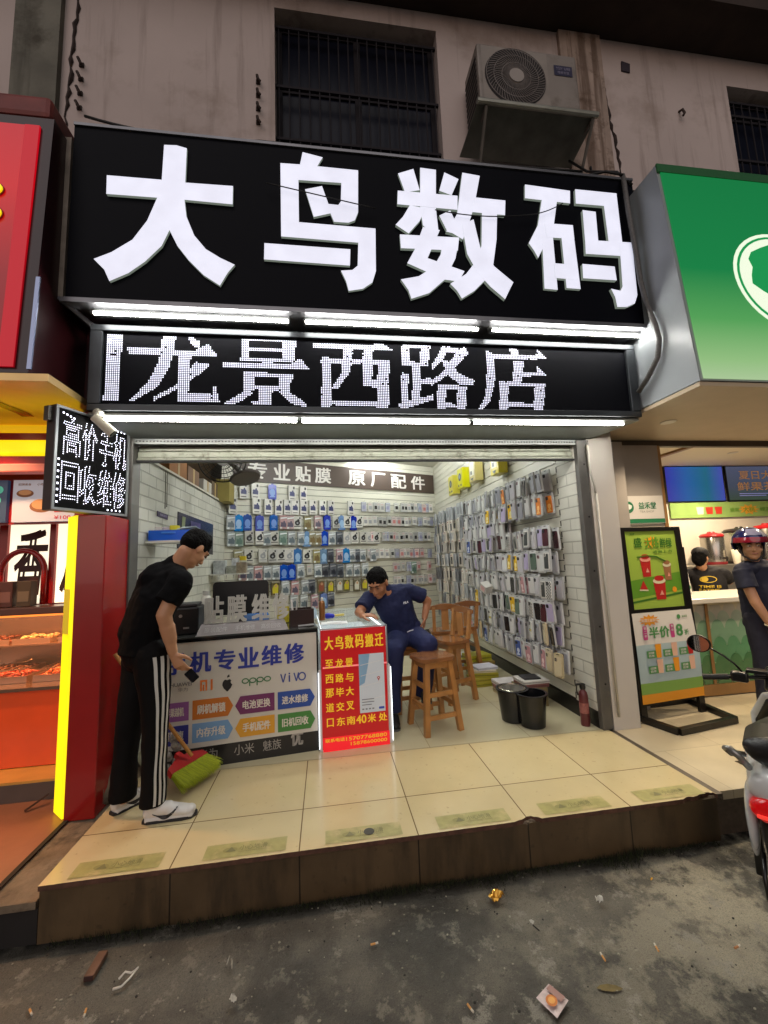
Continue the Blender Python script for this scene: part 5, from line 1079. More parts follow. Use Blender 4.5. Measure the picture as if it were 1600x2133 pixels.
# on the light case
M = MP
def oncase(x, y): return MP @ V((x, y, .892))
sc = thing('spray_can', 'tall brown spray can with pale nozzle on the display case', 'spray can', oncase(.04, .52)); b = MB(PM[sc.name])
b.lathe([(.026, 0), (.027, .006), (.027, .15), (.02, .168), (.014, .172)], n=20); b.build('can', pm('can_brown', (134, 84, 40), .3, metal=.3, var=.1), sc, smooth=40)
b = MB(PM[sc.name]); b.lathe([(.012, .172), (.012, .195), (.006, .20)], n=14); b.build('nozzle', pm('nozzle_pale', (210, 206, 196), .4), sc, smooth=40)
b = MB(MX.Translation(oncase(.10, .60))); b.ell((0, 0, .025), (.045, .035, .025), n=14); b.ell((.03, .02, .02), (.03, .03, .02), n=12); tag(b.build('blue_cloth', pm('cloth_blue', (24, 34, 170), .7, bump=.4, bs=30), smooth=180), 'crumpled bright blue cloth behind the spray can', 'cloth')
b = MB(MX.Translation(oncase(-.02, .70))); b.lathe([(.02, 0), (.02, .07), (.008, .085), (.008, .10)], n=14); tag(b.build('dropper_bottle', pm('bottle_clear', (180, 200, 214), .15), smooth=40), 'small clear dropper bottle left of the spray can', 'bottle')
b = MB(MX.Translation(oncase(.12, .30))); b.box(-.10, .12, -.07, .07, 0, .004); b.box(-.05, .07, -.05, .05, .0045, .009); tag(b.build('paper_sheet', pm('sheet_white', (222, 224, 222), .5)), 'loose white sheets lying on the display case glass', 'papers')
b = MB(MX.Translation(oncase(.17, .72)) @ MX.Rotation(.3, 4, 'Z')); b.box(-.09, .09, -.012, .012, 0, .02, bev=.004); tag(b.build('yellow_ruler', pm('ruler_yellow', (206, 186, 90), .4)), 'yellow strip tool lying behind the man hand', 'tool')
# ---- wooden stools and bar chairs
WOOD = pm('stool_wood', (168, 116, 62), .3, var=.3, vs=7, coat=.3)
WOODD = pm('seat_wood', (136, 88, 50), .22, var=.3, vs=6, coat=.4)
def beam(b, p, q, w, d):
    p, q = V(p), V(q); z = (q-p).normalized(); x = V((1, 0, 0)); x = (x-z*x.dot(z)).normalized(); y = z.cross(x); vs = []
    for c in (p, q): vs += [c+x*sx*w/2+y*sy*d/2 for sx, sy in ((-1, -1), (1, -1), (1, 1), (-1, 1))]
    b.mesh(vs, [(0, 3, 2, 1), (4, 5, 6, 7)]+[(i, (i+1) % 4, 4+(i+1) % 4, 4+i) for i in range(4)])
def make_stool(label, loc, rz, H=.585, bt=.155, tp=.105, cat='stool', group='wooden stools', nm='bar_stool'):
    t = thing(nm, label, cat, (0, 0, 0), 0, group)
    b = MB(); b.prism(rounded(-.165, .165, -.15, .15, .07, 6), H-.032, H); s = b.build('seat', WOODD, t)
    md = s.modifiers.new('b', 'BEVEL'); md.width = .006; md.segments = 2
    for sx in (-1, 1):
        for sy in (-1, 1):
            b = MB(); beam(b, (sx*bt, sy*bt, 0), (sx*tp, sy*tp, H-.033), .042, .042); b.build('leg', WOOD, t)
    def at(z): return bt+(tp-bt)*z/(H-.03)
    for k, (z, sd) in enumerate(((.13, 'x'), (.13, 'X'), (.20, 'y'), (.20, 'Y'), (.30, 'x'), (.36, 'y'))):
        a = at(z); b = MB()
        if sd in 'xX': y = a*(1 if sd == 'X' else -1); b.box(-a+.02, a-.02, y-.011, y+.011, z-.018, z+.018)
        else: x = a*(1 if sd == 'Y' else -1); b.box(x-.011, x+.011, -a+.02, a-.02, z-.018, z+.018)
        b.build('stretcher', WOOD, t)
    b = MB()
    for y in (-tp, tp): b.box(-tp+.02, tp-.02, y-.012, y+.012, H-.085, H-.034)
    for x in (-tp, tp): b.box(x-.012, x+.012, -tp+.02, tp-.02, H-.085, H-.034)
    b.build('apron_frame', WOOD, t)
    t.location = loc; t.rotation_euler = (0, 0, rz); return t
s1 = make_stool('backless wooden stool standing in front, nearest the black bucket', (1.635, .36, .001), .24)
s2 = dup(s1, (1.52, .88, .001), .15, 'backless wooden stool that the man in navy sits on')
c1 = make_stool('wooden bar chair nearest the seated man, its backrest seen from the side', (2.00, 1.00, .001), -1.2, cat='bar chair', group='wooden bar chairs', nm='bar_chair')
for x in (-.125, .125):
    b = MB(); beam(b, (x, .125, .585), (x*1.02, .165, .86), .036, .03); o = b.build('back_post', WOOD, c1, world=False)
b = MB(); b.prism([(-.17+.34*k/10, .03*math.sin(math.pi*k/10)) for k in range(11)]+[(.17-.34*k/10, -.035-.0*k) for k in range(11)], -.012, .014, frame((0, .168, .865), (1, 0, 0), (0, .12, 1))); b.build('top_rail', WOODD, c1, world=False)
b = MB(); b.box(-.04, .04, .128, .142, .60, .83); b.build('back_splat', WOOD, c1, world=False)
dup(c1, (2.09, 1.55, .001), 3.0, 'wooden bar chair behind the man elbow with its back toward the counter')
dup(c1, (2.36, 1.72, .001), 3.3, 'wooden bar chair nearest the wall of phone cases')
# ---- spin mop bucket
bu = thing('mop_bucket', 'black oval spin mop bucket with steel basket on the shop floor', 'bucket', (2.37, .29, .001)); M = PM[bu.name]
PLB = pm('plastic_black', (15, 15, 17), .25)
b = MB(M)
def tub(cx, cy, r0, r1, h):
    b.lathe([(r0*.6, .0), (r0, .006), (r1, h), (r1+.012, h+.003), (r1+.012, h+.014), (r1-.006, h+.014), (r1-.008, h-.01), (r0-.012, .03), (.001, .028)], (cx, cy, 0), 36)
tub(.055, -.10, .098, .120, .250); tub(-.045, .045, .100, .126, .253); b.build('tub', PLB, bu, smooth=50)
b = MB(M); b.lathe([(.113, .268), (.105, .272), (.098, .24), (.08, .17), (.001, .165)], (-.045, .045, 0), 32); b.build('spin_basket', pm('basket_steel', (170, 164, 150), .2, metal=.9), bu, smooth=50)
# ---- red bottle by the jamb (extinguisher)
fe = thing('fire_extinguisher', 'slim faded red extinguisher standing by the shutter guide', 'extinguisher', (2.835, .10, .001)); M = PM[fe.name]
b = MB(M); b.lathe([(.034, 0), (.036, .012), (.036, .235), (.030, .262), (.018, .275), (.016, .285)], n=24); b.build('cylinder', pm('faded_red', (92, 36, 38), .4, var=.15, vs=12), fe, smooth=40)
b = MB(M); b.lathe([(.020, .285), (.024, .30), (.022, .325), (.012, .33)], n=16); b.box(-.055, .0, -.010, .010, .318, .33, bev=.003); b.tube([(-.05, 0, .318), (-.055, 0, .28), (-.045, 0, .24)], .006, 6); b.build('valve', pm('valve_black', (20, 18, 18), .4), fe, smooth=40)
b = MB(M); b.lathe([(.0365, .10), (.0368, .11), (.0368, .17), (.0365, .18)], n=24); b.build('label_band', pm('band_pale', (150, 90, 84), .5, var=.4, vs=30), fe, smooth=60)
# ---- boxes stacked on the floor along the wall
STK = [((2.66, .70), [(.27, .23, .17, (112, 98, 64), 'olive brown carton'), (.25, .22, .03, (120, 76, 72), 'dull red flat box'), (.26, .22, .03, (196, 192, 184), 'white framed flat box'), (.16, .14, .015, (40, 40, 42), 'black flat case')]),
       ((2.58, 1.02), [(.24, .22, .05, (176, 160, 120), 'cream box'), (.24, .21, .03, (130, 74, 70), 'dark red flat box'), (.24, .20, .04, (206, 200, 196), 'white flat box')]),
       ((2.46, 1.38), [(.28, .22, .045, (170, 162, 50), 'yellow green box'), (.27, .22, .045, (176, 166, 60), 'lime banded box'), (.28, .22, .05, (164, 156, 46), 'mustard box'), (.26, .20, .025, (210, 200, 170), 'cream flat box'), (.24, .19, .03, (206, 206, 214), 'white lavender box')]),
       ((2.56, 1.78), [(.30, .24, .06, (160, 156, 60), 'faded green box'), (.30, .24, .05, (170, 164, 56), 'yellow banded box'), (.29, .22, .05, (150, 130, 70), 'brown banded box'), (.28, .22, .07, (176, 174, 50), 'bright lime box')]),
       ((2.50, 2.22), [(.26, .2, .05, (150, 160, 170), 'pale blue box'), (.26, .2, .05, (166, 160, 70), 'dull yellow box'), (.22, .18, .04, (190, 190, 186), 'grey white box')])]
wh = ('on the stack nearest the extinguisher', 'on the low stack behind the bucket', 'on the middle stack by the wall foot', 'on the tall lime stack by the wall foot', 'on the far stack behind the chairs')
rr = random.Random(9)
for si, ((x, y), L) in enumerate(STK):
    z = .001
    for k, (wx, wy, h, c, nm) in enumerate(L):
        b = MB(); b.box(-wx/2, wx/2, -wy/2, wy/2, 0, h, bev=.003); b.box(-wx/2-.0008, wx/2+.0008, -wy/2-.0008, wy/2+.0008, h*.35, h*.62, mi=1)
        o = b.build('stock_box', [pm('stk_%d_%d' % (si, k), c, .4, var=.12, vs=14), pm('stkb_%d_%d' % (si, k), tuple(int(v*.78) for v in c), .4, var=.3, vs=40)])
        o.location = (x+rr.uniform(-.02, .02), y+rr.uniform(-.02, .02), z); o.rotation_euler = (0, 0, rr.uniform(-.2, .2)); z += h+.001
        tag(o, '%s, %s from the floor %s' % (nm, ORD[k], wh[si]), 'box', 'stock boxes stacked along the side wall')
# ---- left wall: shelf, blue tray, poster, label, hanging fan, clear shelf
b = MB(); b.box(-.698, -.36, .40, .62, 1.615, 1.635); sf = tag(b.build('wall_shelf', pm('shelf_white', (206, 204, 196), .4)), 'short white shelf on the brick wall carrying a blue tray', 'shelf')
bt = thing('blue_tray', 'bright blue plastic tray with white rim goods on the short wall shelf', 'tray', (-.53, .50, 1.636)); M = PM[bt.name]
b = MB(M)
for a in ((-.15, .17, -.085, -.078, 0, .085), (-.15, .17, .078, .085, 0, .085), (-.15, -.143, -.078, .078, 0, .085), (.163, .17, -.078, .078, 0, .085), (-.143, .163, -.078, .078, 0, .006)): b.box(*a)
b.build('tub', pm('tray_blue', (10, 84, 196), .35), bt)
b = MB(M); b.box(-.05, .06, -.092, -.086, .055, .07, bev=.002); b.build('handle', pm('tray_handle', (60, 120, 210), .35), bt)
for k, (x, wd, h, c, lb) in enumerate(((-.10, .06, .12, (214, 206, 196), 'white small box standing in the blue tray'), (.02, .06, .13, (206, 196, 40), 'yellow small box standing in the blue tray'), (-.04, .05, .115, (206, 190, 200), 'pinkish small box standing in the blue tray'))):
    b = MB(M); b.box(x-wd/2, x+wd/2, -.02, .05, .007, h, bev=.002); tag(b.build('small_box', pm('smb_%d' % k, c, .45)), lb, 'box')
b = MB(M); b.mesh([(.05, -.05, .09), (.20, -.03, .115), (.24, .05, .08), (.08, .05, .12), (.05, -.05, .094), (.20, -.03, .119), (.24, .05, .084), (.08, .05, .124)], [(3, 2, 1, 0), (4, 5, 6, 7), (0, 1, 5, 4), (1, 2, 6, 5), (2, 3, 7, 6), (3, 0, 4, 7)]); tag(b.build('open_booklet', pm('booklet_pale', (176, 190, 190), .5)), 'pale open booklet lying over the blue tray', 'booklet')
b = MB(); b.prism([(1.12, 1.60), (2.40, 1.56), (2.40, 1.95), (1.12, 1.965)], .002, .010, FLW, 0); b.prism([(1.22, 1.78), (1.30, 1.78), (1.34, 1.93), (1.24, 1.93)], .010, .012, FLW, 1); b.prism([(1.5, 1.80), (1.85, 1.80), (1.85, 1.91), (1.5, 1.91)], .010, .012, FLW, 2)
tag(b.build('wall_poster', [pm('poster_navy', (22, 20, 44), .25), pm('poster_olive', (120, 130, 90), .4), pm('poster_violet', (64, 56, 110), .4)]), 'dark navy poster on the white brick wall behind the sweeper head', 'poster')
b = MB(); b.prism([(.62, 1.865), (.86, 1.855), (.86, 1.90), (.62, 1.91)], .002, .008, FLW, 0); b.text('扫码支付', .67, .83, 1.872, 1.894, .009, FLW, 1, .02)
tag(b.build('wall_label', [pm('label_purple', (54, 34, 80), .4), pm('label_pale', (170, 160, 190), .4)]), 'small purple label stuck above the blue tray', 'label')
b = MB(); b.tube([(-.69, .78, 2.30), (-.69, .78, 1.95)], .004, 5); b.tube([(-.69, .82, 2.30), (-.69, .82, 1.97)], .004, 5); b.tube([(-.69, .10, 2.32), (-.685, .40, 2.30), (-.69, 1.4, 2.31), (-.69, 2.9, 2.30)], .006, 5); tag(b.build('wall_cable', pm('cable_grey', (120, 116, 104), .6), smooth=180), 'grey cable running along the top of the brick wall', 'cable')
for k, (y0, y1, h, x, c, lb) in enumerate(((.95, 1.45, .36, -.86, (156, 104, 58), 'tall tan cardboard box on the storage ledge'), (.45, .85, .22, -.95, (180, 172, 160), 'pale cardboard box at the ledge end by the shutter'), (1.55, 1.95, .20, -.88, (120, 92, 74), 'dull brown box on the storage ledge'), (2.0, 2.35, .14, -.84, (190, 186, 176), 'white carton on the storage ledge'), (2.45, 2.75, .20, -.86, (96, 80, 64), 'dark brown carton deep on the storage ledge'))):
    b = MB(); b.box(x-.12, x+.14, y0, y1, 2.341, 2.341+h, bev=.004); b.box(x+.1402, x+.142, (y0+y1)/2-.03, (y0+y1)/2+.03, 2.345, 2.338+h, mi=1); tag(b.build('cardboard_box', [pm('card_%d' % k, c, .7, var=.12), pm('card_tape', (176, 150, 100), .4)]), lb, 'cardboard box')
b = MB(); b.box(-.74, -.56, 2.72, 3.02, 2.30, 2.62, bev=.004); tag(b.build('cardboard_box', pm('card_olive', (150, 136, 74), .6, var=.15)), 'olive yellow carton jutting over the ledge end beside the banner', 'cardboard box')
fn = thing('hanging_fan', 'dark round fan fixed upside down under the ceiling, its disc base tilted', 'fan', (-.28, 1.25, 2.5))
b = MB(); b.tube([(-.28, 1.28, 2.54), (-.16, 1.30, 2.44), (-.09, 1.31, 2.36)], .026, 10); b.build('neck', pm('fan_grey', (110, 106, 100), .4), fn)
b = MB(); n = V((.2, -.93, -.25)).normalized(); c = V((-.29, 1.20, 2.515)); a = n.orthogonal().normalized(); q = n.cross(a)
for r_ in (.235, .19, .145, .1): b.tube([c+n*(.055*(1-(r_/.24)**2))+(a*math.cos(2*math.pi*k/32)+q*math.sin(2*math.pi*k/32))*r_ for k in range(33)], .004 if r_ < .2 else .008, 5)
for k in range(30):
    v = a*math.cos(2*math.pi*k/30)+q*math.sin(2*math.pi*k/30); b.tube([c+v*.06+n*.052, c+v*.15+n*.035, c+v*.235], .0025, 4)
b.build('cage_grille', pm('cage_dark', (58, 54, 50), .4, metal=.5), fn)
b = MB()
for k in range(3):
    v = a*math.cos(2.1*k)+q*math.sin(2.1*k); u = a*math.cos(2.1*k+.7)+q*math.sin(2.1*k+.7); b.mesh([c+v*.04, c+v*.2-n*.02, c+(v+u)*.115+n*.01, c+u*.2+n*.02, c+u*.04+n*.01], [(0, 1, 2, 3, 4)])
b.build('blade', pm('fan_blade', (74, 72, 68), .4), fn)
b = MB(); b.cyl(c+n*.056, c+n*.07, .062, n=24); b.build('hub_badge', pm('hub_pale', (190, 190, 186), .4), fn)
b = MB(); b.cyl(c-n*.02, c-n*.14, .07, .05, n=20); b.build('motor', pm('fan_grey', (110, 106, 100), .4), fn)
b = MB(); nb = V((.28, -.25, -.93)).normalized(); cbp = V((-.08, 1.31, 2.345)); b.cyl(cbp, cbp+nb*.02, .165, .15, n=30); b.cyl(cbp+nb*.02, cbp+nb*.03, .15, .06, n=30); b.build('disc_base', pm('fan_base', (92, 84, 80), .35), fn, smooth=40)
b = MB(); b.tube([(-.28, 1.30, 2.56), (-.28, 1.32, 3.19)], .016, 8); b.build('drop_rod', pm('fan_grey', (110, 106, 100), .4), fn)
cs = thing('clear_shelf', 'white wall shelf in the far corner behind the sweeper face', 'shelf', (-.45, 2.4, 1.30)); b = MB(); b.box(-.695, -.27, 2.25, 2.60, 1.295, 1.310); b.build('board', pm('shelf_white', (206, 204, 196), .4), cs)
b = MB()
for k in range(5): b.tube([(-.66+.085*k, 2.27, 1.294), (-.66+.085*k, 2.25, 1.27), (-.66+.085*k, 2.25, 1.25)], .004, 5)
b.build('hook_rail', pm('hook_chrome', (190, 190, 186), .25, metal=.9), cs)
for k, (x, wd, h, c, lb) in enumerate(((-.60, .14, .17, (176, 180, 180), 'grey clear goods box on the far white shelf'), (-.45, .13, .10, (150, 152, 140), 'low clear box of parts on the far white shelf'), (-.33, .12, .14, (140, 126, 104), 'brownish box at the end of the far white shelf'), (-.44, .08, .20, (210, 212, 214), 'white card pack leaning on the far white shelf'))):
    b = MB(); y = 2.35 if k < 3 else 2.5; b.box(x-wd/2, x+wd/2, y, y+.12, 1.3105, 1.31+h, bev=.004); tag(b.build('goods_box', pm('goods_%d' % k, c, .3, var=.35, vs=30)), lb, 'box')
b = MB(); b.box(-.38, -.30, 2.50, 2.56, 1.46, 1.53, bev=.004); b.box(-.382, -.298, 2.498, 2.562, 1.455, 1.475, mi=1); o = tag(b.build('yellow_jar', [pm('jar_yellow', (214, 190, 30), .4), pm('jar_white', (200, 196, 180), .4)]), 'yellow lidded tub on top of the brownish box', 'tub')
jug = thing('water_jug', 'big blue water jug standing behind the black monitor', 'water jug', (.02, 1.35, .55)); b = MB(PM[jug.name]); b.lathe([(.12, 0), (.135, .02), (.135, .16), (.128, .18), (.135, .20), (.135, .33), (.11, .38), (.04, .41), (.03, .45)], n=28); b.build('bottle', pm('jug_blue', (70, 120, 190), .12, alpha=.75), jug, smooth=50)
b = MB(MX.Translation((.02, 1.35, .55))); b.box(-.16, .16, -.16, .16, -.549, -.001, bev=.01); tag(b.build('side_cabinet', pm('disp_white', (190, 190, 186), .4)), 'small white cabinet under the big blue water jug', 'cabinet')
# ================================================================ GOODS HANGING ON THE SLAT WALLS
CLEAR = pm('clear_bag', (184, 188, 190), .12, spec=.7, var=.3, vs=18)
PW = pm('pack_white', (206, 204, 198), .35)
WIRE = pm('hook_chrome', (190, 190, 186), .25, metal=.9)
SCL = [1.22]
def goods(nm, mats, fn_):
    b = MB(MX.Diagonal((SCL[0]*1.02, SCL[0], SCL[0], 1))); fn_(b); o = b.build(nm, mats); o['category'] = 'pack'; COL.objects.unlink(o)
    for m_ in mats[:2]: vary(m_); return o
FF = lambda y=0: frame((0, y, 0), (1, 0, 0))         # local: front faces -y; hangs from z = 0 down
def hook(b, mi): b.tube([(0, .02, .008), (0, -.05, .008), (0, -.056, .018)], .0022, 4, mi)
def bar(b, w_, h, d, mi=0, bev=.002): b.box(-w_/2, w_/2, -d-.01, -.01, -h, 0, bev=bev, mi=mi, seg=1)
def device(b, F, d, mi, sx=1.0, sy=1.0, oy=0.0):
    """charger plug with a coil of cable, as printed on the packs"""
    b.flat([(x*sx, y*sy+oy) for x, y in ((-.034, -.135), (.032, -.14), (.034, -.10), (.026, -.085), (.018, -.075), (.016, -.06), (.0, -.062), (-.004, -.08), (-.028, -.078), (-.036, -.09), (-.028, -.098), (-.034, -.11))], d, F, mi)
def white_charger(b):
    bar(b, .098, .195, .03); F = FF(-.0405); device(b, F, .0008, 1); b.rect(.012, .034, -.045, -.012, .0008, F, 2); b.rect(-.03, .03, -.175, -.165, .0008, F, 2); hook(b, 3)
def clear_charger(b):
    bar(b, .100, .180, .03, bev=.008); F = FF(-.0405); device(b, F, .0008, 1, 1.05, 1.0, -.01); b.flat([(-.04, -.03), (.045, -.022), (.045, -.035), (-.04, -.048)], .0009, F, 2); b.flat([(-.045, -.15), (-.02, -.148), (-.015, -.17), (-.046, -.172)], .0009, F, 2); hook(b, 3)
def pouch(b):
    P_ = [(-.04, 0), (-.018, .0), (-.01, .014), (.01, .014), (.018, 0), (.04, 0), (.05, -.02), (.05, -.17), (.046, -.19), (-.046, -.19), (-.05, -.17), (-.05, -.02)]
    b.prism(P_, .01, .035, FF(0)); F = FF(-.0352); b.flat(ovalp(0, -.10, .033, .05), .0008, F, 1); b.rect(-.03, .03, -.16, -.145, .0008, F, 1); hook(b, 2)
def coil_card(b):
    bar(b, .105, .165, .026); F = FF(-.0365); b.disc(0, -.085, .034, .0008, F, 1, n=18); b.disc(.012, -.052, .016, .0010, F, 1, n=12); b.disc(0, -.088, .012, .0012, F, 2, n=12); b.rect(-.042, .042, -.138, -.128, .0008, F, 1); b.rect(.022, .040, -.035, -.012, .0008, F, 1); hook(b, 3)
def pic_bag(b):
    bar(b, .105, .175, .022, bev=.004); F = FF(-.0325); b.flat([(-.035, -.15), (.03, -.155), (.035, -.06), (.01, -.03), (-.02, -.05), (-.038, -.09)], .0008, F, 1); b.disc(.005, -.062, .018, .0012, F, 2, n=12); b.rect(-.05, .05, -.022, -.004, .001, F, 3)
def small_box(b):
    bar(b, .075, .135, .02); F = FF(-.0305); b.rect(-.022, .022, -.10, -.05, .0008, F, 1); b.rect(-.028, .012, -.03, -.022, .0008, F, 2); hook(b, 3)
NV, K, G2 = pm('print_navy', (50, 54, 100), .4), pm('print_black', (28, 28, 30), .4), pm('print_grey', (150, 152, 156), .4)
HI = pm('painted_gleam', (226, 232, 234), .08, spec=.8)  # pale highlights painted as flat shapes on the clear bags
def fam(nm, mats, fn_, **kw): return goods(nm, mats, fn_)
PB = {
 'W': (goods('charger_pack', [PW, NV, K, WIRE], white_charger), 'white charger box with blue plug picture'),
 'S': (goods('charger_pack', [CLEAR, pm('device_steel', (92, 104, 112), .3), HI, WIRE], clear_charger), 'shiny clear bag with grey charger'),
 'P': (goods('charger_pack', [pm('bag_pink', (190, 158, 160), .12, var=.2, vs=18), pm('device_plum', (84, 78, 96), .3), HI, WIRE], clear_charger), 'pinkish bag with dark charger'),
 'Y': (goods('charger_pack', [pm('bag_yellowish', (158, 150, 116), .15, var=.25, vs=18), pm('device_brown', (110, 92, 56), .3), HI, WIRE], clear_charger), 'yellowish bag with brown charger'),
 'G': (goods('charger_pack', [pm('bag_greenish', (138, 156, 146), .15, var=.25, vs=18), pm('device_green', (84, 110, 100), .3), HI, WIRE], clear_charger), 'greenish bag with charger'),
 'D': (goods('charger_pack', [pm('bag_dark', (92, 96, 104), .15, var=.3, vs=18), pm('device_dark', (40, 42, 52), .3), G2, WIRE], clear_charger), 'dark bag with black charger'),
 'B': (goods('cable_pouch', [pm('pouch_blue', (40, 78, 170), .25, var=.2, vs=14), pm('pouch_print', (110, 146, 210), .35), WIRE], pouch), 'royal blue cable pouch'),
 'L': (goods('cable_pouch', [pm('pouch_light', (64, 116, 190), .2, var=.2, vs=14), pm('pouch_print2', (150, 184, 220), .35), WIRE], pouch), 'lighter blue cable pouch'),
 'C': (goods('earphone_card', [pm('card_white', (200, 198, 192), .35), K, G2, WIRE], coil_card), 'white card with black earphone coil'),
 'c': (goods('earphone_card', [pm('card_white', (200, 198, 192), .35), G2, pm('print_pale', (190, 190, 190), .4), WIRE], coil_card), 'white card with pale earphone coil'),
 'O': (goods('picture_bag', [pm('bag_olive', (112, 104, 74), .25, var=.3, vs=16), pm('fig_yellow', (196, 184, 40), .4), pm('fig_skin', (190, 150, 110), .5), pm('hdr_grey', (150, 146, 130), .3)], pic_bag), 'olive bag with yellow figure print'),
 'o': (goods('picture_bag', [pm('bag_olive2', (118, 108, 84), .25, var=.3, vs=16), pm('fig_rust', (140, 72, 50), .4), pm('fig_skin', (190, 150, 110), .5), pm('hdr_grey', (150, 146, 130), .3)], pic_bag), 'brown bag with rust figure print'),
 'q': (goods('picture_bag', [pm('bag_olive3', (124, 118, 94), .25, var=.3, vs=16), pm('fig_white', (206, 204, 190), .4), pm('fig_skin', (190, 150, 110), .5), pm('hdr_grey', (150, 146, 130), .3)], pic_bag), 'olive bag with white figure print'),
 'w': (goods('small_box', [PW, G2, pm('print_rose', (200, 160, 160), .4), WIRE], small_box), 'small plain white accessory box'),
 'k': (goods('small_box', [pm('box_greywhite', (184, 184, 180), .35), K, G2, WIRE], small_box), 'small white box with black picture'),
 'r': (goods('small_box', [pm('box_rose', (206, 188, 186), .35), pm('print_rose2', (190, 120, 120), .4), G2, WIRE], small_box), 'small pale pink accessory box'),
 'v': (goods('small_box', [pm('box_violet', (176, 180, 196), .2, var=.2, vs=20), pm('print_violet', (140, 140, 170), .4), G2, WIRE], small_box), 'small clear bluish accessory pack'),
}
used = set()
def place(proto, label, cat, loc, rz, group, tilt=0.0):
    o = proto if proto.name not in used else proto.copy()
    used.add(proto.name); COL.objects.link(o); o.location = loc; o.rotation_euler = (tilt, 0, rz)
    o['label'] = label; o['category'] = cat; o['group'] = group; return o
# rows of the back wall: (top height, list of (offset along wall in zoomed photo units, kind))
def wx(px):                                         # unit -> metres along the wall
    for (a, p), (c, q) in (((150, .36), (600, 1.26)), ((600, 1.26), (1000, 2.19)), ((1000, 2.19), (1400, 3.27))):
        if px <= c: break
    return p+(q-p)*(px-a)/(c-a)
ROWS = [
 (2.63, ((100, 'W'), (185, 'W'), (318, 'B'), (470, 'W'), (565, 'W'))),
 (2.40, ((-30, 'W'), (22, 'W'), (195, 'W'), (280, 'W'), (365, 'W'), (435, 'W'), (497, 'W'), (570, 'W'), (640, 'W'), (712, 'W'), (775, 'W'), (935, 'W'), (1040, 'v'), (1090, 'w'), (1150, 'w'), (1225, 'v'), (1295, 'k'), (1345, 'k'), (1490, 'v'))),
 (2.145, ((-40, 'D'), (10, 'S'), (65, 'L'), (130, 'B'), (220, 'B'), (325, 'B'), (400, 'P'), (455, 'P'), (515, 'C'), (600, 'Y'), (675, 'P'), (745, 'B'), (815, 'C'), (860, 'L'), (905, 'C'), (955, 'B'), (1003, 'C'), (1050, 'w'), (1085, 'w'), (1120, 'w'), (1160, 'k'), (1195, 'k'), (1230, 'k'), (1270, 'r'), (1310, 'r'), (1440, 'w'), (1490, 'v'))),
 (1.905, ((-45, 'S'), (15, 'S'), (68, 'G'), (140, 'C'), (220, 'C'), (272, 'S'), (330, 'C'), (395, 'G'), (465, 'S'), (540, 'S'), (590, 'L'), (632, 'Y'), (675, 'Y'), (722, 'B'), (780, 'S'), (838, 'D'), (900, 'c'), (962, 'C'), (1025, 'C'), (1078, 'c'), (1125, 'C'), (1190, 'w'), (1240, 'k'), (1290, 'w'), (1325, 'k'), (1365, 'k'), (1400, 'w'), (1440, 'k'), (1485, 'v'), (1525, 'k'))),
 (1.64, ((60, 'Y'), (140, 'C'), (240, 'c'), (315, 'C'), (383, 'C'), (448, 'c'), (515, 'L'), (590, 'C'), (660, 'Y'), (715, 'L'), (762, 'D'), (835, 'P'), (890, 'L'), (937, 'S'), (975, 'D'), (1020, 'S'), (1095, 'S'), (1165, 'w'), (1205, 'w'), (1245, 'k'), (1285, 'v'), (1325, 'r'), (1370, 'w'), (1445, 'r'), (1490, 'r'), (1560, 'v'))),
 (1.40, ((95, 'P'), (140, 'S'), (205, 'P'), (275, 'S'), (340, 'S'), (400, 'B'), (465, 'B'), (535, 'S'), (608, 'w'), (670, 'S'), (725, 'D'), (782, 'D'), (840, 'D'), (910, 'S'), (972, 'S'), (1035, 'S'), (1290, 'w'), (1330, 'w'), (1375, 'v'), (1415, 'G'), (1455, 'r'), (1550, 'r'))),
 (1.155, ((255, 'O'), (335, 'O'), (412, 'S'), (488, 'P'), (570, 'S'), (620, 'D'), (690, 'o'), (760, 'O'), (830, 'q'), (885, 'O'), (965, 'q'), (1030, 'O'), (1460, 'w'), (1550, 'r'))),
 (.93, ((390, 'Y'), (480, 'S'), (560, 'S'), (640, 'P'), (705, 'L'), (760, 'D'))),
]
rr = random.Random(21); G1 = 'packs hanging on the back slat wall'
cnt = {}
for ri, (z, L) in enumerate(ROWS):
    L = list(L)
    if 1 <= ri <= 6:
        for px in range(1046, 1590, 27):
            if (ri > 4 and px < 1250) or rr.random() < .22: continue
            if all(abs(px-a) > 17 for a, _ in L): L.append((px, rr.choice('wwwkvr')))
        L.sort()
    for px, kd in L:
        s = wx(px)
        if s < .03 or s > BL-.05: continue
        zz = z + (.03*(s-.36)/2.2 if ri < 3 else -.035*(s-.36)/2.2 if ri > 3 else 0)
        proto, ds = PB[kd]; n_ = cnt.get((ri, kd), 0); cnt[(ri, kd)] = n_+1
        pos = BA + BT*s + BN*(.010+.012*rr.random()) + V((0, 0, zz+rr.uniform(-.008, .008)))
        lab = '%s %s from the corner, %s row of back wall' % (ORD[n_], ds, ORD[ri])
        place(proto, lab, 'pack', pos, BANG+rr.uniform(-.12, .12), G1, rr.uniform(-.03, .05))
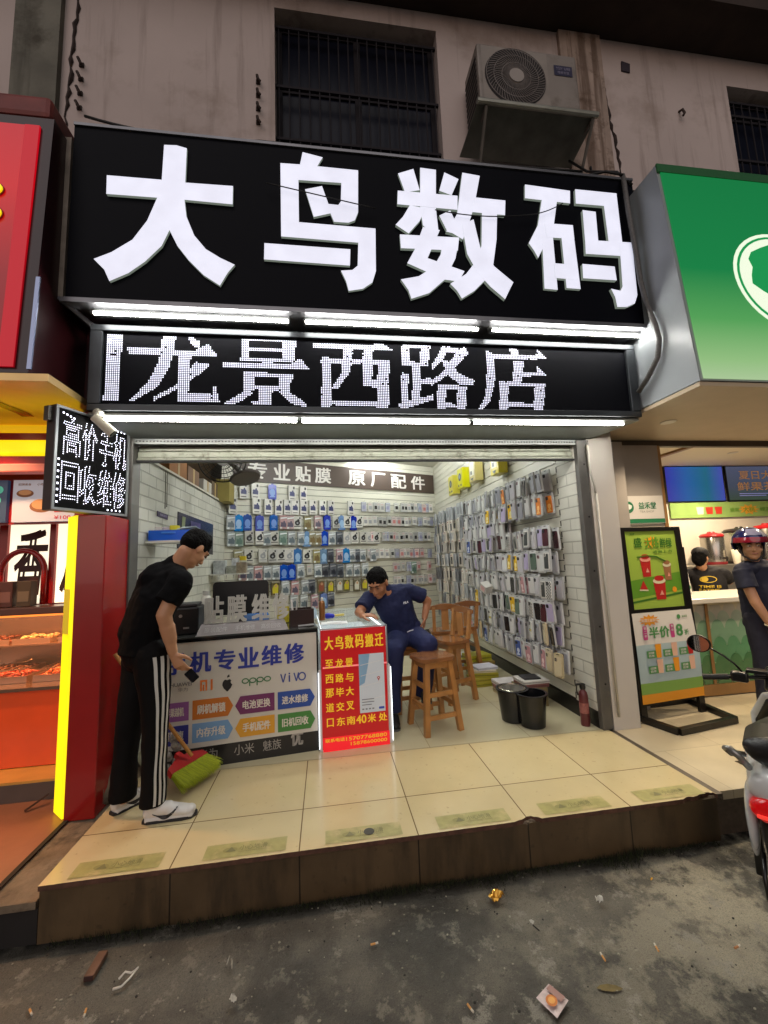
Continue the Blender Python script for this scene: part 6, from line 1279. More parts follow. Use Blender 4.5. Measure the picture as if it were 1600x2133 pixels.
# ---- phone cases on the side wall, several to a hook
SCL[0] = 1.08
def case_pack(b, kind):
    w_, h = .092, .192
    b.prism([(x, y) for x, y in rounded(-w_/2, w_/2, -h, 0, .012, 3)], .0, .014, FF(0), 0); F = FF(-.0142)
    b.prism(rounded(-.036, .036, -.178, -.03, .012, 4), .0, .006, F, 1)
    b.prism(rounded(-.030, -.002, -.066, -.036, .008, 3), .0062, .0085, F, 2); b.disc(-.016, -.045, .007, .009, F, 3, n=10); b.disc(-.016, -.058, .006, .0088, F, 3, n=10)
    b.prism([(-.014, -.006), (.014, -.006), (.014, -.012), (-.014, -.012)], .0005, .0012, F, 3)
    if kind == 'check':
        for i in range(6):
            for j in range(12):
                if (i+j) % 2: b.rect(-.036+.012*i, -.024+.012*i, -.178+.012*j, -.166+.012*j, .0066, F, 3)
    if kind == 'band': b.rect(-.036, .036, -.12, -.10, .0066, F, 3); b.rect(-.03, .03, -.115, -.105, .007, F, 4)
    if kind == 'art': b.disc(.004, -.12, .022, .0066, F, 4, n=14); b.flat([(-.03, -.17), (.03, -.165), (.0, -.13)], .0068, F, 4)
    if kind == 'window': b.prism(rounded(-.027, .027, -.168, -.042, .008, 3), .0062, .0068, F, 4)
BODY = pm('case_bag', (212, 214, 214), .1, spec=.7, alpha=.8)
def casep(nm, c, lens=(40, 40, 44), art=(200, 196, 190), kind='', body=None): return goods('phone_case', [body or BODY, pm('case_'+nm, c, .25), pm('lens_%d' % lens[0], lens, .25), K, pm('art_%d%d' % art[:2], art, .4)], lambda b: case_pack(b, kind))
CP = {
 'lilac': (casep('lilac', (172, 162, 194)), 'lilac phone case in clear pack'), 'grey': (casep('grey', (184, 182, 188)), 'grey phone case in clear pack'),
 'smoke': (casep('smoke', (150, 152, 160)), 'smoky phone case in clear pack'), 'clear': (casep('clear', (206, 208, 206), (140, 110, 114)), 'clear phone case in clear pack'),
 'white': (casep('white', (206, 204, 198), (120, 120, 122)), 'white phone case in clear pack'), 'black': (casep('black', (28, 27, 32)), 'black phone case in clear pack'),
 'window': (casep('frame', (204, 202, 196), (200, 198, 192), (58, 62, 60), 'window'), 'white framed case with dark window'),
 'orange': (casep('orange', (204, 116, 40), (60, 60, 60), (226, 170, 90), 'art'), 'orange patterned phone case'), 'yellow': (casep('yellow', (216, 176, 40), (60, 60, 60), (235, 220, 150), 'art'), 'yellow phone case with a print'),
 'check': (casep('check', (214, 212, 206), (60, 60, 60), kind='check'), 'black and white checked phone case'), 'band': (casep('band', (214, 214, 206), (40, 40, 40), (206, 190, 40), 'band'), 'white phone case with yellow band'),
 'rose': (casep('rose', (190, 140, 146), (120, 90, 96), (220, 190, 190), 'art'), 'rose pink phone case with a print'), 'wine': (casep('wine', (72, 34, 42)), 'wine red leather phone case'),
 'cream': (casep('cream', (204, 190, 156), (150, 140, 120), body=pm('card_cream', (196, 180, 146), .5)), 'cream cardboard phone case pack'), 'green': (casep('green', (86, 104, 92), (50, 60, 54)), 'dull green phone case in clear pack'),
 'blue': (casep('blue', (70, 90, 150), (40, 44, 60), (190, 200, 220), 'art'), 'blue phone case with a print'),
}
SCL[0] = 1.15
def film(b): bar(b, .095, .18, .018); F = FF(-.0285); b.rect(-.03, .03, -.15, -.05, .0008, F, 1); b.rect(-.03, .0, -.036, -.02, .0008, F, 2)
FM = {'ivory': (goods('film_box', [pm('film_ivory', (206, 200, 188), .35), pm('film_print', (188, 184, 176), .35), pm('film_red', (150, 60, 60), .4)], film), 'ivory screen film box'),
 'grey': (goods('film_box', [pm('film_grey', (190, 194, 198), .2), pm('film_print2', (130, 134, 140), .3), G2], film), 'grey screen film box'),
 'dark': (goods('film_box', [pm('film_dark', (120, 122, 128), .3), pm('film_print3', (90, 92, 98), .3), G2], film), 'dark screen film box'),
 'black': (goods('film_box', [pm('film_ivory', (206, 200, 188), .35), K, pm('film_red', (150, 60, 60), .4)], film), 'ivory film box with black picture')}
ROWZ = (2.20, 1.985, 1.83, 1.665, 1.44, 1.205, .985, .765, .545)
SEQ = [
 ('smoke smoke black clear grey smoke orange'.split(), 'grey grey grey'.split()),
 ('orange clear white smoke grey yellow lilac'.split(), 'ivory black ivory'.split()),
 ('clear white grey lilac clear white grey clear'.split(), 'ivory ivory grey'.split()),
 ('wine lilac grey window clear window check blue'.split(), 'dark ivory black'.split()),
 ('window clear green lilac grey yellow yellow'.split(), 'ivory grey black'.split()),
 ('check window grey white rose window black'.split(), 'ivory dark ivory'.split()),
 ('lilac wine black check clear green yellow white'.split(), 'grey grey ivory'.split()),
 ('black cream smoke band smoke lilac white lilac'.split(), 'grey ivory dark'.split()),
 ('cream cream rose white rose clear blue smoke'.split(), 'dark grey dark'.split()),
]
G2_, G3_ = 'phone cases hanging on the side slat wall', 'screen film boxes hanging on the side slat wall'
rr = random.Random(33)
for ri, z in enumerate(ROWZ):
    near, far = SEQ[ri]; y = (.42, .42, 1.30, .34, .37, .34, .38, .40, .335)[ri]; ci = {}; hk = 0
    while y < 4.40:
        deep = y > 2.55
        if not deep:
            kd = near[hk % len(near)] if hk < 7 else rr.choice(near+['clear', 'grey', 'white', 'smoke']); n_p = 2 if (hk % 5) != 4 else 3
            for k in range(n_p):
                kk = kd if k == n_p-1 or rr.random() < .5 else rr.choice(['clear', 'grey', 'white', 'smoke', 'lilac'])
                proto, ds = CP[kk]; q = ci.get(kk, 0); ci[kk] = q+1
                depth = .03+(.085 if n_p == 2 else .055)*k+rr.uniform(0, .012)
                place(proto, '%s %s from the shutter, %s row of side wall' % (ORD[min(q, 24)], ds, ORD[ri]), 'phone case', (RX-depth, y+rr.uniform(-.016, .016), z+rr.uniform(-.022, .012)), -math.pi/2+rr.uniform(-.26, .26), G2_, rr.uniform(-.06, .10))
            y += .118+.0035*hk+rr.uniform(-.008, .012)
        else:
            kd = far[hk % len(far)] if rr.random() < .75 else rr.choice(list(FM)); proto, ds = FM[kd]
            for k in range(2 if hk % 3 else 1):
                q = ci.get('f'+kd, 0); ci['f'+kd] = q+1
                place(proto, '%s %s from the shutter, %s row of side wall' % (ORD[min(q, 24)], ds, ORD[ri]), 'film box', (RX-.02-.06*k, y+rr.uniform(-.02, .02), z+.03+rr.uniform(-.01, .01)), -math.pi/2+rr.uniform(-.08, .08), G3_)
            y += .165+rr.uniform(-.02, .02)
        hk += 1
# far corner column of boxes, yellow packs high on the side wall, red dotted strap
SCL[0] = 1.0
def ybag(b):
    b.box(-.115, .115, -.115, 0, -.30, 0, bev=.006); F = FF(-.1155); b.disc(0, -.13, .06, .001, F, 1, n=18); b.disc(.0, -.13, .03, .002, F, 2, n=14); b.rect(-.08, -.03, -.27, -.235, .001, F, 1); b.rect(.02, .07, -.27, -.24, .001, F, 1); hook(b, 3)
def ywhite(b):
    b.box(-.115, .115, -.115, 0, -.30, 0, bev=.006); F = FF(-.1155); b.rect(-.075, .075, -.22, -.03, .001, F, 2); b.rect(-.05, .0, -.20, -.15, .002, F, 1); b.flat([(-.06, -.25), (.05, -.25), (0, -.29)], .001, F, 1); hook(b, 3)
YB = pm('bag_bright', (214, 206, 24), .3, var=.08)
pa = goods('yellow_box', [YB, pm('print_slate', (60, 76, 84), .4), pm('print_mid', (120, 140, 150), .4), WIRE], ybag); pc = goods('yellow_box', [YB, pm('print_slate', (60, 76, 84), .4), pm('yb_white', (214, 214, 190), .4), WIRE], ywhite)
for (y, z, p_, lb) in ((3.08, 2.70, pa, 'bright yellow box with a blue gadget print, deepest in the room'), (2.62, 2.72, pa, 'bright yellow box with a blue gadget print, second from the back corner'), (2.10, 2.72, pc, 'bright yellow box with a white label, beside the blue printed ones'), (1.36, 2.66, pc, 'bright yellow box hanging alone nearest the shutter')):
    place(p_, lb, 'box', (RX-.03, y, z), -math.pi/2, 'yellow boxes high on the side wall')
def tilted(b): b.box(-.06, .06, -.05, .05, -.05, .05, bev=.004); b.rect(-.04, .04, -.03, .03, .051, FF(0), 1)
o = goods('white_carton', [PW, pm('print_rose', (200, 160, 160), .4)], tilted); COL.objects.link(o); o.location = (2.66, 1.62, 1.03); o.rotation_euler = (.2, .5, -1.3); tag(o, 'small white carton tipped over on the hooks of the side wall', 'carton')
o = goods('checked_strap', [PW, K, pm('strap_red', (176, 40, 50), .4)], lambda b: (b.box(-.03, .03, -.02, -.01, -.17, 0), [b.rect(-.03+.012*i, -.018+.012*i, -.17+.0142*j, -.1558+.0142*j, .0205, FF(0), 1) for i in range(5) for j in range(12) if (i+j) % 2], b.rect(-.03, .03, -.10, -.07, .0212, FF(0), 2)))
COL.objects.link(o); o.location = (RX-.02, .40, 1.17); o.rotation_euler = (0, 0, -math.pi/2); tag(o, 'checked strap pack with a red band at the near edge of the side wall', 'pack')
for q in list(bpy.data.objects):
    if q.name not in SC.objects: bpy.data.objects.remove(q)
# ================================================================ PEOPLE
SKIN = pm('skin', (188, 138, 104), .5, var=.05, vs=10); SKIN2 = pm('skin_tan', (160, 108, 76), .5, var=.06, vs=10)
HAIR = pm('hair_black', (10, 9, 9), .85, bump=.6, bs=90, spec=.12)
EYEW, EYED, LIP = pm('eye_white', (206, 200, 190), .3), pm('eye_dark', (24, 18, 14), .3), pm('lip', (150, 92, 80), .5)
def basis(f, u):
    f = V(f).normalized(); u = V(u); u = (u-f*u.dot(f)).normalized(); return f.cross(u), f, u
def head(B_, H, f, u, neck, s=1.0):
    H = V(H); r, f, u = basis(f, u); M = MX((r, f, u)).transposed()
    B_.ell(H+(u*.022-f*.012)*s, (.073*s, .093*s, .088*s), M); B_.ell(H+(f*.022-u*.035)*s, (.063*s, .068*s, .078*s), M); B_.ell(H+(f*.052-u*.092)*s, (.036*s, .034*s, .026*s), M)
    B_.ell(H+(f*.03-u*.08)*s, (.054*s, .045*s, .03*s), M)
    B_.cap(H+(f*.086+u*.004)*s, H+(f*.104-u*.034)*s, .008*s, .0125*s); B_.ell(H+(f*.092-u*.038)*s, (.019*s, .012*s, .010*s), M)
    B_.ell(H+(f*.076+u*.024)*s, (.05*s, .016*s, .011*s), M); B_.ell(H+(f*.085-u*.066)*s, (.022*s, .010*s, .009*s), M)
    for q in (-1, 1): B_.ell(H+(r*.074*q-f*.008-u*.014)*s, (.010*s, .020*s, .031*s), M); B_.ell(H+(r*.04*q+f*.062-u*.035)*s, (.022*s, .018*s, .02*s), M)
    B_.cap(neck, H+(-u*.06-f*.025)*s, .058*s, .052*s)
    return H, r, f, u
def face(p, hd, s=1.0, look=0.0, lid=False):
    H, r, f, u = hd; M = MX((r, f, u)).transposed()
    b = MB()
    for q in (-1, 1): b.ell(H+(r*.031*q+f*.081+u*.002)*s, (.0135*s, .007*s, .0065*s), M, 12)
    e = b.build('eye', pm('eye_lid', (120, 82, 62), .5) if lid else EYEW, p, smooth=180); b = MB()
    for q in (-1, 1): b.ell(H+(r*(.031*q+look)+f*.0865+u*(-.004 if lid else .001))*s, (.0062*s if not lid else .010*s, .003*s, .0062*s if not lid else .0022*s), M, 10)
    b.build('iris', EYED, e, smooth=180); b = MB()
    for q in (-1, 1): b.tube([H+(r*.014*q+f*.0905+u*.018)*s, H+(r*.032*q+f*.0885+u*.025)*s, H+(r*.05*q+f*.074+u*.019)*s], [.003*s, .0042*s, .002*s], 6)
    b.build('eyebrow', HAIR, p, smooth=180); b = MB(); b.tube([H+(-r*.022+f*.0905-u*.064)*s, H+(f*.0965-u*.0665)*s, H+(r*.022+f*.0905-u*.064)*s], [.003*s, .0048*s, .003*s], 6); b.build('mouth', LIP, p, smooth=180)
def hair(p, hd, s=1.0, back=0.0, low=0.0, seed=0):
    H, r, f, u = hd; M = MX((r, f, u)).transposed(); B_ = Blob()
    B_.ell(H+(u*.038-f*.018)*s, (.081*s, .097*s, .084*s), M); B_.ell(H+(u*.012-f*.045+-u*low)*s, (.077*s, .068*s, (.07+back)*s), M)
    rr = random.Random(seed)
    for k in range(26):
        a = rr.uniform(-1.2, 1.2); c = rr.uniform(.2, 1.2); d = (r*math.sin(a)+f*math.cos(a)*.9)*math.cos(c)+u*math.sin(c); B_.ell(H+(u*.035-f*.016+d*.075)*s, (.02*s, .02*s, .016*s))
    return B_.build('hair', HAIR, p, .005, 3, .5, .004, 40)
def hand(B_, wr, d, nrm, thumb, curl=.5, s=1.0, spread=.021):
    """palm from the wrist along d, palm facing nrm; thumb leaves the palm on the thumb side"""
    wr = V(wr); d = V(d).normalized(); n_ = V(nrm); n_ = (n_-d*n_.dot(d)).normalized(); t = V(thumb); t = (t-d*t.dot(d)-n_*t.dot(n_)).normalized()
    B_.oval(wr-d*.012, wr+d*.086*s, t, .027*s, .018*s, .041*s, .014*s, 18)
    for k, L in enumerate((.068, .078, .072, .056)):
        p = wr+d*(.088-.004*abs(k-1.2))*s+t*(.031-spread*k)*s; a = curl*(.75+.12*k); pts = [p-d*.012*s]; dd = d
        for j, fr in enumerate((.45, .31, .24)):
            aa = a*(.6+.75*j); dd = d*math.cos(aa)+n_*math.sin(aa); p = p+dd*(L*fr*s); pts.append(p.copy())
        B_.chain(pts, [.0092*s, .0088*s, .0080*s, .0068*s])
    p0 = wr+d*.024*s+t*.028*s; p1 = p0+(d*.6+t*.62+n_*.35)*.036*s; p2 = p1+(d*.85+t*.12+n_*.5*(.4+curl))*.03*s; p3 = p2+(d*.8-t*.1+n_*.5*(.4+curl))*.022*s
    B_.chain([p0, p1, p2, p3], [.0135*s, .0112*s, .0096*s, .0075*s])
SHW, SHK = pm('shoe_white', (206, 202, 196), .4, var=.05), pm('shoe_black', (22, 22, 30), .5)
def shoe(p, heel, toe, mats=None, swoosh=True, z0=0.0, lift=0.0, side=-1):
    heel, toe = V(heel), V(toe); d = (toe-heel); L = d.length; F = frame((heel.x, heel.y, z0), d, (-d.y, d.x, 0)); q = lambda x, y, z: F @ V((x*L/.29, y, z+lift*max(0, 1-x/.22)))
    B_ = Blob(); B_.oval(q(.045, 0, .055), q(.14, 0, .058), F.to_3x3() @ V((0, 1, 0)), .036, .042, .040, .034); B_.oval(q(.14, 0, .05), q(.235, -.0, .036), F.to_3x3() @ V((0, 1, 0)), .041, .036, .044, .022); B_.ell(q(.25, 0, .034), (.035, .042, .024)); B_.ell(q(.03, 0, .05), (.03, .033, .04)); B_.cap(q(.055, 0, .07), q(.05, 0, .105), .040, .042); B_.oval(q(.02, 0, .016), q(.27, 0, .016), F.to_3x3() @ V((0, 1, 0)), .037, .014, .044, .014)
    up_ = B_.build('shoe', (mats or [SHW])[0], p, .005, 3)
    ol = [(0, -.022), (.03, -.036), (.12, -.038), (.22, -.047), (.27, -.040), (.292, -.012), (.292, .015), (.27, .040), (.22, .045), (.12, .036), (.03, .036), (0, .022)]
    b = MB()
    if lift: b.mesh([q(x, y, z) for z in (0.001, .016) for x, y in ol], [(i, (i+1) % 12, 12+(i+1) % 12, 12+i) for i in range(12)]+[tuple(range(11, -1, -1)), tuple(range(12, 24))])
    else: b.prism([(x*L/.29, y) for x, y in ol], .001, .016, F)
    b.build('sole', SHK if swoosh else pm('sole_grey', (90, 90, 90), .6), up_)
    if swoosh:
        bv = bvh_world(up_); dr_ = F.to_3x3() @ V((0, -side, 0)); top, bot = [], []
        for k in range(15):
            t = k/14; x = .06+.135*t if True else 0; zt = .052-.022*math.sin(math.pi*min(1, t*.95))+.026*t*t; wd = .003+.026*math.sin(math.pi*min(1, t**.8*.93+.03))**1.2*(t**.7)
            for L_, zz in ((top, zt+.002), (bot, zt-wd)):
                o = q(x, side*.2, zz); h = onto(bv, o, dr_, .0015); L_.append(h if h else o+dr_*.16)
        b = MB(); b.mesh(top+bot, [(k, k+1, 15+k+1, 15+k) for k in range(14)]); b.build('swoosh', SHK, up_)
    return up_
# ---------------------------------------------------------------- the young man sweeping
CLK = pm('cloth_black', (11, 11, 13), .9, var=.1, vs=4, spec=.12); TRK = pm('track_black', (10, 9, 10), .75, spec=.15, var=.1)
pA = thing('person', 'young man in black T-shirt and striped black track trousers bending to sweep', 'person', (-.33, -.42, 0))
B_ = Blob(); Rv = V((.6, -.8, 0))
hA = head(B_, (-.078, -.37, 1.53), (.40, .60, -.72), (.48, .50, .68), (-.185, -.40, 1.40))
B_.cap((-.18, -.395, 1.40), (-.13, -.385, 1.475), .056, .054)
B_.oval((-.34, -.42, .96), (-.28, -.42, 1.20), Rv, .12, .08, .13, .085); B_.oval((-.28, -.42, 1.20), (-.215, -.40, 1.34), Rv, .13, .085, .09, .05)
B_.chain([(-.115, -.53, 1.325), (-.185, -.575, 1.135), (-.150, -.525, .915)], [.044, .043, .028]); B_.cap((-.172, -.555, 1.06), (-.16, -.54, .99), .044, .038)
B_.chain([(-.30, -.27, 1.37), (-.33, -.12, 1.10), (-.405, -.185, .74)], [.044, .042, .028])
hand(B_, (-.150, -.525, .905), (.42, .12, -.88), (.30, .80, .2), (.75, -.1, .5), .75)
hand(B_, (-.405, -.185, .74), (-.15, -.1, -.95), (.2, -.9, 0), (.6, -.2, .3), 1.0)
for h_, k_, a_ in (((-.285, -.485, .92), (-.235, -.52, .50), (-.24, -.52, .06)), ((-.385, -.355, .92), (-.425, -.41, .49), (-.445, -.405, .08))): B_.chain([h_, k_, a_], [.075, .05, .036])
B_.build('body', SKIN, pA, .005, 3)
hair(pA, hA, 1.0, .0, .0, seed=1); face(pA, hA, lid=True)
B_ = Blob(); B_.oval((-.355, -.425, .90), (-.345, -.425, 1.02), Rv, .168, .128, .16, .125, dome=False); B_.oval((-.345, -.425, 1.02), (-.285, -.42, 1.22), Rv, .160, .125, .178, .125); B_.oval((-.285, -.42, 1.22), (-.225, -.40, 1.35), Rv, .178, .125, .150, .095)
B_.chain([(-.31, -.265, 1.375), (-.22, -.385, 1.395), (-.115, -.525, 1.325)], [.068, .074, .070]); B_.ell((-.265, -.365, 1.335), (.15, .15, .115)); B_.cap((-.315, -.345, 1.32), (-.375, -.40, 1.02), .112, .125); B_.ell((-.30, -.34, 1.36), (.10, .11, .08))
B_.cone((-.112, -.525, 1.325), (-.170, -.566, 1.205), .074, .076); B_.cone((-.305, -.27, 1.36), (-.32, -.19, 1.22), .074, .078); B_.cap((-.195, -.395, 1.415), (-.18, -.393, 1.43), .068, .066)
ts = B_.build('shirt', CLK, pA, .007, 5, .5, .008, 12)
B_ = Blob(); B_.oval((-.345, -.42, 1.0), (-.335, -.42, .87), Rv, .150, .118, .165, .128)
lgR = [V((-.278, -.490, .90)), V((-.250, -.508, .70)), V((-.236, -.518, .50)), V((-.240, -.520, .28)), V((-.243, -.520, .085))]
lgL = [V((-.390, -.350, .90)), V((-.408, -.380, .70)), V((-.427, -.405, .50)), V((-.440, -.408, .28)), V((-.450, -.405, .075))]
for L_ in (lgR, lgL):
    B_.chain(L_[:4], [.110, .088, .072, .066]); B_.cone(L_[3], L_[4], .067, .070)
tr = B_.build('trousers', TRK, pA, .007, 5, .5, .007, 8)
bv = bvh_world(tr)
for j, ang in enumerate((-62, -41, -20)):
    b = MB(); up_, dn = [], []
    for k in range(41):
        t = k/40*3.93; i = min(3, int(t)); c = lgR[i].lerp(lgR[i+1], t-i); wob = 1.1*math.sin(k*.55+j*.4)
        for L_, da in ((up_, -5.2), (dn, 5.2)):
            a = R(ang+da+wob); d = V((math.cos(a), math.sin(a), 0)); h = onto(bv, c+d*.4, -d, .0022); L_.append(h if h else c+d*.09)
    b.mesh(up_+dn, [(k, k+1, 41+k+1, 41+k) for k in range(40)]); b.build('stripe', pm('stripe_white', (196, 194, 188), .6), tr)
shoe(pA, (-.285, -.535, 0), (-.005, -.515, 0), side=-1); shoe(pA, (-.50, -.43, 0), (-.335, -.215, 0), side=-1)
ph = thing('mobile_phone', 'dark phone held low in the sweeping man hand', 'phone', (-.07, -.49, .79)); b = MB(frame((-.062, -.492, .775), (.62, .1, -.75), (.5, .75, .42))); b.prism(rounded(-.02, .055, -.026, .026, .008), -.004, .004); b.build('body', pm('phone_dark', (34, 28, 26), .25), ph)
b = MB(frame((-.062, -.492, .775), (.62, .1, -.75), (.5, .75, .42))); b.prism(rounded(-.018, .053, -.024, .024, .006), .0042, .005); b.build('screen', GLB, ph)
br = thing('broom', 'broom with red head and lime green bristles leaning behind the sweeping man', 'broom', (-.14, -.15, 0))
b = MB(); b.tube([(-.145, -.150, .17), (-.618, -.20, .865)], .0125, 12); b.build('handle', pm('broom_wood', (176, 122, 56), .5, var=.2, vs=20), br, smooth=50)
bx = V((.48, .877, 0)); by = V((.80, -.44, -.40)).normalized(); bo = V((-.155, -.155, .115))
b = MB(frame(bo, bx, -by)); b.prism([(-.150, 0), (.150, 0), (.14, .045), (.05, .085), (-.05, .085), (-.14, .045)], -.018, .018, None); b.prism([(-.02, .085), (.02, .085), (.016, .13), (-.016, .13)], -.016, .016); b.build('head_block', pm('broom_red', (178, 34, 34), .4), br)
b = MB(); rr = random.Random(3); Fb = frame(bo, bx, -by); nz = Fb.to_3x3() @ V((0, 0, 1))
for k in range(1500):
    x = rr.uniform(-.145, .145); y = rr.uniform(-.016, .016); p = Fb @ V((x, 0, y)); L_ = .125+rr.uniform(-.012, .012)
    e = Fb @ V((x*1.08+rr.uniform(-.008, .008), -L_, y*2.2+rr.uniform(-.012, .012))); e.z = max(e.z, .003); m = p.lerp(e, .55)+nz*rr.uniform(-.004, .004)
    b.tube([p, m, e], [.0010, .0010, .0006], 3, rr.choice((0, 0, 1)))
b.build('bristle', [pm('bristle_lime', (196, 206, 52), .5), pm('bristle_dark', (160, 174, 40), .5)], br)
# a small pale figure on the counter foot beside the broom
b = MB(); rr = random.Random(4)
for k in range(9): b.ell((-.30+rr.uniform(-.03, .03), -.06+rr.uniform(-.02, .02), .05+.028*k), (rr.uniform(.02, .035), .022, .026), n=10)
tag(b.build('bunched_cloth', pm('cloth_dirty', (150, 146, 138), .8, var=.4, vs=30, bump=.5, bs=50), smooth=180), 'dirty pale rag bunched against the counter foot behind the broom', 'rag')
# ---------------------------------------------------------------- the seated man
NVY = pm('cloth_navy', (22, 28, 62), .8, var=.12, vs=5, spec=.3); TNV = pm('trouser_navy', (34, 40, 78), .75, var=.15, vs=6, spec=.3)
pB = thing('person', 'man in navy T-shirt seated on a wooden stool leaning over the display case', 'person', (1.5, .85, .0)); B_ = Blob()
hB = head(B_, (1.236, .715, 1.200), (-.42, -.74, -.55), (-.25, -.35, .9), (1.335, .775, 1.10), 1.17)
B_.oval((1.49, .86, .68), (1.43, .84, .90), (1, .1, 0), .13, .09, .13, .085); B_.oval((1.43, .84, .90), (1.37, .81, 1.03), (1, .1, 0), .13, .085, .10, .05)
B_.chain([(1.57, .82, 1.09), (1.745, .86, .985), (1.700, .83, .835)], [.042, .042, .030]); B_.chain([(1.15, .74, 1.05), (1.045, .60, .945), (1.06, .475, .935)], [.042, .043, .030])
hand(B_, (1.700, .83, .835), (-.1, .05, -.95), (-.9, .2, 0), (-.3, -.9, .1), .5); hand(B_, (1.06, .475, .932), (.62, -.35, .05), (.1, .1, -1), (-.3, -.8, .0), .55)
B_.chain([(1.58, .84, .66), (1.655, .56, .625), (1.61, .62, .20)], [.08, .055, .040]); B_.chain([(1.43, .82, .66), (1.345, .53, .60), (1.315, .54, .09)], [.08, .055, .038])
B_.build('body', SKIN2, pB, .005, 3); hair(pB, hB, 1.16, .0, .01, seed=2); face(pB, hB, 1.17, lid=True)
B_ = Blob(); B_.oval((1.50, .86, .665), (1.47, .845, .80), (1, .1, 0), .168, .138, .165, .135, dome=False); B_.oval((1.47, .845, .80), (1.40, .81, .98), (1, .1, 0), .165, .135, .178, .122); B_.oval((1.40, .81, .98), (1.36, .79, 1.07), (1, .1, 0), .178, .122, .185, .085)
B_.chain([(1.15, .745, 1.06), (1.34, .79, 1.10), (1.57, .82, 1.10)], [.066, .072, .066]); B_.cone((1.56, .82, 1.10), (1.70, .85, 1.035), .070, .078); B_.cone((1.16, .75, 1.06), (1.075, .64, .97), .070, .076); B_.cap((1.335, .78, 1.10), (1.325, .77, 1.125), .064, .062)
ts = B_.build('shirt', NVY, pB, .006, 5, .5, .009, 14); bv = bvh_world(ts)
b = MB(); vs, fs, _ = text_geo('FILA', .03); P_ = []
for x, y in vs:
    o = V((1.475+.052*x, 0, .985+.008*x+.020*y)); h = onto(bv, o, (0, 1, 0), .003); P_.append(h if h else V((o.x, .68, o.z)))
b.mesh(P_, fs); b.build('chest_print', pm('print_chest', (206, 206, 210), .5), ts)
B_ = Blob(); B_.oval((1.505, .86, .77), (1.505, .85, .64), (1, .1, 0), .165, .132, .178, .150); B_.chain([(1.585, .82, .665), (1.655, .57, .635)], [.108, .092]); B_.chain([(1.655, .57, .635), (1.615, .63, .24)], [.088, .078]); B_.cone((1.615, .63, .26), (1.61, .64, .17), .078, .072)
B_.chain([(1.43, .81, .66), (1.345, .55, .61), (1.318, .55, .30)], [.105, .088, .076]); B_.cone((1.318, .55, .30), (1.316, .55, .085), .074, .070)
tb = B_.build('trousers', TNV, pB, .006, 5, .5, .006, 10)
b = MB(); bv = bvh_world(tb); L_ = [onto(bv, V((x, -.5, z)), (0, 1, 0), .003) for x, z in ((1.50, .725), (1.53, .735), (1.56, .742))]
L_ = [q for q in L_ if q]
if len(L_) > 1: b.tube(L_, .005, 6); b.build('pocket_trim', pm('trim_white', (206, 206, 206), .5), tb)
DKS = [pm('shoe_dark', (26, 26, 30), .5)]
shoe(pB, (1.325, .60, 0), (1.295, .33, 0), DKS, False); shoe(pB, (1.62, .68, 0), (1.60, .44, 0), DKS, False, z0=.152)
# ---------------------------------------------------------------- the rider in a helmet
pC = thing('person', 'person in navy polo shirt and striped motorcycle helmet looking back beside the scooter', 'person', (4.38, -.12, -.012)); B_ = Blob()
hC = head(B_, (4.34, -.14, 1.405), (-.55, -.83, -.03), (.03, .02, 1), (4.40, -.10, 1.255), .96)
B_.oval((4.44, -.10, .84), (4.43, -.10, 1.06), (.9, -.35, 0), .12, .08, .13, .08); B_.oval((4.43, -.10, 1.06), (4.42, -.10, 1.18), (.9, -.35, 0), .13, .08, .09, .05)
B_.chain([(4.235, -.12, 1.205), (4.255, -.19, .945), (4.325, -.245, .735)], [.040, .038, .027]); hand(B_, (4.325, -.245, .735), (.45, -.1, -.85), (.7, .6, .2), (.1, -.9, .2), .9)
B_.chain([(4.60, -.10, 1.20), (4.66, -.18, .95), (4.58, -.32, .78)], [.04, .038, .027]); hand(B_, (4.58, -.32, .78), (-.5, -.6, -.4), (0, .3, -1), (-.6, .5, .2), .8)
for x in (4.37, 4.52): B_.chain([(x, -.09, .84), (x, -.10, .44), (x, -.07, .06)], [.08, .055, .038])
B_.build('body', SKIN, pC, .0055, 3); face(pC, hC, .96, look=-.003)
H, r_, f_, u_ = hC
B_ = Blob(); B_.ell(H+u_*.0-f_*.03, (.085, .08, .10), MX((r_, f_, u_)).transposed()); B_.build('hair', HAIR, pC, .006, 3)
HM = MX((r_, f_, u_)).transposed().to_4x4(); HM.translation = H+u_*.035-f_*.012
def hshell(mats, nm, rad, t0, t1, p0, p1, par, th=.012, nt=14, np_=36):
    b = MB(HM); vs = []
    for k in range(2):
        q = 1-k*th/rad[0]
        for i in range(nt+1):
            t = t0+(t1-t0)*i/nt
            for j in range(np_+1):
                a = p0+(p1-p0)*j/np_; tt = t
                vs.append((rad[0]*q*math.sin(tt)*math.cos(a), rad[1]*q*math.sin(tt)*math.sin(a), rad[2]*q*math.cos(tt)))
    n = (nt+1)*(np_+1); w_ = np_+1; fs = []
    for i in range(nt):
        for j in range(np_):
            a = i*w_+j; fs += [(a, a+1, a+w_+1, a+w_), (n+a, n+a+w_, n+a+w_+1, n+a+1)]
    for j in range(np_): a = nt*w_+j; fs.append((a, a+1, n+a+1, n+a))
    for i in range(nt):
        a = i*w_; fs.append((a, a+w_, n+a+w_, n+a)); a = i*w_+np_; fs.append((a+w_, a, n+a, n+a+w_))
    b.mesh(vs, fs); return b.build(nm, mats, par, smooth=50)
hm = thing('helmet', 'blue, white and red open face motorcycle helmet worn by the rider', 'helmet', (4.34, -.14, 1.45))
hshell(pm('helmet_blue', (26, 32, 78), .12, coat=.6), 'shell', (.122, .140, .125), 0.02, 1.62, 0, 2*math.pi, hm)
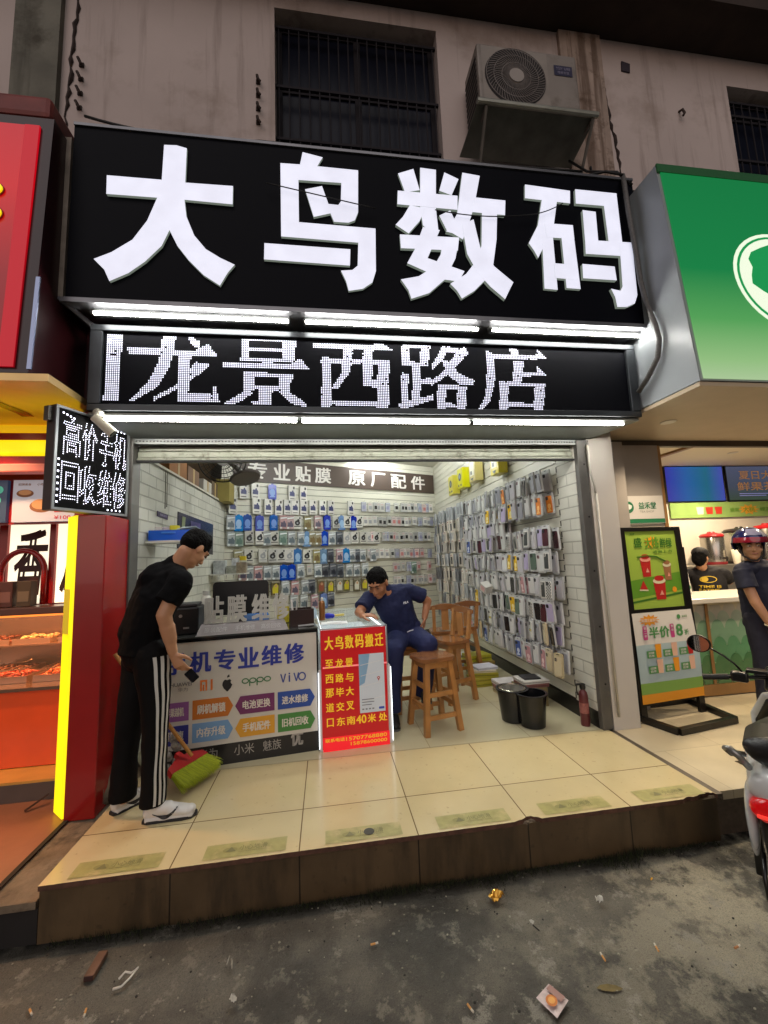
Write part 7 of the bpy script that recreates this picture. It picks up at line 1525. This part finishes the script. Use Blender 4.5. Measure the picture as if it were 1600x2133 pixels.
hshell(pm('helmet_blue', (26, 32, 78), .12, coat=.6), 'neck_guard', (.121, .139, .128), 1.62, 2.15, R(195), R(345), hm)
hshell(pm('helmet_white', (120, 122, 150), .15, coat=.5), 'white_band', (.1245, .1425, .1275), .55, 1.1, R(60), R(120), hm, th=.004)
hshell(pm('helmet_red', (122, 20, 42), .12, coat=.6), 'red_band', (.1245, .1425, .1275), 1.25, 1.60, R(14), R(166), hm, th=.004)
hshell(pm('helmet_grey', (150, 150, 160), .15, coat=.5), 'side_flash', (.1245, .1425, .1275), .3, 1.22, R(122), R(200), hm, th=.004)
b = MB(HM); b.tube([(-.085, .03, -.03), (-.07, .055, -.11), (-.02, .07, -.155), (.02, .07, -.155), (.07, .055, -.11), (.085, .03, -.03)], .007, 6); b.build('chin_strap', pm('strap_dark', (30, 24, 26), .6), hm, smooth=180)
PNV = pm('polo_navy', (24, 28, 50), .8, var=.15, vs=8)
B_ = Blob(); B_.oval((4.445, -.10, .78), (4.44, -.10, 1.02), (.9, -.35, 0), .165, .125, .168, .125, dome=False); B_.oval((4.44, -.10, 1.02), (4.42, -.10, 1.21), (.9, -.35, 0), .168, .125, .160, .085); B_.chain([(4.255, -.12, 1.205), (4.42, -.10, 1.235), (4.585, -.10, 1.20)], [.062, .066, .062]); B_.cone((4.25, -.12, 1.205), (4.243, -.155, 1.055), .066, .072); B_.cone((4.585, -.10, 1.20), (4.63, -.14, 1.06), .066, .072); B_.cap((4.40, -.10, 1.25), (4.395, -.105, 1.285), .060, .058)
po_ = B_.build('polo_shirt', PNV, pC, .006, 5, .5, .006, 12)
bv = bvh_world(po_); b = MB(); g = []
for j in range(7):
    for i in range(5):
        h = onto(bv, V((4.42+.035*i, -1.2, 1.02+.03*j)), (0, 1, 0), .003); g.append(h if h else V((4.42+.035*i, -.2, 1.02+.03*j)))
b.mesh(g, [(j*5+i, j*5+i+1, j*5+i+6, j*5+i+5) for j in range(6) for i in range(4)]); b.build('chest_panel', pm('panel_greyblue', (70, 74, 92), .7), po_)
B_ = Blob(); B_.oval((4.445, -.10, .86), (4.445, -.09, .74), (.9, -.35, 0), .155, .118, .165, .125)
for x in (4.37, 4.52): B_.chain([(x, -.09, .80), (x, -.10, .45)], [.098, .078]); B_.cone((x, -.10, .45), (x, -.07, .05), .078, .066)
B_.build('trousers', pm('rider_trouser', (26, 26, 44), .8, var=.1), pC, .008, 4, .5, .006, 10)
b = MB(); w0 = V((4.312, -.237, .775)); b.tube([w0+(V((.034*math.cos(2*math.pi*k/20), .034*math.sin(2*math.pi*k/20), .014*math.cos(2*math.pi*k/20)))) for k in range(21)], .0055, 6); b.build('bracelet', pm('bead_pale', (206, 196, 170), .4), pC, smooth=180)
for x in (4.37, 4.52): shoe(pC, (x, -.03, 0), (x-.03, -.29, 0), DKS, False, z0=-.012)
# ---------------------------------------------------------------- the staff member behind the counter
pD = thing('person', 'shop worker in black cap and black shirt with yellow back print behind the white counter', 'person', (5.35, 1.32, 0)); B_ = Blob()
hD = head(B_, (5.30, 1.30, 1.285), (.80, .45, -.30), (.2, .1, 1), (5.33, 1.32, 1.15), .98)
B_.oval((5.42, 1.32, .80), (5.37, 1.32, 1.04), (.8, -.5, 0), .12, .08, .11, .05); B_.chain([(5.52, 1.22, 1.08), (5.66, 1.30, .98), (5.72, 1.45, .98)], [.04, .04, .03]); B_.chain([(5.24, 1.42, 1.08), (5.40, 1.62, .98), (5.60, 1.62, .97)], [.04, .04, .03]); hand(B_, (5.72, 1.45, .98), (.3, .9, -.1), (0, 0, -1), (-.9, .2, 0), .5); hand(B_, (5.60, 1.62, .97), (.9, .2, -.1), (0, 0, -1), (.2, -.9, 0), .5)
for x in (5.34, 5.50): B_.chain([(x, 1.32, .80), (x, 1.32, .42), (x, 1.32, .04)], [.08, .055, .04])
B_.build('body', SKIN, pD, .0065, 3); hair(pD, hD, 1.0, .03, .03, 5)
H, r_, f_, u_ = hD; B_ = Blob(); B_.ell(H+u_*.052-f_*.012, (.090, .104, .078), MX((r_, f_, u_)).transposed()); B_.build('cap', pm('cap_black', (20, 20, 24), .7), pD, .006, 3)
b = MB(); M_ = frame(H+u_*.035+f_*.06, r_, f_); b.prism([(-.07, 0), (.07, 0), (.065, .05), (.03, .085), (-.03, .085), (-.065, .05)], 0, .006, M_); b.build('cap_brim', pm('cap_black', (20, 20, 24), .7), pD)
B_ = Blob(); B_.oval((5.43, 1.32, .74), (5.40, 1.32, .95), (.8, -.5, 0), .165, .125, .175, .125, dome=False); B_.oval((5.40, 1.32, .95), (5.36, 1.32, 1.10), (.8, -.5, 0), .175, .125, .18, .09); B_.chain([(5.23, 1.41, 1.09), (5.36, 1.32, 1.13), (5.52, 1.23, 1.09)], [.064, .068, .064]); B_.cone((5.52, 1.23, 1.09), (5.63, 1.28, 1.00), .068, .07); B_.cone((5.24, 1.41, 1.09), (5.34, 1.53, 1.02), .068, .07)
wk = B_.build('work_shirt', pm('work_black', (22, 20, 24), .8, var=.1), pD, .0065, 5, .5, .006, 12); bv = bvh_world(wk)
YP = pm('print_gold', (214, 180, 50), .5); b = MB(); dirn = V((.62, .78, 0)).normalized(); sx_ = V((.78, -.62, 0)); o0 = V((5.36, 1.30, .93))-dirn*.8
def prj(x, z):
    o = o0+sx_*x+V((0, 0, z)); h = onto(bv, o, dirn, .003); return h if h else o+dirn*.68
for tx, x0, x1, z0, z1 in (('TIME IS', -.10, .12, -.005, .025), ('EATIME', -.10, .10, -.05, -.018)):
    vs, fs, _ = text_geo(tx, .03); b.mesh([prj(x0+(x1-x0)*x, z0+(z1-z0)*y) for x, y in vs], fs)
for rx, rz, cx in ((.085, .04, .0),):
    n = 28; a_ = [prj(cx+rx*math.cos(2*math.pi*k/n), .095+rz*math.sin(2*math.pi*k/n)) for k in range(n)]; c_ = [prj(cx+(rx-.01)*math.cos(2*math.pi*k/n), .095+(rz-.008)*math.sin(2*math.pi*k/n)) for k in range(n)]
    b.mesh(a_+c_, [(k, (k+1) % n, n+(k+1) % n, n+k) for k in range(n)])
b.mesh([prj(-.035+.035*math.cos(2*math.pi*k/16), .098+.032*math.sin(2*math.pi*k/16)) for k in range(16)], [tuple(range(16))]); b.build('back_print', YP, wk)
B_ = Blob()
for x in (5.34, 5.50): B_.cap((x, 1.32, .80), (x, 1.32, .40), .095, .075); B_.cone((x, 1.32, .40), (x, 1.32, .03), .075, .068)
B_.build('trousers', pm('work_trouser', (30, 30, 34), .8), pD, .009, 3)
# ================================================================ SCOOTER
sk = thing('scooter', 'white electric scooter with black seat and red tail light parked by the step end', 'scooter', (2.70, -1.52, -.24), R(36)); M = PM[sk.name]
WPL = pm('scooter_white', (206, 208, 208), .18, coat=.5); BPL = pm('scooter_black', (16, 16, 17), .3); GMT = pm('rail_grey', (150, 148, 144), .3, metal=.7)
def X(p): return M @ V(p)
def blobx(nm, mt, par, parts, vox=.007, it=4):
    B_ = Blob()
    for k, a in parts:
        if k == 'e': B_.b.ell(X(a[0]), a[1], M.to_3x3(), 20)
        else: B_.oval(X(a[0]), X(a[1]), M.to_3x3() @ V((0, 1, 0)), *a[2:])
    return B_.build(nm, mt, par, vox, it)
bd_ = blobx('rear_cowl', WPL, sk, [('o', ((.02, 0, .56), (.42, 0, .55), .115, .075, .16, .10)), ('o', ((.06, 0, .50), (.40, 0, .42), .10, .08, .14, .14)), ('o', ((.015, 0, .545), (.10, 0, .50), .10, .05, .12, .075)), ('e', ((.05, .115, .42), (.05, .022, .15))), ('e', ((.05, -.115, .42), (.05, .022, .15))), ('e', ((.10, .12, .34), (.07, .02, .12))), ('e', ((.10, -.12, .34), (.07, .02, .12)))])
blobx('seat', pm('seat_vinyl', (22, 21, 22), .38, bump=.08, bs=120), sk, [('o', ((.10, 0, .705), (.34, 0, .70), .125, .062, .135, .058)), ('o', ((.34, 0, .70), (.66, 0, .66), .135, .055, .09, .045)), ('e', ((.10, 0, .70), (.06, .12, .07)))])
b = MB(M); b.tube([(.16, .13, .64), (.06, .165, .67), (-.02, .17, .715), (-.05, .15, .73), (-.045, .12, .70), (.03, .10, .635)], .014, 10); b.tube([(.16, -.13, .64), (.06, -.165, .67), (-.02, -.17, .715), (-.05, -.15, .73), (-.045, -.12, .70), (.03, -.10, .635)], .014, 10); b.build('grab_rail', GMT, sk, smooth=180)
B_ = Blob(); B_.oval(X((-.012, 0, .485)), X((.05, 0, .48)), M.to_3x3() @ V((0, 1, 0)), .112, .062, .124, .066)
tl = B_.build('tail_light', pm('tail_red', (150, 8, 12), .12, em=(190, 6, 12), es=.55, coat=.6, var=.25, vs=30), sk, .006, 3)
b = MB(M); b.box(-.056, -.048, -.085, .085, .462, .478, bev=.003); b.build('reflector', pm('reflect_bright', (230, 70, 60), .1, em=(240, 60, 50), es=.7), tl)
blobx('rear_fender', BPL, sk, [('o', ((.0, 0, .44), (.03, 0, .25), .085, .05, .075, .035)), ('o', ((.06, 0, .42), (.2, 0, .40), .08, .05, .09, .05))])
b = MB(M); b.box(-.052, -.046, -.085, .03, .30, .40, bev=.003); b.box(-.0535, -.0522, -.08, .025, .305, .395, mi=1); b.rect(-.07, .01, .33, .37, .0, frame((-.054, -.01, 0), (0, -1, 0)), 0); b.build('number_plate', [pm('plate_frame', (60, 62, 60), .4), pm('plate_green', (40, 110, 90), .4)], sk)
b = MB(M); b.tube([(.05, .09, .27), (-.02, .09, .20), (-.03, .085, .12), (.05, .08, .06), (.15, .08, .05)], .008, 8); b.build('guard_bar', BPL, sk, smooth=180)
for x, nm in ((.22, 'wheel'), (1.14, 'wheel')):
    b = MB(M); n = 40; vs = []
    for k in range(n):
        a = 2*math.pi*k/n
        for j in range(10):
            q = 2*math.pi*j/10; rr_ = .165+.042*math.cos(q); vs.append((x+rr_*math.cos(a), .042*math.sin(q), .209+rr_*math.sin(a)))
    b.mesh(vs, [(k*10+j, k*10+(j+1) % 10, ((k+1) % n)*10+(j+1) % 10, ((k+1) % n)*10+j) for k in range(n) for j in range(10)]); w_ = b.build('wheel', pm('tyre', (18, 18, 18), .8), sk, smooth=180)
    b = MB(M); b.cyl((x, -.03, .209), (x, .03, .209), .13, n=28); b.cyl((x, -.05, .209), (x, .05, .209), .03, n=16); b.build('rim', pm('rim_grey', (70, 72, 74), .4, metal=.6), w_)
b = MB(M); b.box(.42, .80, -.14, .14, .20, .26, bev=.02); b.build('footboard', BPL, sk)
blobx('leg_shield', WPL, sk, [('o', ((.84, 0, .26), (.92, 0, .62), .15, .035, .17, .03)), ('o', ((.92, 0, .62), (.86, 0, .76), .17, .035, .10, .03))])
blobx('inner_panel', BPL, sk, [('o', ((.80, 0, .30), (.86, 0, .60), .12, .03, .145, .025)), ('o', ((.86, 0, .60), (.82, 0, .74), .145, .025, .08, .025))])
b = MB(M); b.cyl((.96, .0, .70), (1.13, 0, .22), .03, .025); b.cyl((1.13, -.05, .21), (1.13, .05, .21), .02); b.tube([(.90, 0, .60), (.86, 0, .84)], .028, 10); b.build('fork', pm('fork_dark', (40, 40, 42), .4, metal=.5), sk)
hb = MB(M); hb.tube([(.77, .34, .835), (.81, .20, .85), (.86, .06, .86), (.86, -.06, .86), (.81, -.20, .85), (.77, -.34, .835)], .011, 10); h_ = hb.build('handlebar', pm('bar_black', (20, 20, 21), .3, metal=.5), sk, smooth=180)
for s in (1, -1):
    b = MB(M); b.tube([(.765, .36*s, .833), (.80, .235*s, .848)], .0175, 12); b.build('grip', pm('grip_rubber', (14, 14, 14), .6), sk, smooth=50)
    b = MB(M); b.box(.785, .845, min(.14*s, .225*s), max(.14*s, .225*s), .825, .885, bev=.012); b.tube([(.86, .15*s, .855), (.855, .24*s, .845), (.83, .33*s, .835)], .006, 6); b.box(.80, .87, min(.05*s, .15*s), max(.05*s, .15*s), .885, .905, bev=.006); b.build('switch_pod', BPL, sk)
    b = MB(M); b.tube([(.82, .17*s, .885), (.81, .20*s, .93), (.80, .245*s, .97), (.79, .31*s, 1.015)], .006, 8); m_ = b.build('mirror', BPL, sk, smooth=180)
    nrm = V((-.95, -.25*s*-1, .05)).normalized(); Mi = frame((.785, .362*s, 1.035), V((nrm.y*-1, nrm.x, 0)) if True else 0)
    b = MB(M @ Mi); sg_ = 1 if (Mi.to_3x3() @ V((0, 0, 1))).x < 0 else -1
    b.prism(ovalp(0, 0, .066, .054, 30), -.010*sg_, .004*sg_); b.build('mirror_shell', BPL, m_)
    b = MB(M @ Mi); b.flat(ovalp(0, 0, .060, .048, 30), .0052*sg_); b.build('mirror_glass', pm('mirror_glass', (206, 206, 210), .03, metal=1.0), m_)
blobx('headset', BPL, sk, [('o', ((.84, 0, .80), (.90, 0, .90), .08, .05, .07, .045))], .006)
b = MB(M); b.box(.80, .82, -.14, -.06, .92, 1.02, bev=.012); b.tube([(.84, -.10, .87), (.82, -.10, .93)], .008, 6); b.build('phone_holder', pm('holder_dark', (40, 38, 38), .25), sk)
b = MB(M); b.box(.30, .36, .12, .16, .02, .24, bev=.006); b.build('side_stand', BPL, sk)
# ================================================================ STICKERS AND LITTER
STK_ = [pm('sticker_olive', (164, 156, 96), .45, var=.15, vs=22, stain=(190, 170, 118), ss=8), pm('sticker_ink', (120, 116, 74), .5), pm('sticker_mid', (146, 140, 84), .5)]
wear_ = ('most faded anti-slip sticker, at the corner by the red pillar', 'anti-slip sticker with a worn oval print, second from the red pillar', 'anti-slip sticker with a dark blob on its writing', 'anti-slip sticker just before the chipped edge', 'anti-slip sticker between the chip and the broken corner', 'anti-slip sticker on the last tile by the drink shop')
for k in range(6):
    x0 = -.452+.590*k; b = MB(); F = frame((0, -.072, .0), (1, 0, 0), (0, 1, 0))
    b.rect(x0, x0+.395, -.853, -.748, .0022, F, 0); b.flat(ovalp(x0+.12, -.80, .035, .018), .0034, F, 2); b.flat([(x0+.10, -.815), (x0+.15, -.815), (x0+.125, -.78)], .004, F, 1)
    b.text('小心地滑', x0+.165, x0+.30, -.812, -.775, .0034, F, 1, .0); b.text('CAUTION WET FLOOR', x0+.165, x0+.30, -.825, -.817, .0034, F, 1, .0)
    if k == 2: b.disc(x0+.225, -.80, .028, .0046, F, 3)
    tag(b.build('floor_sticker', STK_+[pm('blob_dark', (58, 58, 46), .6)]), wear_[k], 'sticker', 'anti-slip stickers along the step edge')
def on_road(x, y, z=-.238): return V((x, y, z))
def crumple(nm, mt, c, sx, sy, h, lab, cat, seed, rz=0):
    rr = random.Random(seed); b = MB(MX.Translation(V(c)) @ MX.Rotation(rz, 4, 'Z')); n = 6
    vs = [(sx*(i/n-.5)+rr.uniform(-.1, .1)*sx/n*2, sy*(j/n-.5)+rr.uniform(-.1, .1)*sy/n*2, rr.uniform(.0, h)) for j in range(n+1) for i in range(n+1)]
    b.mesh(vs, [(j*(n+1)+i, j*(n+1)+i+1, (j+1)*(n+1)+i+1, (j+1)*(n+1)+i) for j in range(n) for i in range(n) if not ((i in (0, n-1)) and (j in (0, n-1)) and rr.random() < .5)])
    return tag(b.build(nm, mt), lab, cat)
crumple('gold_foil', pm('foil_gold', (206, 160, 70), .2, metal=.7), (1.537, -1.09, -.232), .07, .05, .03, 'crumpled gold foil scrap lying on the road near the step', 'foil', 1, .4)
b = MB(MX.Translation((1.555, -1.566, -.236)) @ MX.Rotation(.55, 4, 'Z')); F = frame((0, 0, 0), (1, 0, 0), (0, 1, 0))
b.mesh([(-.042, -.04, .002), (.042, -.04, .006), (.045, .04, .004), (-.04, .042, .008), (0, 0, .012)], [(0, 1, 4), (1, 2, 4), (2, 3, 4), (3, 0, 4)]); b.disc(-.012, -.004, .022, .0145, F, 1, .02); b.disc(-.012, -.004, .013, .0152, F, 2, .012); b.flat([(.008, -.03), (.036, -.03), (.036, .03), (.012, .03)], .0142, F, 3)
tag(b.build('snack_packet', [pm('packet_pale', (206, 186, 182), .35, var=.2, vs=40), pm('packet_orange', (206, 120, 44), .4), pm('packet_amber', (226, 160, 70), .4), pm('packet_mauve', (160, 120, 110), .4)]), 'flat torn snack packet with an orange print on the road', 'packet')
b = MB(MX.Translation((-.222, -1.115, -.236)) @ MX.Rotation(1.55, 4, 'Z')); b.box(-.055, .055, -.019, .019, 0, .022, bev=.003); b.box(-.057, -.050, -.017, .017, .002, .02, mi=1)
tag(b.build('brown_block', [pm('block_wood', (110, 78, 58), .7, var=.3, vs=20), pm('block_end', (60, 34, 30), .8)]), 'small brown wooden block lying on the road below the step', 'block')
b = MB(MX.Translation((-.105, .345, 0))); b.tube([(.005, -1.535, -.228), (.02, -1.515, -.222), (.045, -1.522, -.224), (.062, -1.50, -.226), (.05, -1.54, -.226), (.03, -1.57, -.228), (.0, -1.572, -.23)], .0042, 6); tag(b.build('plastic_strip', pm('strip_white', (210, 206, 196), .3), smooth=180), 'bent white plastic strip on the road beside the brown block', 'strip')
b = MB(MX.Translation((-.21, .25, 0))); b.tube([(.52, -1.44, -.232), (.535, -1.425, -.224), (.53, -1.455, -.23)], .003, 5); b.tube([(.545, -1.43, -.232), (.55, -1.45, -.228), (.555, -1.475, -.231)], .003, 5); tag(b.build('clear_scrap', pm('scrap_grey', (150, 146, 134), .2), smooth=180), 'curled clear plastic scrap on the road below the third tile', 'scrap')
def butt(x, y, a, lab, c=(206, 150, 84)):
    b = MB(MX.Translation((x, y, -.231)) @ MX.Rotation(a, 4, 'Z')); b.cyl((-.013, 0, 0), (.008, 0, 0), .0038, n=8); b.cyl((.0081, 0, 0), (.020, 0, .001), .0036, n=8, mi=1)
    tag(b.build('cigarette_butt', [pm('butt_%d' % c[1], c, .7), pm('butt_paper', (206, 200, 186), .7)]), lab, 'cigarette butt', 'cigarette butts on the road')
butt(.929, -1.223, .1, 'cigarette butt near the gold foil, lying level'); butt(1.248, -1.536, -1.2, 'cigarette butt steeply turned, beside the snack packet'); butt(1.842, -1.453, 1.5, 'cigarette butt between the packet and the brown leaf'); butt(2.082, -1.456, 1.3, 'cigarette butt beyond the brown leaf'); butt(-.376, -1.259, -.8, 'cigarette butt below the brown block, toward the red shop', (190, 150, 110)); butt(-.166, -1.299, -1.3, 'cigarette butt below the bent white strip', (190, 150, 110))
butt(2.401, -1.51, .2, 'long cigarette butt far out toward the scooter', (176, 120, 76))
crumple('paper_scrap', pm('scrap_white', (206, 204, 194), .6), (2.005, -1.20, -.232), .03, .028, .02, 'small white paper scrap on the road before the chipped edge', 'paper', 3)
crumple('paper_scrap', pm('scrap_white', (206, 204, 194), .6), (.377, -1.351, -.232), .018, .03, .012, 'narrow pale paper scrap lying aslant on the road', 'paper', 4, .8)
crumple('paper_scrap', pm('scrap_white', (206, 204, 194), .6), (1.638, -1.252, -.232), .012, .018, .012, 'tiny white paper scrap by a dark twig', 'paper', 6, .8)
b = MB(); b.tube([(1.638, -1.262, -.232), (1.652, -1.292, -.232)], .003, 5); tag(b.build('twig', pm('twig_dark', (24, 20, 16), .8)), 'thin dark twig on the road in front of the white scrap', 'twig')
def leaf(x, y, a, l, c, lab):
    b = MB(MX.Translation((x, y, -.2425)) @ MX.Rotation(a, 4, 'Z')); L_ = [(-1, 0), (-.6, .22), (0, .3), (.6, .2), (1, 0), (.6, -.2), (0, -.28), (-.6, -.2)]
    b.mesh([(p*l, q*l, .006*abs(q)) for p, q in L_]+[(0, 0, .001)], [(i, (i+1) % 8, 8) for i in range(8)]); tag(b.build('fallen_leaf', pm('leaf_%d' % c[0], c, .7, var=.3, vs=60)), lab, 'leaf')
leaf(1.794, -1.554, -.2, .05, (110, 94, 48), 'long olive brown fallen leaf on the road near the snack packet'); leaf(2.353, -1.114, .6, .014, (226, 166, 30), 'tiny bright yellow leaf on the road near the scooter')
b = MB(MX.Translation((-1.07, -.15, -.045)) @ MX.Rotation(.7, 4, 'Z')); b.mesh([(-.05, -.012, 0), (.06, -.01, .05), (.07, .012, .055), (-.05, .012, .005)], [(0, 1, 2, 3)]); tag(b.build('dark_leaf', pm('leaf_black', (36, 26, 22), .4)), 'dark curled leaf lying at the foot of the snack shop step', 'leaf')
rr = random.Random(15); b = MB()
for k in range(420):
    x, y = rr.uniform(-1.2, 3.2), -1.85+.88*rr.random(); s = rr.uniform(.0015, .0055)
    b.ell((x, y, -.238+s*.3), (s*rr.uniform(.8, 1.6), s, s*.6), n=6, mi=rr.choice((0, 0, 1, 2)))
o = b.build('grit', [pm('grit_pale', (150, 146, 130), .8), pm('grit_grey', (96, 92, 84), .8), pm('grit_dark', (40, 38, 34), .8)]); o['kind'] = 'stuff'
b = MB(); 
for k in range(4200):
    x = rr.choice((rr.uniform(-.5, 2.9), rr.uniform(-.5, 2.9), rr.gauss(1.5, .3), rr.gauss(.9, .25), rr.gauss(2.3, .2))); y = -.940-abs(rr.gauss(0, .016+.012*(math.sin(x*5)+math.sin(x*13)*.6)**2)); h = rr.uniform(.006, .026)+max(0, .03*math.sin(x*7.3)*math.sin(x*2.1))*rr.random(); a = rr.uniform(0, 6.3)
    b.mesh([(x, y, -.245), (x+.004*math.cos(a), y+.004*math.sin(a), -.245), (x+rr.uniform(-.012, .012), y+rr.uniform(-.012, .006), -.245+h)], [(0, 1, 2)], rr.choice((0, 0, 1)))
o = b.build('moss', [pm('moss_dark', (34, 36, 20), .9), pm('moss_green', (52, 60, 28), .9)]); o['kind'] = 'stuff'
for cx, cy, lb in ((1.82, -.925, 'broken grey mortar lump in the chipped step edge'), (2.93, -.925, 'broken concrete lump at the far corner of the step')):
    b = MB(); rr = random.Random(int(cx*10))
    for k in range(5): b.ell((cx+rr.uniform(-.05, .05), cy+rr.uniform(-.0, .015), -.03+rr.uniform(-.012, .008)), (rr.uniform(.02, .04), .014, .014), n=8)
    tag(b.build('mortar_lump', CONC), lb, 'rubble')
